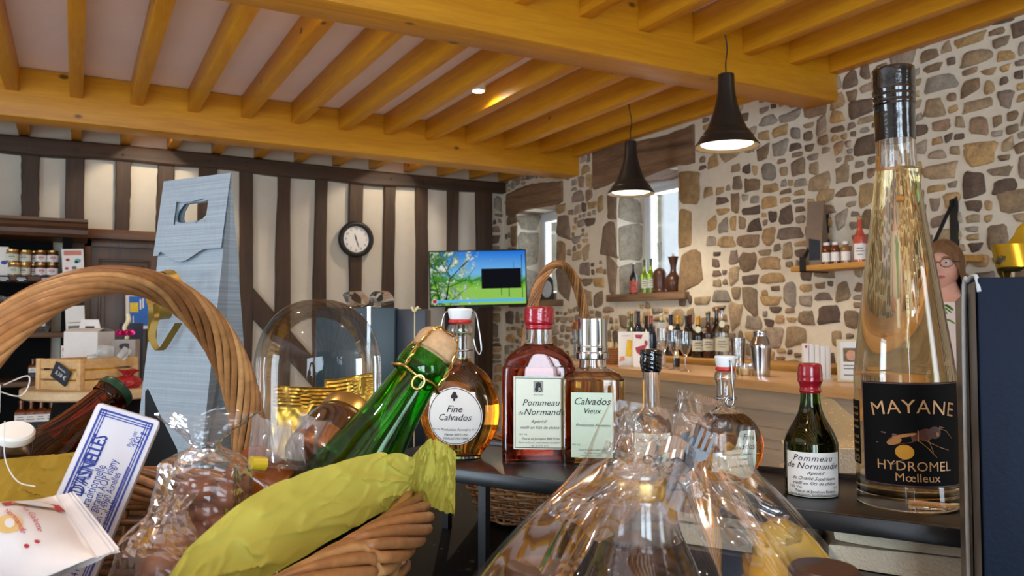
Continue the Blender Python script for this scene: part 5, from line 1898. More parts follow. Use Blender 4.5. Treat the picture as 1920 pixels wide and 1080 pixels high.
# swing-top pieces
def swing_top(b, z0, rw, side=0.0, open_=False, hook=True):
    """ceramic stopper, red rubber washer and wire bail on a neck; z0 = top of the glass neck in pixels"""
    b.cap('rubber_washer', [(rw * .9, z0), (rw * .9, z0), (rw * 1.02, z0 + 2), (rw * 1.02, z0 + 6), (rw * .9, z0 + 8), (rw * .9, z0 + 8)], m_redrubber, 28)
    b.cap('ceramic_stopper', [(rw * .8, z0 + 7), (rw * .8, z0 + 7), (rw * .95, z0 + 9), (rw * 1.10, z0 + 22), (rw * 1.12, z0 + 26), (rw * 1.0, z0 + 28.5), (rw * .4, z0 + 29.5), (rw * .4, z0 + 29.5)], m_ceramic, 32)


# 3 --- moon flask with swing stopper, on the right
def moon(dyc, rx, ry, depth, neck, ntop, foot):
    P = [(0, foot, foot * .72, 2.4), (0, foot, foot * .72, 2.4), (5, foot * 1.02, foot * .75, 2.4)]
    for i in range(0, 11):
        a = math.radians(-62 + 128 * i / 10)
        z = dyc + ry * math.sin(a)
        if z > 9:
            w = rx * math.cos(a)
            P.append((z, max(w, neck), max(neck, depth * math.cos(a) ** .75), 2.1))
    zt = P[-1][0]
    P += [(zt + 8, neck * 1.08, neck * 1.08, 2), (zt + 20, neck, neck, 2), (ntop - 24, neck * 1.02, neck * 1.02, 2), (ntop - 14, neck * 1.2, neck * 1.2, 2), (ntop - 4, neck * 1.14, neck * 1.14, 2), (ntop, neck * 1.0, neck * 1.0, 2), (ntop, neck, neck, 2)]
    return P


b = Bottle('swing_top_flask', 'round amber flask with white swing stopper and wavy cream label, second from the right', 1362, 903,
           moon(66, 72, 70, 44, 17, 206, 36), 24, m_glass, m_amberliq, 127)
swing_top(b, 207, 17.5)
kk_ = b.k
obj('wire_bail', MB().tube(crom([(0, -21 * kk_, 228 * kk_), (2 * kk_, -23 * kk_, 220 * kk_), (3 * kk_, -23 * kk_, 190 * kk_), (6 * kk_, -22 * kk_, 160 * kk_), (4 * kk_, -22 * kk_, 146 * kk_), (-5 * kk_, -22 * kk_, 143 * kk_), (-10 * kk_, -22 * kk_, 152 * kk_), (-4 * kk_, -22 * kk_, 160 * kk_), (4 * kk_, -21 * kk_, 156 * kk_)], 5), 2.1 * kk_, 8)
    .tube([(20 * kk_ * math.cos(t_), 20 * kk_ * math.sin(t_), (157 + 2 * math.sin(t_)) * kk_) for t_ in [2 * PI * i / 28 for i in range(28)]], 1.6 * kk_, 6, closed=True)
    .tube(crom([(0, 21 * kk_, 226 * kk_), (0, 24 * kk_, 200 * kk_), (0, 22 * kk_, 160 * kk_)], 5), 1.8 * kk_, 6), m_wire, b.root, 60)


def wavy(u, v):
    x = -42 + 84 * u
    lo = 14 + 5 * math.sin(u * 5.2 + .4) + 8 * (1 - u)
    hi = 100 if u > .60 else 66 + 34 * max(0, (u - .42) / .18) ** 1.5 if u > .42 else 66 - 14 * (.42 - u)
    return x, lo + (hi - lo) * v


lab = b.label(0, 0, 0, 0, m_cream, cx=-.0, shape=wavy)
b.text(lab, [('Fine', 15, 25, 84, .3, {}), ('Calvados', 15, 10, 67, .3, {}), ('Appellation Calvados', 6, 4, 56, .3, {}), ('Contrôlée', 6, 8, 47, .3, {}), ('Pascal BRETON', 6.5, 8, 34, .2, {}), ('40% Vol.', 5, -22, 26, 0, {})], m_ink)

# 4 --- little clear bottle with black wax
b = Bottle('black_wax_bottle', 'little round clear bottle with long neck and black wax top, cream calvados label', 1222, 884,
           [R2(0, 30), R2(0, 30), R2(4, 36), R2(14, 38), R2(70, 39), R2(88, 37), R2(104, 29), R2(114, 20), R2(124, 16.5), R2(150, 16), R2(200, 16.5), R2(224, 16), R2(224, 16)], 0, m_glass, m_goldliq, 106)
b.cap('wax_cap', [(17, 186), (17, 186), (18.5, 190), (20, 198), (20.5, 208), (20, 216), (21, 222), (20, 227), (14, 229), (5, 229.5), (5, 229.5)], m_blackwax, 40, 1.0)
lab = b.label(-34, 40, 14, 76, m_cream, cx=0)
b.text(lab, [('Vieux Calvados', 12.5, 2, 60, .3, {}), ('Appellation Calvados', 6, 2, 50, .3, {}), ('Contrôlée', 6, 2, 43, .3, {}), ('Pascal BRETON', 6, 2, 30, .1, {})], m_ink)

# 5 --- flat flask with silver cap
S4 = lambda dy, a, bb, e: (dy, a, bb, e)
b = Bottle('silver_cap_flask', 'flat gold calvados flask with a tall silver cap and mint label', 1112, 870,
           [S4(0, 50, 25, 4), S4(0, 50, 25, 4), S4(4, 57, 30, 4.5), S4(12, 59, 31, 4.5), S4(146, 59.5, 31, 4.5), S4(158, 58, 30, 4), S4(168, 52, 28, 3.4), S4(175, 40, 26, 2.6), S4(180, 29, 25, 2.1), S4(184, 26, 25, 2), S4(204, 25, 25, 2), S4(204, 25, 25, 2)], -4, m_glass, m_goldliq, 172)
b.cap('silver_cap', [(30, 196), (30, 196), (30.5, 199), (30.5, 208), (28.5, 211), (28.8, 220), (27.6, 224), (27.6, 268), (26.5, 271), (20, 272), (20, 272)], m_steel, 60, 0, 60)
lab = b.label(-38, 38, 17, 136, m_mint, cx=0)
b.text(lab, [('Calvados', 18.5, 0, 114, .32, {}), ('Vieux', 14, 0, 98, .32, {}), ('Production Fermière', 7.5, 2, 74, .4, {}), ('40% Vol.', 4.5, -28, 39, 0, {}), ('Pascal & Jocelyne BRETON', 4.4, 0, 30, .1, {}), ('Manoir de Durcet', 4, 0, 24.5, .1, {}), ('61600 Magny-le-Désert', 4, 0, 19.5, .1, {})], m_ink)

# 6 --- red pommeau flask
b = Bottle('red_pommeau_flask', 'flat dark red pommeau flask with red wax top and white framed label', 1011, 864,
           [S4(0, 58, 28, 4), S4(0, 58, 28, 4), S4(4, 66, 33, 4.5), S4(12, 69, 35, 4.5), S4(160, 69, 35, 4.2), S4(178, 66, 34, 3.6), S4(195, 59, 33, 3), S4(207, 46, 31, 2.4), S4(216, 31, 26, 2), S4(224, 26, 25, 2), S4(236, 24.5, 24.5, 2), S4(262, 24, 24, 2), S4(262, 24, 24, 2)], -2, m_glass, m_rosewine, 219)
b.cap('wax_cap', [(24.6, 246), (24.6, 246), (26, 249), (25, 254), (27.5, 258), (28, 266), (27.6, 274), (28, 282), (27, 287), (18, 289.5), (6, 290), (6, 290)], m_redwax, 44, .5)
lab = b.label(-46, 50, 27, 160, m_cream, cx=0)
obj('label_border', bars(MB(), b.surf(.0009), [tuple(c * b.k for c in r) for r in frame_rects(-43.5, 29.5, 47.5, 157.5, 1.1)]), m_ink, lab, 0)
b.shape(lab, [rect(-9, 131, 9, 152)], plain('emblem_grey', rgb(150, 150, 142), .6), 0, .0008, 'emblem_ground')
em = b.shape(lab, [ell(0, 144, 5.5, 6), ell(-3, 137, 3.5, 5), ell(3, 137, 3.5, 5)], m_ink, 0, .0012, 'emblem')
b.text(em, [('B', 8, 2, 134.5, 0, {})], m_cream, 0, .0016, 'emblem_letter')
b.text(lab, [('BRETON', 3.6, 0, 125.5, 0, dict(space=1.3)), ('Pommeau', 16.5, 4, 107, .32, dict(space=1.04)), ('de', 10, -33, 90, .3, {}), ('Normandie', 16.5, 12, 90, .32, dict(space=1.04)), ('Apéritif', 9, 0, 75, .35, {}), ('vieilli en fûts de chêne', 8, 2, 64.5, .35, {}),
             ('16% Vol.', 4.5, -36, 53, 0, dict(align='LEFT')), ('Pascal et Jocelyne BRETON', 6.2, 4, 44.5, .25, {}), ('Manoir de Durcet - 61600 MAGNY-LE-DÉSERT', 3.9, 2, 38, .1, {}), ('Tél. : 02 33 37 16 47', 3.9, 2, 32.5, .1, {})], m_ink)

# 7 --- big round flask with swing stopper behind the cider bottle
b = Bottle('swing_top_flask', 'big round amber flask with swing stopper and round white label, behind the green bottle', 862, 858,
           moon(88, 76, 92, 46, 20, 250, 40), -13, m_glass, m_amberliq, 186)
swing_top(b, 251, 21)
k_ = b.k
wb = MB()
for s in (-1, 1):
    wb.tube(crom([(s * 20 * k_, 0, 273 * k_), (s * 30 * k_, 0, 270 * k_), (s * 36 * k_, -2 * k_, 245 * k_), (s * 42 * k_, -4 * k_, 205 * k_), (s * 38 * k_, -2 * k_, 193 * k_), (s * 30 * k_, 0, 205 * k_), (s * 26 * k_, 0, 222 * k_)], 5), 1.9 * k_, 8)
wb.tube([(24 * k_ * math.cos(t_), 24 * k_ * math.sin(t_), (200 + 2 * math.cos(t_)) * k_) for t_ in [2 * PI * i / 28 for i in range(28)]], 1.7 * k_, 6, closed=True)
obj('wire_bail', wb, m_wire, b.root, 60)
disc = lambda u, v: (lambda a, r: (r * math.cos(a) * 51, 82 + r * math.sin(a) * 53))(2 * PI * u, v)
lab = b.label(0, 0, 0, 0, m_paper, shape=lambda u, v: disc(u, .02 + .98 * v))
rm = MB()
fnb = b.surf(.0009)
rm.grid(lambda u, v: fnb((48.2 + 1.2 * v) * math.cos(2 * PI * u) * k_, (82 + (50 + 1.2 * v) * math.sin(2 * PI * u)) * k_), 60, 1)
obj('label_border', rm, m_ink, lab, 0)
b.shape(lab, [ell(0, 121, 4.5, 6), ell(-4, 118, 2.5, 3.5), ell(4, 118, 2.5, 3.5), ell(0, 113, 2, 3)], m_ink, 0, .0012, 'emblem')
b.text(lab, [('Fine', 18, 0, 90, .32, {}), ('Calvados', 17, 0, 75, .32, {}), ('Production Fermière', 6.6, 2, 56, .3, {}), ('Marcel BRETON', 6.2, 2, 47, .2, {}), ('ESSAULT-PECTERIE', 5.6, 2, 40, .1, {}), ('40% Vol.', 4, -34, 57, 0, {}), ('20 cl', 4, 36, 57, 0, {})], m_ink)
# ------------------------------------------------------------------ wicker
t = NT('varnished_willow')
v = t.coords()
at_ = t.n('ShaderNodeAttribute', attribute_name='tint').outputs['Color']
n = t.noise(v, 120, 3, .6)
c = t.mix(1.0, at_, t.ramp(n, [(.3, (.72, .70, .68)), (.7, (1.15, 1.15, 1.15))]), 'MULTIPLY')
t.principled(c, .38, 0, t.bump(n, .12, .001))
m_wicker = t.m
WCOL = [rgb(166, 118, 72), rgb(150, 102, 60), rgb(178, 132, 84), rgb(136, 90, 52), rgb(158, 108, 62)]


def strand(mb, pts, r, seg=7, closed=False, col=None):
    f0 = len(mb.f)
    mb.tube(pts, r, seg, closed=closed)
    col = col or RND.choice(WCOL)
    k = RND.uniform(.85, 1.1)
    for i in range(f0, len(mb.f)):
        mb.c[i] = tuple(x * k for x in col)


def rounded(a, b, e, t_):
    ca, sa = math.cos(t_), math.sin(t_)
    return a * math.copysign(abs(ca) ** (2 / e), ca), b * math.copysign(abs(sa) ** (2 / e), sa)


def loop_pts(a, b, e, n):
    """n points evenly spaced along a rounded rectangle"""
    raw = [rounded(a, b, e, 2 * PI * i / 400) for i in range(400)]
    acc = [0.0]
    for i in range(400):
        p, q = raw[i], raw[(i + 1) % 400]
        acc.append(acc[-1] + math.hypot(q[0] - p[0], q[1] - p[1]))
    out = []
    j = 0
    for k in range(n):
        s = acc[-1] * k / n
        while acc[j + 1] < s:
            j += 1
        f = (s - acc[j]) / max(1e-9, acc[j + 1] - acc[j])
        p, q = raw[j % 400], raw[(j + 1) % 400]
        out.append((p[0] + (q[0] - p[0]) * f, p[1] + (q[1] - p[1]) * f))
    return out, acc[-1]


def rope(path, half_u, half_v, axis_v, n_str, turns, r, mb, closed=False, phase=0.0):
    """strands twisted round a path; axis_v(i) = side direction of the flat rope"""
    N = len(path)
    for s in range(n_str):
        pts = []
        for i in range(N if closed else N):
            a = 2 * PI * (s / n_str + turns * i / (N if closed else N - 1)) + phase
            T_ = (path[(i + 1) % N] - path[i - 1] if closed else path[min(N - 1, i + 1)] - path[max(0, i - 1)]).normalized()
            V = axis_v(i)
            V = (V - T_ * V.dot(T_)).normalized()
            U = T_.cross(V)
            pts.append(path[i] + V * math.cos(a) * half_v + U * math.sin(a) * half_u)
        strand(mb, pts, r, 8, closed)


def wicker_basket(root, a, b, e, z0, z1, rows, stakes, r, taper=.86, rim_r=.012, rim_n=7, rim_turns=9, rim_strand=.0052):
    mb = MB()
    n = stakes * 4
    for j in range(rows):
        t_ = j / (rows - 1)
        k = taper + (1 - taper) * t_
        pts, L = loop_pts(a * k, b * k, e, n)
        out = []
        for i, (x, y) in enumerate(pts):
            nx, ny = pts[(i + 1) % n][1] - pts[i - 1][1], -(pts[(i + 1) % n][0] - pts[i - 1][0])
            l_ = math.hypot(nx, ny)
            w = r * 1.15 * math.cos(PI * (i / 2 + j))if False else r * 1.2 * math.cos(2 * PI * i / 8 + PI * j)
            out.append((x + nx / l_ * w, y + ny / l_ * w, z0 + (z1 - z0) * t_ + RND.uniform(-.0006, .0006)))
        strand(mb, out, r, 6, True)
    weave = obj('woven_wall', mb, m_wicker, root, 70)
    mb = MB()
    pts0, _ = loop_pts(a * taper, b * taper, e, stakes * 2)
    pts1, _ = loop_pts(a, b, e, stakes * 2)
    for i in range(0, stakes * 2):
        strand(mb, [(*pts0[i], z0), (*pts1[i], z1 + .004)], r * .95, 6)
    obj('stakes', mb, m_wicker, root, 70)
    mb = MB()
    bp, _ = loop_pts(a * taper, b * taper, e, 40)
    mb.add([(x, y, z0 + .002) for x, y in bp] + [(x, y, z0 + .006) for x, y in bp], [tuple(range(39, -1, -1)), tuple(range(40, 80))], col=WCOL[3])
    obj('base', mb, m_wicker, root)
    mb = MB()
    rp, L = loop_pts(a, b, e, 150)
    path = [Vector((x, y, z1 + rim_r * .75)) for x, y in rp]
    rope(path, rim_r, rim_r * .95, lambda i: Vector((0, 0, 1)), rim_n, rim_turns, rim_strand, mb, True)
    obj('rim', mb, m_wicker, root, 70)


BU, BV = Vector((.26, .966)), Vector((.966, -.26))     # directions of the near basket, sideways / ahead of the camera
BC = Vector((-.233, .457))
c0 = H(BC.x, BC.y, Z_T)
bvx = H(BV.x, BV.y) - H(0, 0)
BROT = math.atan2(bvx.y, bvx.x)
basket = thing('wicker_basket', 'large wicker hamper basket with a thick twisted handle, lined with yellow tissue', 'basket', c0, BROT)
BA, BB, BE, BZ = .158, .135, 4.2, .105
wicker_basket(basket, BA, BB, BE, .006, BZ, 18, 26, .0028, .86, .0120, 10, 3.8, .0034)
# handle arch: from the far rim over to the near rim
mb = MB()
path = []
HX = .010
for i in range(81):
    th = PI * i / 80
    y = (BB - .004) * math.cos(th) * (1 if True else 1)
    z = BZ + .158 * max(0, math.sin(th)) ** .86
    path.append(Vector((HX, y, z)))
path = [Vector((HX, BB * .97, .03)), Vector((HX, BB * .985, .07))] + path + [Vector((HX, -BB * .985, .07)), Vector((HX, -BB * .97, .03))]
rope(path, .0062, .0122, lambda i: Vector((1, 0, 0)), 14, 2.1, .00225, mb)
strand(mb, [p_ for p_ in path], .0048, 8, col=tuple(x * .35 for x in WCOL[3]))  # darkened core paints the shade in the grooves between strands
obj('handle', mb, m_wicker, basket, 70)
tg = thing('string_tag', 'white tag on a thin string tied to the near end of the basket handle', 'tag', at(-4, 745, .39), facing(at(-4, 745, .39), 30))
obj('tag_card', MB().box((-.012, -.0006, -.008), (.001, .0006, .006), bev=.0003), m_paper, tg)
obj('string', MB().tube(crom([(.002, -.001, .006), (.012, -.004, .010), (.0135, -.002, .004), (.008, -.003, .0), (-.002, 0, .004)], 5), .00032, 6)
    .tube(crom([(.003, -.001, -.012), (.003, -.002, -.03), (.008, -.004, -.042), (.016, -.006, -.046)], 5), .0003, 6), m_paper, tg, 60)

# ------------------------------------------------------------------ yellow tissue lining
def sheet_between(mb, top, bot, nu, nv, bulge=.006, seed=0, crinkle=.0016):
    T_, B_ = crom(top, 12), crom(bot, 12)
    def pick(P, u):
        x = u * (len(P) - 1)
        i = min(len(P) - 2, int(x))
        return Vector(P[i]).lerp(Vector(P[i + 1]), x - i)
    fwd = _F
    def fn(u, v):
        p = pick(B_, u).lerp(pick(T_, u), v)
        o = bulge * math.sin(PI * v) * math.sin(PI * u)
        n1 = mnoise.noise(Vector((u * 5.0 + v * 2.2 + seed, v * 1.3 - u * 1.2, seed)))
        n2 = mnoise.noise(Vector((u * 11 - v * 3.0 + seed, v * 2.5 + u * 2, seed + 7)))
        n3 = mnoise.noise(p * 45 + Vector((seed, 3, 1)))
        o += crinkle * (1.5 * (1 - min(1, abs(n1) * 3.2)) ** 2 + .9 * (1 - min(1, abs(n2) * 3.2)) ** 2 + .6 * n1 * 2 + .25 * n3)
        return p - fwd * o
    return mb.grid(fn, nu, nv)


ti = thing('tissue_paper', 'bright yellow tissue paper standing up along the near side of the basket', 'tissue paper', at(650, 940, .46), 0)
inv = ti.location.copy()
ctl_top = [at(*q) for q in ((300, 1120, .350), (345, 1040, .365), (400, 985, .385), (470, 930, .405), (560, 888, .44), (640, 864, .47), (700, 850, .495), (745, 848, .51), (782, 856, .525))]
ctl_bot = [at(*q) for q in ((300, 1190, .352), (380, 1150, .366), (470, 1100, .385), (540, 1060, .405), (610, 1020, .44), (670, 985, .47), (715, 960, .495), (745, 945, .508), (768, 930, .518))]
mb = MB()
sheet_between(mb, [p_ - inv for p_ in ctl_top], [p_ - inv for p_ in ctl_bot], 110, 36, .005, 1, .0035)
obj('front_sheet', mb, m_tissue, ti, 80)
mb = MB()
ft = [at(*q) for q in ((776, 852, .522), (790, 836, .53), (806, 822, .535), (825, 826, .538), (842, 834, .54), (856, 848, .545))]
fb = [at(*q) for q in ((768, 930, .518), (785, 938, .545), (800, 945, .552), (822, 954, .556), (838, 960, .560), (853, 966, .562))]
sheet_between(mb, [p_ - inv for p_ in ft], [p_ - inv for p_ in fb], 44, 30, .008, 5, .0032)
obj('corner_flap', mb, m_tissue, ti, 80)
to = thing('tissue_paper', 'ochre tissue paper in the far left corner of the basket, below the amber bottle', 'tissue paper', at(60, 900, .52), 0)
inv = to.location.copy()
mb = MB()
sheet_between(mb, [at(*q) - inv for q in ((-160, 880, .50), (-60, 866, .53), (20, 858, .55), (80, 852, .565), (150, 846, .58))], [at(*q) - inv for q in ((-160, 1000, .46), (-60, 985, .48), (20, 965, .50), (90, 950, .52), (170, 935, .54))], 60, 30, .006, 9, .0035)
obj('sheet', mb, m_tissue_ochre, to, 80)


# ------------------------------------------------------------------ things in the basket
class Lying(Bottle):
    """a tilted bottle: base and top given as points, profile in metres"""

    def __init__(self, name, label, p0, p1, prof, glass_m, liq_m, fill, wall=.0018, base=.004, roll=None):
        L = (p1 - p0).length
        z = (p1 - p0).normalized()
        self.k = 1.0
        self.d = 1.0
        self.root = thing(name, label, 'bottle')
        self.root.matrix_world = axis_matrix(p0, z, roll)
        self.prof = [tuple(x) for x in crom(prof, 6)]
        outer = self.prof
        inner = [(max(zz, base), max(.001, a - wall), max(.001, b_ - wall), e) for zz, a, b_, e in outer if zz >= base * .9]
        o = MB()
        o.rings([sect(a, b_, e, zz) for zz, a, b_, e in outer] + [sect(a, b_, e, zz) for zz, a, b_, e in reversed(inner)], 0, True, True, True)
        self.glass = obj('glass_body', o, glass_m, self.root, 60)
        if liq_m is not None:
            # the level is horizontal: shear the last ring along the tilt
            lq = [(zz, a + .0003, b_ + .0003, e) for zz, a, b_, e in inner if zz < fill]
            a, b_, e = self.at_z(fill)
            rg = [sect(a_, bb_, e_, z_) for z_, a_, bb_, e_ in lq]
            up = self.root.matrix_world.to_3x3().transposed() @ Vector((0, 0, 1))
            last = []
            for x, y, z_ in sect(a - wall + .0003, b_ - wall + .0003, e, fill):
                last.append((x, y, max(lq[-1][0] + .0005, fill - max(-.03, min(.03, (up.x * x + up.y * y) / max(.2, up.z))))))
            rg.append(last)
            self.liquid = obj('liquid', MB().rings(rg, 0, True, True, True), liq_m, self.root, 60)


# green cider bottle with wired cork
p_top = at(806, 668, .560)
p_low = at(612, 965, .522)
ax = (p_top - p_low).normalized()
L = .285
p0 = p_top - ax * L
r0 = .0385
cid = Lying('cider_bottle', 'bright green cider bottle with a wired cork leaning out of the basket', p0, p_top,
            [R2(0, .030), R2(0, .030), R2(.004, r0 * .97), R2(.02, r0), R2(.13, r0), R2(.165, r0 * .90), R2(.195, .0275), R2(.225, .0210), R2(.250, .0175), R2(.268, .0160), R2(.268, .0160), R2(.270, .0182), R2(.276, .0186), R2(.282, .0172), R2(.285, .0160), R2(.285, .0160)],
            m_glass_cider, m_cider, .190)
cid.cap('cork', [(.0125, .276), (.0125, .276), (.0128, .286), (.0155, .288), (.0162, .294), (.0152, .299), (.0115, .303), (.004, .3045), (.004, .3045)], m_cork, 28, .0003)
mb = MB()
mb.tube([(.0195 * math.cos(a), .0195 * math.sin(a), .2665 + .001 * math.sin(5 * a)) for a in [2 * PI * i / 36 for i in range(36)]], .0009, 6, closed=True)
for kx in range(4):
    a = PI / 4 + kx * PI / 2 + .2
    base_pts = crom([(.0195 * math.cos(a), .0195 * math.sin(a), .2665), (.0200 * math.cos(a), .0200 * math.sin(a), .280), (.0172 * math.cos(a), .0172 * math.sin(a), .294), (.011 * math.cos(a), .011 * math.sin(a), .3045), (.001 * math.cos(a), .001 * math.sin(a), .3062)], 8)
    for ph in (0, PI):
        mb.tube([(x + .0009 * math.cos(i * .9 + ph), y + .0009 * math.sin(i * .9 + ph), z) for i, (x, y, z) in enumerate(base_pts)], .0006, 5)
aa = -PI / 2 + .15
mb.tube([(.0195 * math.cos(aa) + .004 * math.cos(q) * -math.sin(aa), .0205 * math.sin(aa) - .001 + .004 * math.cos(q) * math.cos(aa) * .2, .262 + .005 * math.sin(q)) for q in [2 * PI * i / 16 for i in range(16)]], .0010, 6, closed=True)
obj('wire_cage', mb, m_gold, cid.root, 60)

# amber beer bottle with green crown cap
p_top = at(221, 730, .655)
p_low = at(66, 868, .60)
ax = (p_top - p_low).normalized()
p0 = p_top - ax * .190
beer = Lying('amber_bottle', 'amber beer bottle with dark green crown cap lying in the far side of the basket', p0, p_top,
             [R2(0, .024), R2(0, .024), R2(.004, .0275), R2(.085, .0280), R2(.105, .0262), R2(.128, .0190), R2(.150, .0148), R2(.176, .0128), R2(.178, .0140), R2(.184, .0142), R2(.188, .0132), R2(.190, .0120), R2(.190, .0120)], m_glass_amber, glass('dark_beer', rgb(150, 84, 30), 1.345), .125)
beer.cap('crown_cap', [(.0150, .1845), (.0150, .1845), (.0148, .1880), (.0138, .1915), (.010, .1925), (.003, .1926), (.003, .1926)], plain('green_crown_cap', rgb(26, 62, 44), .35, .3, .05, 30), 63, 0)

# white-lidded jar behind it
pj = at(26, 826, .56)
jar = thing('glass_jar', 'small clear jar with a white lid at the left edge of the basket', 'jar')
jar.matrix_world = axis_matrix(pj, _Up * 1.0 - _F * .35 + _Rt * .30)
obj('jar_glass', MB().lathe([(.011, -.03), (.0125, -.026), (.0125, .0), (.011, .004)], 28, cap1=False), m_tumbler, jar, 40)
obj('lid', MB().lathe([(.0120, .002), (.0128, .003), (.0128, .0075), (.0115, .009)], 36), m_white, jar, 40)

# butter block: white wrapper with blue frame and lettering
TL, TR = at(183, 752, .500), at(303, 788, .512)
ux = (TR - TL)
BLn = at(72, 1005, .470)
uy = (TL - BLn)
wq = ux.length
ux.normalize()
uy = (uy - ux * uy.dot(ux))
hq = .118
uy.normalize()
uz = ux.cross(uy)
if uz.dot(CAMP - TL) < 0:
    uz = -uz
X = Matrix((ux, uy, uz)).transposed().to_4x4()
X.translation = TL - uy * hq
bt = thing('butter_pack', 'white butter pack with blue frame and lettering, standing in the basket', 'butter')
bt.matrix_world = X
obj('wrapper', MB().box((0, 0, -.024), (wq, hq, 0), bev=.003), plain('butter_wrapper', rgb(226, 226, 236), .32, 0, .02, 30, .12, 60, Coat_Weight=.3), bt, 30)
fn = lambda x, y: (x, y, .0005)
mb = MB()
g = .0035
for off in (0, .0022, .0036):
    w_ = .0012 if off == 0 else .0006
    o_ = g + off
    bars(mb, fn, [(o_, 0.004, o_ + w_, hq - g), (wq - o_ - w_, .004, wq - o_, hq - g), (g, hq - o_ - w_, wq - g, hq - o_)])
obj('blue_frame', mb, m_blue_ink, bt)
lt = MB()
S_ = wq / .0425
for s, sz_, xx, yy, al in (("D'ASNELLES", .0125 * S_, .0150 * S_, .099, 'RIGHT'), ('Baratte traditionnelle', .0086 * S_, .0215 * S_, .082, 'RIGHT'), ('garanti AOP Isigny', .0076 * S_, .0268 * S_, .087, 'RIGHT'), ('4 rue de Southampton - 14960 Asnelles', .0068 * S_, .0318 * S_, .080, 'RIGHT'),
                       ('www.ecoles-asnelles.fr', .0068 * S_, .0364 * S_, .064, 'RIGHT')):
    letters(lt, s, sz_, fn, xx, yy, 0, al, .96, rot=PI / 2, sx=.64)
    if sz_ > .009:
        letters(lt, s, sz_, fn, xx + .0003, yy + .0003, 0, al, .96, rot=PI / 2, sx=.62)
letters(lt, 'Poids net :', .0046 * S_, fn, .0312 * S_, .1025, 0, 'CENTER', 1, rot=PI / 2, sx=.62)
letters(lt, '250 g', .0080 * S_, fn, .0368 * S_, .1025, 0, 'CENTER', 1, rot=PI / 2, sx=.62)
obj('lettering', lt, m_blue_ink, bt)
lt = MB()
bars(lt, fn, [(.0338 * S_, .058, .0342 * S_, .085), (.0352 * S_, .058, .0356 * S_, .085)])
obj('double_rule', lt, m_blue_ink, bt)

# white paper packet with red print in front
PKC = ((-150, 985, .40), (-170, 1180, .335), (138, 922, .415), (224, 1030, .365))


def packet_pt(u, v):
    """u 0..1 across from the far-left edge to the near edge, v 0..1 towards the sealed end on the right"""
    a0, a1 = at(*PKC[0]), at(*PKC[1])
    b0, b1 = at(*PKC[2]), at(*PKC[3])
    p = (a0.lerp(a1, u)).lerp(b0.lerp(b1, u), v)
    return p


P00, P10, P01, P11 = packet_pt(0, 0), packet_pt(1, 0), packet_pt(0, 1), packet_pt(1, 1)
nrm = (P10 - P00).cross(P01 - P00).normalized()
if nrm.dot(CAMP - P00) < 0:
    nrm = -nrm
pk = thing('paper_packet', 'white paper packet with red emblem and lettering in the front of the basket', 'packet', P00)
org = P00.copy()


def pk_surf(u, v, off=0.0, side=1):
    p = packet_pt(u, v)
    puff = .016 * math.sin(PI * min(1, max(0, u))) ** .7 * (1 - max(0, (v - .55) / .32) ** 1.5 if v > .55 else 1)
    if v > .87:
        puff = .0006 * math.sin((v - .87) * 300)
    puff = max(puff, -.001)
    q = p * 55
    puff += .0012 * mnoise.noise(q) * (1 if v < .87 else .2)
    return p + nrm * (side * puff + off) - org


mb = MB()
mb.grid(lambda a, b_: pk_surf(a, b_), 40, 90).grid(lambda a, b_: pk_surf(a, b_, -.0012, -1), 24, 40)
obj('paper_bag', mb, plain('white_packet_paper', rgb(226, 218, 216), .42, 0, .04, 20, .1, 60), pk, 60)
pf = lambda x, y: pk_surf(y, x, .0007)      # x along towards the seal, y across
em = MB()
n = 26
rot = .0
em.add([pf(x, y) for x, y in ((.545, .27), (.605, .24), (.625, .33), (.565, .355))], [(0, 1, 2, 3)])
em.add([pf(x, y) for x, y in ((.815, .19), (.862, .17), (.875, .31), (.83, .32))], [(0, 1, 2, 3)])
obj('red_ribbon_print', em, m_red_ink, pk)
em = MB()
em.add([pf(.725 + .125 * math.cos(2 * PI * i / n), .265 + .085 * math.sin(2 * PI * i / n) - .25 * .12 * math.cos(2 * PI * i / n)) for i in range(n)], [tuple(range(n))])
obj('emblem_oval', em, plain('emblem_amber', rgb(206, 140, 92), .5), pk)
pf2 = lambda x, y: pk_surf(y, x, .0011)
em = MB()
em.add([pf2(.725 + .105 * math.cos(2 * PI * i / n), .265 + .060 * math.sin(2 * PI * i / n) - .25 * .10 * math.cos(2 * PI * i / n)) for i in range(n)], [tuple(range(n))])
obj('emblem_centre', em, plain('emblem_pale', rgb(214, 220, 226), .5), pk)
em = MB()
W_v = (P01 - P00).length
W_u = (P10 - P00).length


def px_uv(x, y):
    u, v_ = .4, .6
    f = lambda u, v_: ((1 - v_) * (PKC[0][0] * (1 - u) + PKC[1][0] * u) + v_ * (PKC[2][0] * (1 - u) + PKC[3][0] * u), (1 - v_) * (PKC[0][1] * (1 - u) + PKC[1][1] * u) + v_ * (PKC[2][1] * (1 - u) + PKC[3][1] * u))
    for _ in range(6):
        a0, b0 = f(u, v_)
        au, bu = f(u + 1e-3, v_)
        av, bv = f(u, v_ + 1e-3)
        j = [(au - a0) * 1e3, (av - a0) * 1e3, (bu - b0) * 1e3, (bv - b0) * 1e3]
        dt = j[0] * j[3] - j[1] * j[2]
        u += ((x - a0) * j[3] - j[1] * (y - b0)) / dt
        v_ += (j[0] * (y - b0) - (x - a0) * j[2]) / dt
    return u, v_


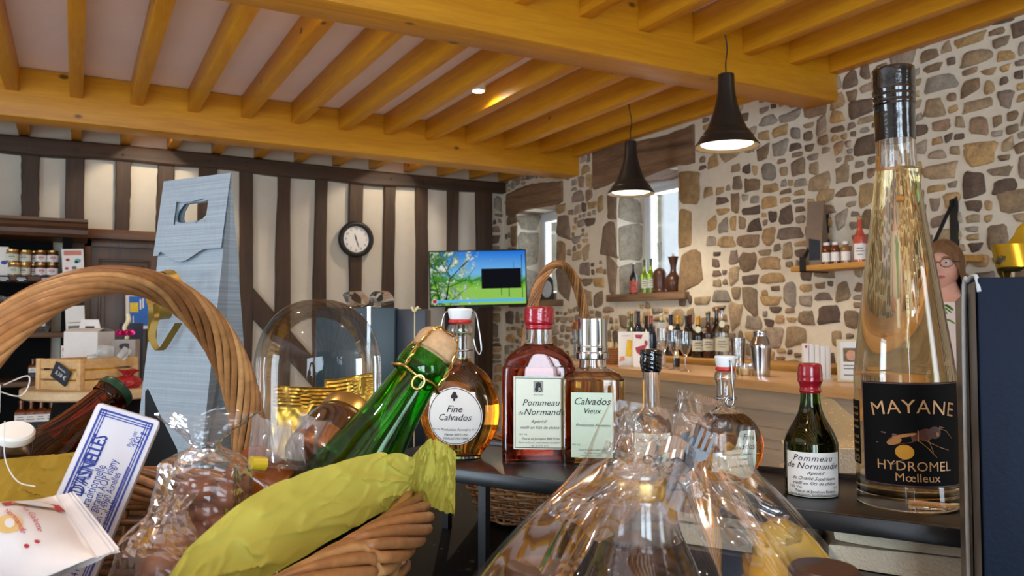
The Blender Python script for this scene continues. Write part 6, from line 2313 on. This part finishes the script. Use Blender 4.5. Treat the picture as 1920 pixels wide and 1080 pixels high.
pf3 = lambda x, y: pk_surf(*px_uv(x, -y), .0008)
letters(em, 'Normande', 17, pf3, 42.7, -1031, .2, 'CENTER', .9, rot=math.radians(-48), arc=48, sx=.62)
letters(em, 'La Galette', 16, pf3, 72, -1016, .2, 'CENTER', .95, rot=math.radians(-56), arc=80, sx=.7)
obj('red_lettering', em, plain('faded_red_ink', rgb(196, 74, 86), .6), pk)
em = MB()
pg = lambda cx_, cy_, r_: em.add([pf(cx_ + r_ * math.cos(2 * PI * i / 16), cy_ + r_ * 1.4 * math.sin(2 * PI * i / 16)) for i in range(16)], [tuple(range(16))])
pg(.555, .60, .07)
obj('biscuit_print', em, plain('biscuit_print_gold', rgb(218, 180, 110), .5, 0, .2, 30), pk)
em = MB()
pg(.60, .82, .012)
pg(.655, .79, .012)
obj('cherry_print', em, m_red_ink, pk)

# clear bag of chocolate pieces in the middle of the basket
def ball_things(name, label, cat, group, mat, spots, sc=(1, 1, .7)):
    first = None
    for i, (q, r_) in enumerate(spots):
        if first is None:
            o = first = obj(name, MB().ball((0, 0, 0), .01, 18, sc=sc), mat, None, 70)
            tag(o, label, cat, group)
        else:
            o = first.copy()
            COL.objects.link(o)
        o.location = q
        o.scale = (r_ / .01,) * 3
        o.rotation_euler = (RND.uniform(-.6, .6), RND.uniform(-.6, .6), RND.uniform(0, 3))


m_gloss_choc = plain('glossy_milk_chocolate', rgb(126, 74, 52), .28, 0, .2, 60, .1, 90)
ball_things('chocolate', 'brown chocolate piece inside the clear bag in the middle of the basket', 'chocolate', 'chocolates in the clear bag', m_gloss_choc,
            [(at(370, 918, .452), .0115), (at(424, 930, .462), .011), (at(396, 955, .458), .011), (at(345, 962, .455), .011), (at(410, 985, .455), .011), (at(372, 1000, .45), .011), (at(330, 1010, .452), .011)])


def bag_along(pts, seg=40, seed=0, crease=.10, ruff=0.0):
    """crumpled tube of film: pts = (centre, half width to the side, half depth)"""
    rng = random.Random(seed)
    ph = [rng.uniform(0, 6.28) for _ in range(6)]
    P = crom([(*p, w, d) for p, w, d in pts], 6)
    rings = []
    for j, q in enumerate(P):
        c_ = Vector(q[:3])
        w, d = q[3], q[4]
        t_ = j / len(P)
        ring = []
        for i in range(seg):
            a = 2 * PI * i / seg
            k = 1 + crease * .5 * (mnoise.noise(Vector((math.cos(a) * 2.2 + seed, math.sin(a) * 2.2, t_ * 7))) * 1.6 + .5 * math.sin(7 * a + ph[0] + 4 * t_)) + rng.uniform(-.5, .5) * crease * .35 + ruff * t_ * math.sin(6 * a + ph[1])
            ring.append(c_ + _Rt * (w * k * math.cos(a)) + _F * (-d * k * math.sin(a)) + Vector((0, 0, 1)) * (crease * w * .25 * math.sin(5 * a + ph[2])))
        rings.append(ring)
    return rings


def film_bag(name, label, cat, pts, mat, seed, crease=.1, ruff=0.0, extra=None):
    q = pts[0][0]
    root = thing(name, label, cat, q)
    rg = [[p - q for p in r] for r in bag_along(pts, 40, seed, crease, ruff)]
    obj('clear_film', MB().rings(rg, 0, True, True, False), mat, root, 0)
    return root


film_bag('clear_bag', 'clear crinkled bag of chocolates with a knotted ruffled top, in the middle of the basket', 'bag',
         [(at(350, 1075, .46), .014, .012), (at(362, 1030, .46), .024, .018), (at(374, 960, .46), .027, .020), (at(380, 900, .46), .026, .020), (at(382, 862, .46), .023, .018), (at(385, 838, .462), .009, .007), (at(384, 822, .462), .011, .008), (at(388, 795, .465), .022, .010), (at(392, 772, .468), .030, .010)], m_cello_bag, 3, .10, .10)
# the lower bag with bluish mirror-like folds
ball_things('biscuit', 'brown biscuit inside the shiny clear bag at the front of the basket', 'biscuit', 'biscuits in the front bag', m_choc,
            [(at(322, 1030, .400), .011), (at(300, 1065, .392), .012), (at(345, 1075, .395), .012)])
film_bag('clear_bag', 'shiny clear bag of biscuits with bluish folds beside the white packet', 'bag',
         [(at(280, 1190, .385), .016, .014), (at(295, 1110, .388), .024, .017), (at(305, 1050, .392), .024, .016), (at(300, 1005, .400), .019, .013), (at(315, 960, .412), .010, .008), (at(330, 925, .422), .012, .004)], m_cello_bag, 8, .12, .05)
# bag tied with a yellow twist, its cellophane flaring upwards
tied = film_bag('tied_bag', 'clear bag closed with a yellow tie, its stiff ends flaring up beside the green bottle', 'bag',
                [(at(494, 870, .50), .0045, .0045), (at(504, 871, .505), .006, .006), (at(524, 868, .515), .016, .012), (at(560, 872, .522), .017, .012), (at(600, 880, .525), .010, .008)], m_cello_bag, 12, .2)
q = tied.location.copy()
obj('yellow_tie', MB().tube([at(470, 868, .492) - q, at(497, 870, .498) - q], .0044, 14), plain('yellow_tie', rgb(206, 176, 40), .4), tied, 40)
mb = MB()
for pts_ in (((470, 858, .515), (470, 780, .52), (545, 792, .53), (552, 858, .52)), ((545, 862, .522), (560, 775, .528), (622, 792, .535), (612, 868, .53)), ((500, 862, .51), (515, 798, .508), (572, 812, .514), (580, 866, .516))):
    A, B_, C_, D_ = [at(*z) - q for z in pts_]
    mb.grid(lambda u, v_: (A.lerp(D_, u)).lerp(B_.lerp(C_, u), v_) + _F * (.006 * math.sin(7 * u + v_ * 2 + pts_[0][0]) + .003 * math.sin(17 * u)), 16, 10)
obj('film_ends', mb, m_cello_stiff, tied, 40)
pA = at(505, 905, .515)
hj = thing('honey_jar', 'amber jar lying under the yellow-tied bag in the basket', 'jar')
hj.matrix_world = axis_matrix(at(545, 950, .53), at(470, 885, .53) - at(545, 950, .53))
obj('jar_glass', MB().lathe(crom([(.014, 0), (.019, .003), (.020, .02), (.018, .04), (.012, .048)], 4), 24), plain('amber_syrup', rgb(150, 76, 22), .12, 0, .2, 20, Coat_Weight=.5), hj, 60)

# tilted jar with gold lid
jp = at(632, 815, .56)
jx = at(668, 764, .575) - at(618, 828, .545)
jr = thing('gold_lid_jar', 'clear jar with a gold screw lid tilted beside the green bottle', 'jar')
jr.matrix_world = axis_matrix(jp, jx)
obj('jar_glass', MB().lathe(crom([(.020, -.032), (.024, -.028), (.025, -.004), (.0235, .006), (.021, .009), (.021, .014)], 4), 36, cap1=False), m_tumbler, jr, 50)
obj('syrup', MB().lathe(crom([(.018, -.030), (.022, -.026), (.023, -.012)], 4), 30), plain('dark_honey', rgb(168, 92, 24), .1, 0, .15, 20, Coat_Weight=.6), jr, 50)
obj('lid', MB().lathe([(.0215, .010), (.0228, .0105), (.0228, .0205), (.0215, .0225), (.0195, .0222), (.019, .0215)], 48), m_gold, jr, 35)
# ------------------------------------------------------------------ gift bag of linen paper
A, B_ = H(-.518, 1.08), H(-.403, 1.017)
C_ = B_ + (H(.5, .866) - H(0, 0)) * .10
gw = (B_ - A).length
ang = math.atan2((B_ - A).y, (B_ - A).x)
gb = thing('gift_bag', 'tall pale blue linen paper bottle bag with a cut-out handle and gold bow', 'gift bag', (A.x, A.y, Z_T), ang)
t = NT('linen_embossed_card')
v1 = t.coords((2, 2, 260))
v2 = t.coords((200, 200, 6))
n1 = t.noise(v1, 2.0, 2)
n2 = t.noise(v2, 2.0, 2)
hgt = t.math('ADD', n1, t.math('MULTIPLY', n2, .25))
t.principled(t.ramp(hgt, [(.5, rgb(118, 129, 138)), (.95, rgb(146, 157, 166))]), .40, 0, t.bump(hgt, .22, .0015))
m_linen = t.m
gh = at(360, 333, 1.10).z - Z_T
gT = .098


def front(x, z, off=0.0):
    """front panel, leaning back to the ridge"""
    s = z / gh
    return (x, gT / 2 * max(0, (s - .12) / .88) - off, z)


hole = [(.044, .918), (.094, .920), (.096, .905), (.093, .880), (.084, .864), (.074, .858), (.044, .856), (.034, .860), (.031, .874), (.034, .895)]
hole = [(x * gw / .131, z * gh) for x, z in hole]
for nm, s in (('front_panel', 1), ('back_panel', -1)):
    bm = bmesh.new()
    o_ = [bm.verts.new((x, 0, z)) for x, z in ((0, 0), (gw, 0), (gw, gh), (0, gh))]
    i_ = [bm.verts.new((x, 0, z)) for x, z in hole]
    ed = [bm.edges.new((o_[k], o_[(k + 1) % 4])) for k in range(4)] + [bm.edges.new((i_[k], i_[(k + 1) % len(i_)])) for k in range(len(i_))]
    bmesh.ops.triangle_fill(bm, use_beauty=True, edges=ed)
    bm.verts.index_update()
    vs = [v_.co.copy() for v_ in bm.verts]
    fs = [tuple(v_.index for v_ in f.verts) for f in bm.faces]
    bm.free()
    y = lambda z: gT / 2 * (z / gh)
    mb = MB()
    mb.add([(q.x, y(q.z) if s == 1 else gT - y(q.z), q.z) for q in vs], fs)
    mb.add([(q.x, (y(q.z) + .0012) if s == 1 else gT - y(q.z) - .0012, q.z) for q in vs], fs)
    obj(nm, mb, m_linen, gb, 0)
mb = MB()
for x in (0, gw):
    s = 1 if x else -1
    mb.add([(x, 0, 0), (x, gT, 0), (x - s * .02, gT / 2, .13), (x, gT / 2, gh), (x - s * .004, gT / 2, gh * .55)], [(0, 2, 4), (0, 4, 3), (1, 4, 2), (1, 3, 4), (0, 1, 2)])
obj('gusset', mb, m_linen, gb, 0)
mb = MB()


def flap_pt(u, v_):
    z = gh * (1 - (1 - v_) * (.235 + .035 * (math.sin(PI * min(1, max(0, (u - .10) / .66))) ** 1.5 if u > .10 else 0) + (.012 if u < .1 else 0)))
    return (-.003 + (gw + .005) * u, gT / 2 * z / gh - .0025 - .003 * (1 - v_), z)


mb.grid(flap_pt, 40, 24)
bmf = mb
hx0, hx1 = min(x for x, _ in hole), max(x for x, _ in hole)
hz0, hz1 = min(z for _, z in hole), max(z for _, z in hole)
keep = [f for f in bmf.f if not (hx0 - .0005 < sum(bmf.v[i][0] for i in f) / 4 < hx1 + .0005 and hz0 - .0005 < sum(bmf.v[i][2] for i in f) / 4 < hz1 + .001)]
flap = MB()
flap.add(bmf.v, keep)
obj('front_flap', flap, m_linen, gb, 30)
q = at(316, 575, 1.055) - A
Rm = Matrix.Rotation(-ang, 3, 'Z')
bowc = Rm @ Vector((q.x, q.y, at(316, 575, 1.055).z - Z_T))
mb = MB()


def ribbon(mb_, pts, w, side, X=None):
    P = [Vector(p) for p in crom(pts, 8)]
    S_ = Vector(side).normalized()
    vs, fs = [], []
    for i, p in enumerate(P):
        vs += [p - S_ * w / 2, p + S_ * w / 2]
    for i in range(len(P) - 1):
        fs.append((2 * i, 2 * i + 1, 2 * i + 3, 2 * i + 2))
    n_ = len(vs)
    T_ = Vector((0.0004, -.0007, .0003))
    vs2 = vs + [v_ + T_ for v_ in vs]
    mb_.add(vs2, fs + [tuple(i + n_ for i in f) for f in fs], X=X)


BX = Matrix.Translation(bowc)
ribbon(mb, [(-.012, -.012, .030), (-.018, -.014, .012), (-.010, -.016, -.002), (-.016, -.012, -.022), (-.024, -.006, -.046)], .012, (.8, .5, .2), BX)
ribbon(mb, [(-.006, -.010, .008), (.006, -.020, .022), (.020, -.020, .010), (.018, -.018, -.012), (.002, -.012, -.016), (-.006, -.010, .004)], .016, (.3, 1, .1), BX)
ribbon(mb, [(-.008, -.012, -.014), (-.008, -.018, -.040), (.0, -.012, -.058), (.016, -.006, -.036), (.026, -.004, -.022)], .009, (.5, 1, 0), BX)
ribbon(mb, [(-.002, -.006, .030), (.004, -.012, .046), (.018, -.010, .044), (.028, -.004, .026)], .012, (.2, 1, .3), BX)
obj('gold_bow', mb, m_dullgold, gb, 60)

# dark pointed card behind the butter pack
q0 = at(300, 815, .80)
dc = thing('dark_card', 'dark navy pointed card standing between the butter pack and the gift bag', 'card', (q0.x, q0.y, Z_T), facing(q0, 8))
k = .80 / FPX
hz0_ = q0.z - Z_T
mb = MB().prism([(-28 * k, -hz0_), (36 * k, -hz0_), (30 * k, -30 * k), (0, 35 * k), (-22 * k, 86 * k), (-26 * k, 82 * k)], -.003, .003, X=Matrix.Translation((0, 0, hz0_)) @ Matrix.Rotation(PI / 2, 4, 'X'))
obj('card_body', mb, plain('navy_card', rgb(18, 26, 34), .45), dc)

# ------------------------------------------------------------------ glass dome with two gold packs
dp = at(598, 640, 1.0)
dome = thing('glass_dome', 'clear glass dome on a dark base over the gold foil packs', 'glass dome', (dp.x, dp.y, Z_T), 0)
Rd = 117 / FPX * 1.0
top = at(598, 561, 1.0).z - Z_T
hb_ = (top - .018)
prof = [(Rd * .972, .018)] + [(Rd * (.972 + .028 * math.sin(PI * .5 * i / 8)), .018 + (hb_ - Rd * 1.15) * i / 8) for i in range(1, 8)]
prof += [(max(.002, Rd * math.cos(a_) ** .86), top - Rd * 1.15 + Rd * 1.15 * math.sin(a_) ** .95) for a_ in [PI / 2 * i / 30 for i in range(31)]]
obj('glass_cover', MB().lathe(prof, 56, cap0=False, cap1=True), m_thin, dome, 60)
obj('cover_rim', MB().tube([(Rd * math.cos(2 * PI * i / 48), Rd * math.sin(2 * PI * i / 48), .02) for i in range(48)], .003, 8, closed=True), m_tumbler, dome, 60)
obj('base', MB().lathe([(Rd * .9, 0), (Rd * 1.08, .004), (Rd * 1.08, .014), (Rd * 1.02, .018)], 56), m_door, dome, 40)


def foil_pack(label, px0, px1, ytop, d, w_turn, seed, h_extra=0.0, fold=True):
    c = at((px0 + px1) / 2, 760, d)
    kk = d / FPX
    w = (px1 - px0) * kk
    zt = at((px0 + px1) / 2, ytop, d).z - (Z_T + .018)
    o = thing('foil_pack', label, 'foil pack', (c.x, c.y, Z_T + .018), facing(c, w_turn), None)
    rr = random.Random(seed)
    ph = rr.uniform(0, 6)
    mb_ = MB()
    def side(s):
        def fn(u, v_):
            x = (u - .5) * w * (1 - .10 * max(0, v_ - .45) * (1 if s else 1))
            th = .020 * math.sin(PI * u) ** .6 * (1 - max(0, v_ - .30) / .50 if v_ > .30 else 1)
            th = max(th, .0008)
            if v_ > .80:
                th = .0008 + .0005 * math.sin(v_ * 190)
            y = s * th + .004 * math.sin(5 * u + 3 * v_ + ph) + .0035 * abs(mnoise.noise(Vector((u * 4 + seed, v_ * 4, s)))) * 2 - .02 * v_ * (0 if not fold else 0)
            z = zt * v_ * (1 + .02 * math.sin(2.5 * u + ph)) + .004 * math.sin(3 * u + seed)
            return (x, y, max(0, z))
        return fn
    for s in (-1, 1):
        mb_.grid(side(s), 30, 60)
    obj('foil_body', mb_, m_goldfoil, o, 40)
    return o


foil_pack('crumpled gold foil pack with pleated seal, left one under the glass dome', 512, 632, 726, 1.0, 6, 2)
foil_pack('gold foil pack with a tall ridged seal, right one under the glass dome', 604, 702, 704, 1.03, -14, 5)

# ------------------------------------------------------------------ two dark gift boxes behind the dome
c = at(700, 640, 1.33)
zt = at(700, 577, 1.33).z - Z_T
kq = 1.33 / FPX
bx_ = thing('gift_box', 'dark teal gift box with a silver ribbon bow behind the glass dome', 'gift box', (c.x, c.y, Z_T), facing(c, -6))
m_tealbox = plain('teal_box_card', rgb(22, 50, 60), .4, 0, .05, 8)
obj('carton', MB().box((-98 * kq, -.045, 0), (44 * kq, .05, zt), bev=.002), m_tealbox, bx_, 30)
bowm = MB()
BX = Matrix.Translation((-4 * kq, 0, zt + .001)) @ Matrix.Rotation(math.radians(-38), 4, 'Z')
for pts_ in ([(0, 0, .002), (-.030, .01, .020), (-.055, .012, .028), (-.064, .008, .014), (-.040, 0, .002)],
             [(0, -.01, .002), (-.030, -.015, .008), (-.042, -.018, .022), (-.020, -.012, .026), (0, -.006, .006)],
             [(0, 0, .002), (.012, -.004, .024), (.040, -.008, .024), (.050, -.006, .008), (.014, 0, .001)],
             [(0, .006, .002), (.020, .010, .022), (.030, .002, .010), (.022, -.010, .004), (.014, -.012, .018), (.028, -.014, .024)],
             [(-.02, -.02, .001), (-.04, -.03, .004), (-.06, -.035, .001)], [(.0, -.015, .0), (.03, -.02, .008), (.04, -.03, .001)]):
    ribbon(bowm, pts_, .013, (.15, 1, .1), BX)
obj('silver_bow', bowm, m_silverribbon, bx_, 60)
obj('ribbon_band', MB().box((-6 * kq, -.0462, 0), (0, .0512, zt + .0012)), m_silverribbon, bx_)
c2 = at(777, 640, 1.36)
zt2 = at(777, 580, 1.36).z - Z_T
bx2 = thing('gift_box', 'narrow dark slate gift box with a thin gold cord, beside the teal box', 'gift box', (c2.x, c2.y, Z_T), facing(c2, -6))
k2 = 1.36 / FPX
obj('carton', MB().box((-28 * k2, -.045, 0), (26 * k2, .05, zt2), bev=.002), plain('slate_box_card', rgb(34, 42, 54), .4, 0, .05, 8), bx2, 30)
obj('gold_cord', MB().box((4.5 * k2, -.047, .0), (6.5 * k2, -.0448, zt2 + .003)).box((4.5 * k2, -.047, zt2 - .001), (6.5 * k2, .051, zt2 + .003))
    .tube(crom([(0, -.048, zt2 + .003), (5 * k2, -.050, zt2 - .004), (12 * k2, -.048, zt2 + .004)], 4), .0022, 6), m_creamcap, bx2)

# ------------------------------------------------------------------ navy box with gold bow at the right
c = at(1836, 700, .44)
zt = at(1836, 520, .44).z - Z_T
nb_ = thing('navy_gift_box', 'big navy blue gift box with a gold ribbon bow at the right edge', 'gift box', (c.x, c.y, Z_T), facing(H(.264, .44), 9))
wn, dn = .17, .062
obj('carton', MB().box((0, 0, 0), (wn, dn, zt), bev=.0015), plain('navy_linen_card', rgb(3, 18, 38), .6, 0, .06, 40, .15, 300, Specular_IOR_Level=.2), nb_, 30)
m_bronze = plain('bronze_card_edge', rgb(92, 84, 76), .3, .4, .08, 30)
sd = obj('side_flap', MB().add([(-.0008, .001, 0), (-.0008, dn * .42, 0), (-.0008, dn * .42, zt - .003), (-.0008, .001, zt - .002), (-.0030, dn * .45, 0), (-.0030, dn, 0), (-.0030, dn, zt - .012), (-.0030, dn * .45, zt - .008), (-.0012, dn * .45, 0), (-.0012, dn * .45, zt - .008)],
                            [(0, 1, 2, 3), (4, 5, 6, 7), (8, 4, 7, 9)]), m_bronze, nb_)
sd['label'] = 'bronze coloured side edge'
obj('flap_edge', MB().tube(crom([(-.003, dn * .44, 0), (-.0036, dn * .45, zt * .5), (-.003, dn * .43, zt - .012), (-.002, dn * .25, zt - .001), (0, .004, zt + .001), (.001, .0, zt - .008)], 6), .0012, 6), plain('pale_card_edge', rgb(170, 176, 180), .5), nb_, 60)
gbw = MB()
BX = Matrix.Translation((.017, .022, zt))
for pts_ in ([(0, 0, .002), (.004, -.004, .016), (.020, -.006, .030), (.042, 0, .034), (.05, .004, .016), (.02, .0, .002)],
             [(.0, .004, .004), (-.006, -.008, .012), (.006, -.018, .012), (.028, -.016, .012), (.05, -.004, .016)],
             [(.004, .0, .010), (.012, .006, .026), (.03, .01, .022), (.02, .01, .004)]):
    ribbon(gbw, pts_, .015, (-.1, .5, 1), BX)
obj('gold_bow', gbw, m_goldribbon, nb_, 60)
obj('bow_knot', MB().ball((.019, .012, zt + .009), .008, 12, sc=(1, .8, .8)), plain('dark_bow_knot', rgb(60, 50, 20), .4, .5), nb_, 60)

# ------------------------------------------------------------------ small wicker basket behind the shelf
q = H(.046, .965)
sb = thing('wicker_basket', 'small dark wicker basket with a tall arched handle behind the red pommeau flask', 'basket', (q.x, q.y, Z_T), facing(q, -14))
WCOL[:] = [rgb(150, 102, 58), rgb(126, 82, 44), rgb(164, 116, 68), rgb(104, 66, 36)]
wicker_basket(sb, .115, .085, 2.6, .006, .078, 17, 24, .0020, .72, .006, 6, 8, .0024)
mb = MB()
path = []
for i in range(61):
    th = PI * i / 60
    path.append(Vector((.012 + .024 * math.cos(th), .078 * math.cos(th), .07 + .238 * max(0, math.sin(th)) ** .62)))
rope(path, .0032, .0056, lambda i: Vector((1, -.3, 0)), 9, 4.0, .0017, mb)
strand(mb, path, .0026, 6, col=tuple(x * .4 for x in WCOL[3]))  # core strand darkened so the gaps between strands look shaded
obj('handle', mb, m_wicker, sb, 70)

# ------------------------------------------------------------------ cellophane hamper in front
hp = H(.075, .43, Z_T)
RH = lambda px, py, d: at(px, py, d)
# clear bottle inside
bq = RH(1203, 895, .435)
hb = Lying('wrapped_bottle', 'clear bottle of blush wine with a gold ring, standing inside the cellophane hamper', Vector((bq.x, bq.y, Z_T + .002)), Vector((bq.x, bq.y, bq.z)),
           [R2(0, .034), R2(0, .034), R2(.004, .038), R2(.05, .0385), R2(.085, .036), R2(.105, .029), R2(.125, .0205), R2(.150, .0170), R2(bq.z - Z_T - .004, .0165), R2(bq.z - Z_T - .002, .0165), R2(bq.z - Z_T - .002, .0165)], m_glass, m_blush, .118)
zt_ = bq.z - Z_T - .002
hb.cap('gold_ring', [(.0172, zt_ - .010), (.0172, zt_ - .010), (.0186, zt_ - .009), (.0188, zt_ - .002), (.0180, zt_ + .001), (.0165, zt_ + .0015), (.0165, zt_ + .0015)], m_gold, 40)
hb.cap('capsule', [(.0167, zt_ - .034), (.0167, zt_ - .034), (.0172, zt_ - .032), (.0176, zt_ - .012), (.0172, zt_ - .010), (.0172, zt_ - .010)], film('smoky_capsule_film', (.62, .60, .58), .08, 20, 1.2, .05, .08, .12), 40)
hb.cap('stopper', [(.0160, zt_), (.0160, zt_), (.0155, zt_ + .004), (.0110, zt_ + .008), (.003, zt_ + .009), (.003, zt_ + .009)], plain('grey_stopper', rgb(170, 166, 158), .2, .6, .05, 30), 36)
film_c = hp
hm_ = thing('cellophane_hamper', 'clear cellophane wrap gathered into flaps over the hamper in front of the shelf', 'cellophane wrap', hp)
rings = []
SP = [  # y, left px, right px, depth of the middle, half depth
    (1500, 560, 1900, .43, .105), (1300, 690, 1790, .43, .10), (1180, 790, 1690, .43, .092), (1080, 884, 1602, .43, .080), (1010, 945, 1545, .43, .064), (950, 1005, 1490, .43, .048), (905, 1058, 1448, .43, .034), (868, 1092, 1418, .43, .022), (838, 1108, 1412, .43, .014), (800, 1128, 1414, .43, .007), (772, 1146, 1412, .43, .0035)]
P = crom([tuple(map(float, s)) for s in SP], 5)
seg = 144
rng = random.Random(21)
pleat = [rng.uniform(0, 6.28) for _ in range(6)]
for j, (y, xl, xr, d, hd) in enumerate(P):
    cx_, hw = (xl + xr) / 2, (xr - xl) / 2
    t_ = j / (len(P) - 1)
    slope = 26 * max(0, (t_ - .55) / .45)
    ring = []
    for i in range(seg):
        a = 2 * PI * i / seg
        nn = mnoise.noise(Vector((math.cos(a) * 2.5, math.sin(a) * 2.5, t_ * 3.0 + 5)))
        fold = .07 * (1 - abs(math.sin(4 * a + pleat[0] + t_ * .8))) ** 2 + .05 * (1 - abs(math.sin(6.5 * a + pleat[1] - t_ * 1.0))) ** 3 + .05 * nn
        kx = 1 + (fold - .045) * (.35 if abs(math.cos(a)) > .75 else 1)
        px = cx_ + hw * kx * math.cos(a)
        kd = 1 + 1.3 * (fold - .045)
        ring.append(at(px, y + slope * math.cos(a) + 6 * nn, d - hd * kd * math.sin(a)) - hp)
    rings.append(ring)
rings = [[Vector((p.x, p.y, max(p.z, .001))) for p in r] for r in rings]
obj('outer_film', MB().rings(rings, 0, True, False, False), m_cello, hm_, 70)
mb = MB()
for pts_, bend in ((((1150, 752, .435), (1412, 800, .425), (1390, 905, .425), (1170, 880, .43)), .008), (((1268, 728, .45), (1352, 752, .452), (1330, 830, .445), (1262, 815, .44)), .006),
                   (((1160, 760, .415), (1250, 800, .405), (1230, 880, .395), (1120, 862, .41)), .009), (((1190, 850, .41), (1290, 880, .38), (1120, 1010, .36), (1010, 960, .38)), .010),
                   (((1255, 880, .395), (1400, 900, .40), (1530, 1010, .39), (1330, 1040, .365)), .010)):
    A_, B2, C2, D2 = [at(*z) - hp for z in pts_]
    mb.grid(lambda u, v_: (A_.lerp(B2, u)).lerp(D2.lerp(C2, u), v_) + _F * (bend * math.sin(6 * u + 2.5 * v_ + pts_[0][0]) + bend * .5 * abs(math.sin(11 * u - 3 * v_)) + bend * .8 * mnoise.noise(Vector((u * 3.3, v_ * 3.3, pts_[0][0])))), 26, 20)
obj('film_flaps', mb, m_cello, hm_, 60)
mb = MB()
for pts_, w in (([(1205, 868, .405), (1212, 842, .40), (1228, 848, .40), (1236, 872, .405)], .009), ([(1238, 842, .412), (1258, 832, .41), (1285, 848, .408), (1300, 866, .41)], .011),
                ([(1284, 862, .40), (1288, 830, .40), (1298, 806, .402), (1306, 812, .404)], .009), ([(1250, 858, .402), (1270, 850, .40), (1296, 868, .402)], .006)):
    P3 = [at(*z) - hp for z in pts_]
    ribbon(mb, [tuple(z) for z in P3], w, (_Rt * .35 + _Up * .6 + _F * .7))
obj('silver_ribbon', mb, m_silverribbon, hm_, 60)
# cutlery and small goods inside the hamper
fk = thing('steel_fork', 'small steel fork standing up inside the cellophane hamper', 'fork')
f0, f1 = at(1262, 955, .41), at(1324, 806, .415)
fk.matrix_world = axis_matrix(f0, f1 - f0)
Lf = (f1 - f0).length
mb = MB()
mb.rings([[(x, y, z) for x, y in ((-w, -.0008), (w, -.0008), (w, .0008), (-w, .0008))] for z, w in ((0, .0034), (Lf * .3, .0028), (Lf * .52, .0022), (Lf * .62, .0030), (Lf * .68, .0058), (Lf * .76, .0062))], 0, True, True, True)
for i in range(4):
    x = -.0050 + i * .00335
    mb.box((x - .0009, -.0008, Lf * .75), (x + .0009, .0008, Lf))
obj('fork_body', mb, m_cutlery, fk, 30)
kn = thing('steel_knife', 'small steel spreading knife beside the fork inside the hamper', 'knife')
f0, f1 = at(1240, 960, .418), at(1300, 806, .424)
kn.matrix_world = axis_matrix(f0, f1 - f0)
Lf = (f1 - f0).length
mb = MB()
mb.rings([[(x0_, -.0006, z), (x1_, -.0006, z), (x1_, .0006, z), (x0_, .0006, z)] for z, x0_, x1_ in ((0, -.003, .003), (Lf * .5, -.0022, .0022), (Lf * .62, -.004, .003), (Lf * .8, -.0058, .0034), (Lf * .93, -.0040, .0032), (Lf, .0, .0030))], 0, True, True, True)
obj('knife_body', mb, m_cutlery, kn, 30)
yp = thing('yellow_pouch', 'yellow pouch inside the right side of the cellophane hamper', 'pouch', at(1520, 1080, .43))
q = yp.location.copy()
rg = bag_along([(at(1525, 1250, .43), .032, .03), (at(1512, 1130, .43), .030, .026), (at(1485, 1050, .43), .021, .018), (at(1468, 1000, .43), .014, .012), (at(1462, 975, .43), .005, .004)], 28, 4, .08)
yp.location = (q.x, q.y, Z_T)
rg = [[Vector((p.x, p.y, max(p.z, Z_T + .001))) - yp.location for p in r] for r in rg]
obj('pouch_body', MB().rings(rg, 0, True, True, True), plain('mustard_pouch', rgb(206, 164, 50), .45, 0, .12, 30, .3, 60), yp, 50)
for i, (px, py, r_, lab) in enumerate(((1545, 1078, .016, 'dark brown biscuit at the bottom right inside the cellophane hamper'), (1010, 1075, .016, 'dark jar lid at the bottom left inside the cellophane hamper'))):
    o = thing('dark_jar', lab, 'jar', at(px, py, .385), 0)
    o.location.z = at(px, py - 8, .385).z
    zz = o.location.z - Z_T
    obj('jar_body', MB().lathe(crom([(r_ * .9, -zz + .001), (r_, -zz + .004), (r_, -.014), (r_ * .9, -.008)], 3), 24), m_jam, o, 40)
    obj('lid', MB().lathe([(r_, -.010), (r_ * 1.05, -.009), (r_ * 1.05, 0), (r_ * .95, .002)], 30), plain('dark_lid', rgb(70, 44, 34), .35, .2, .1, 30), o, 40)
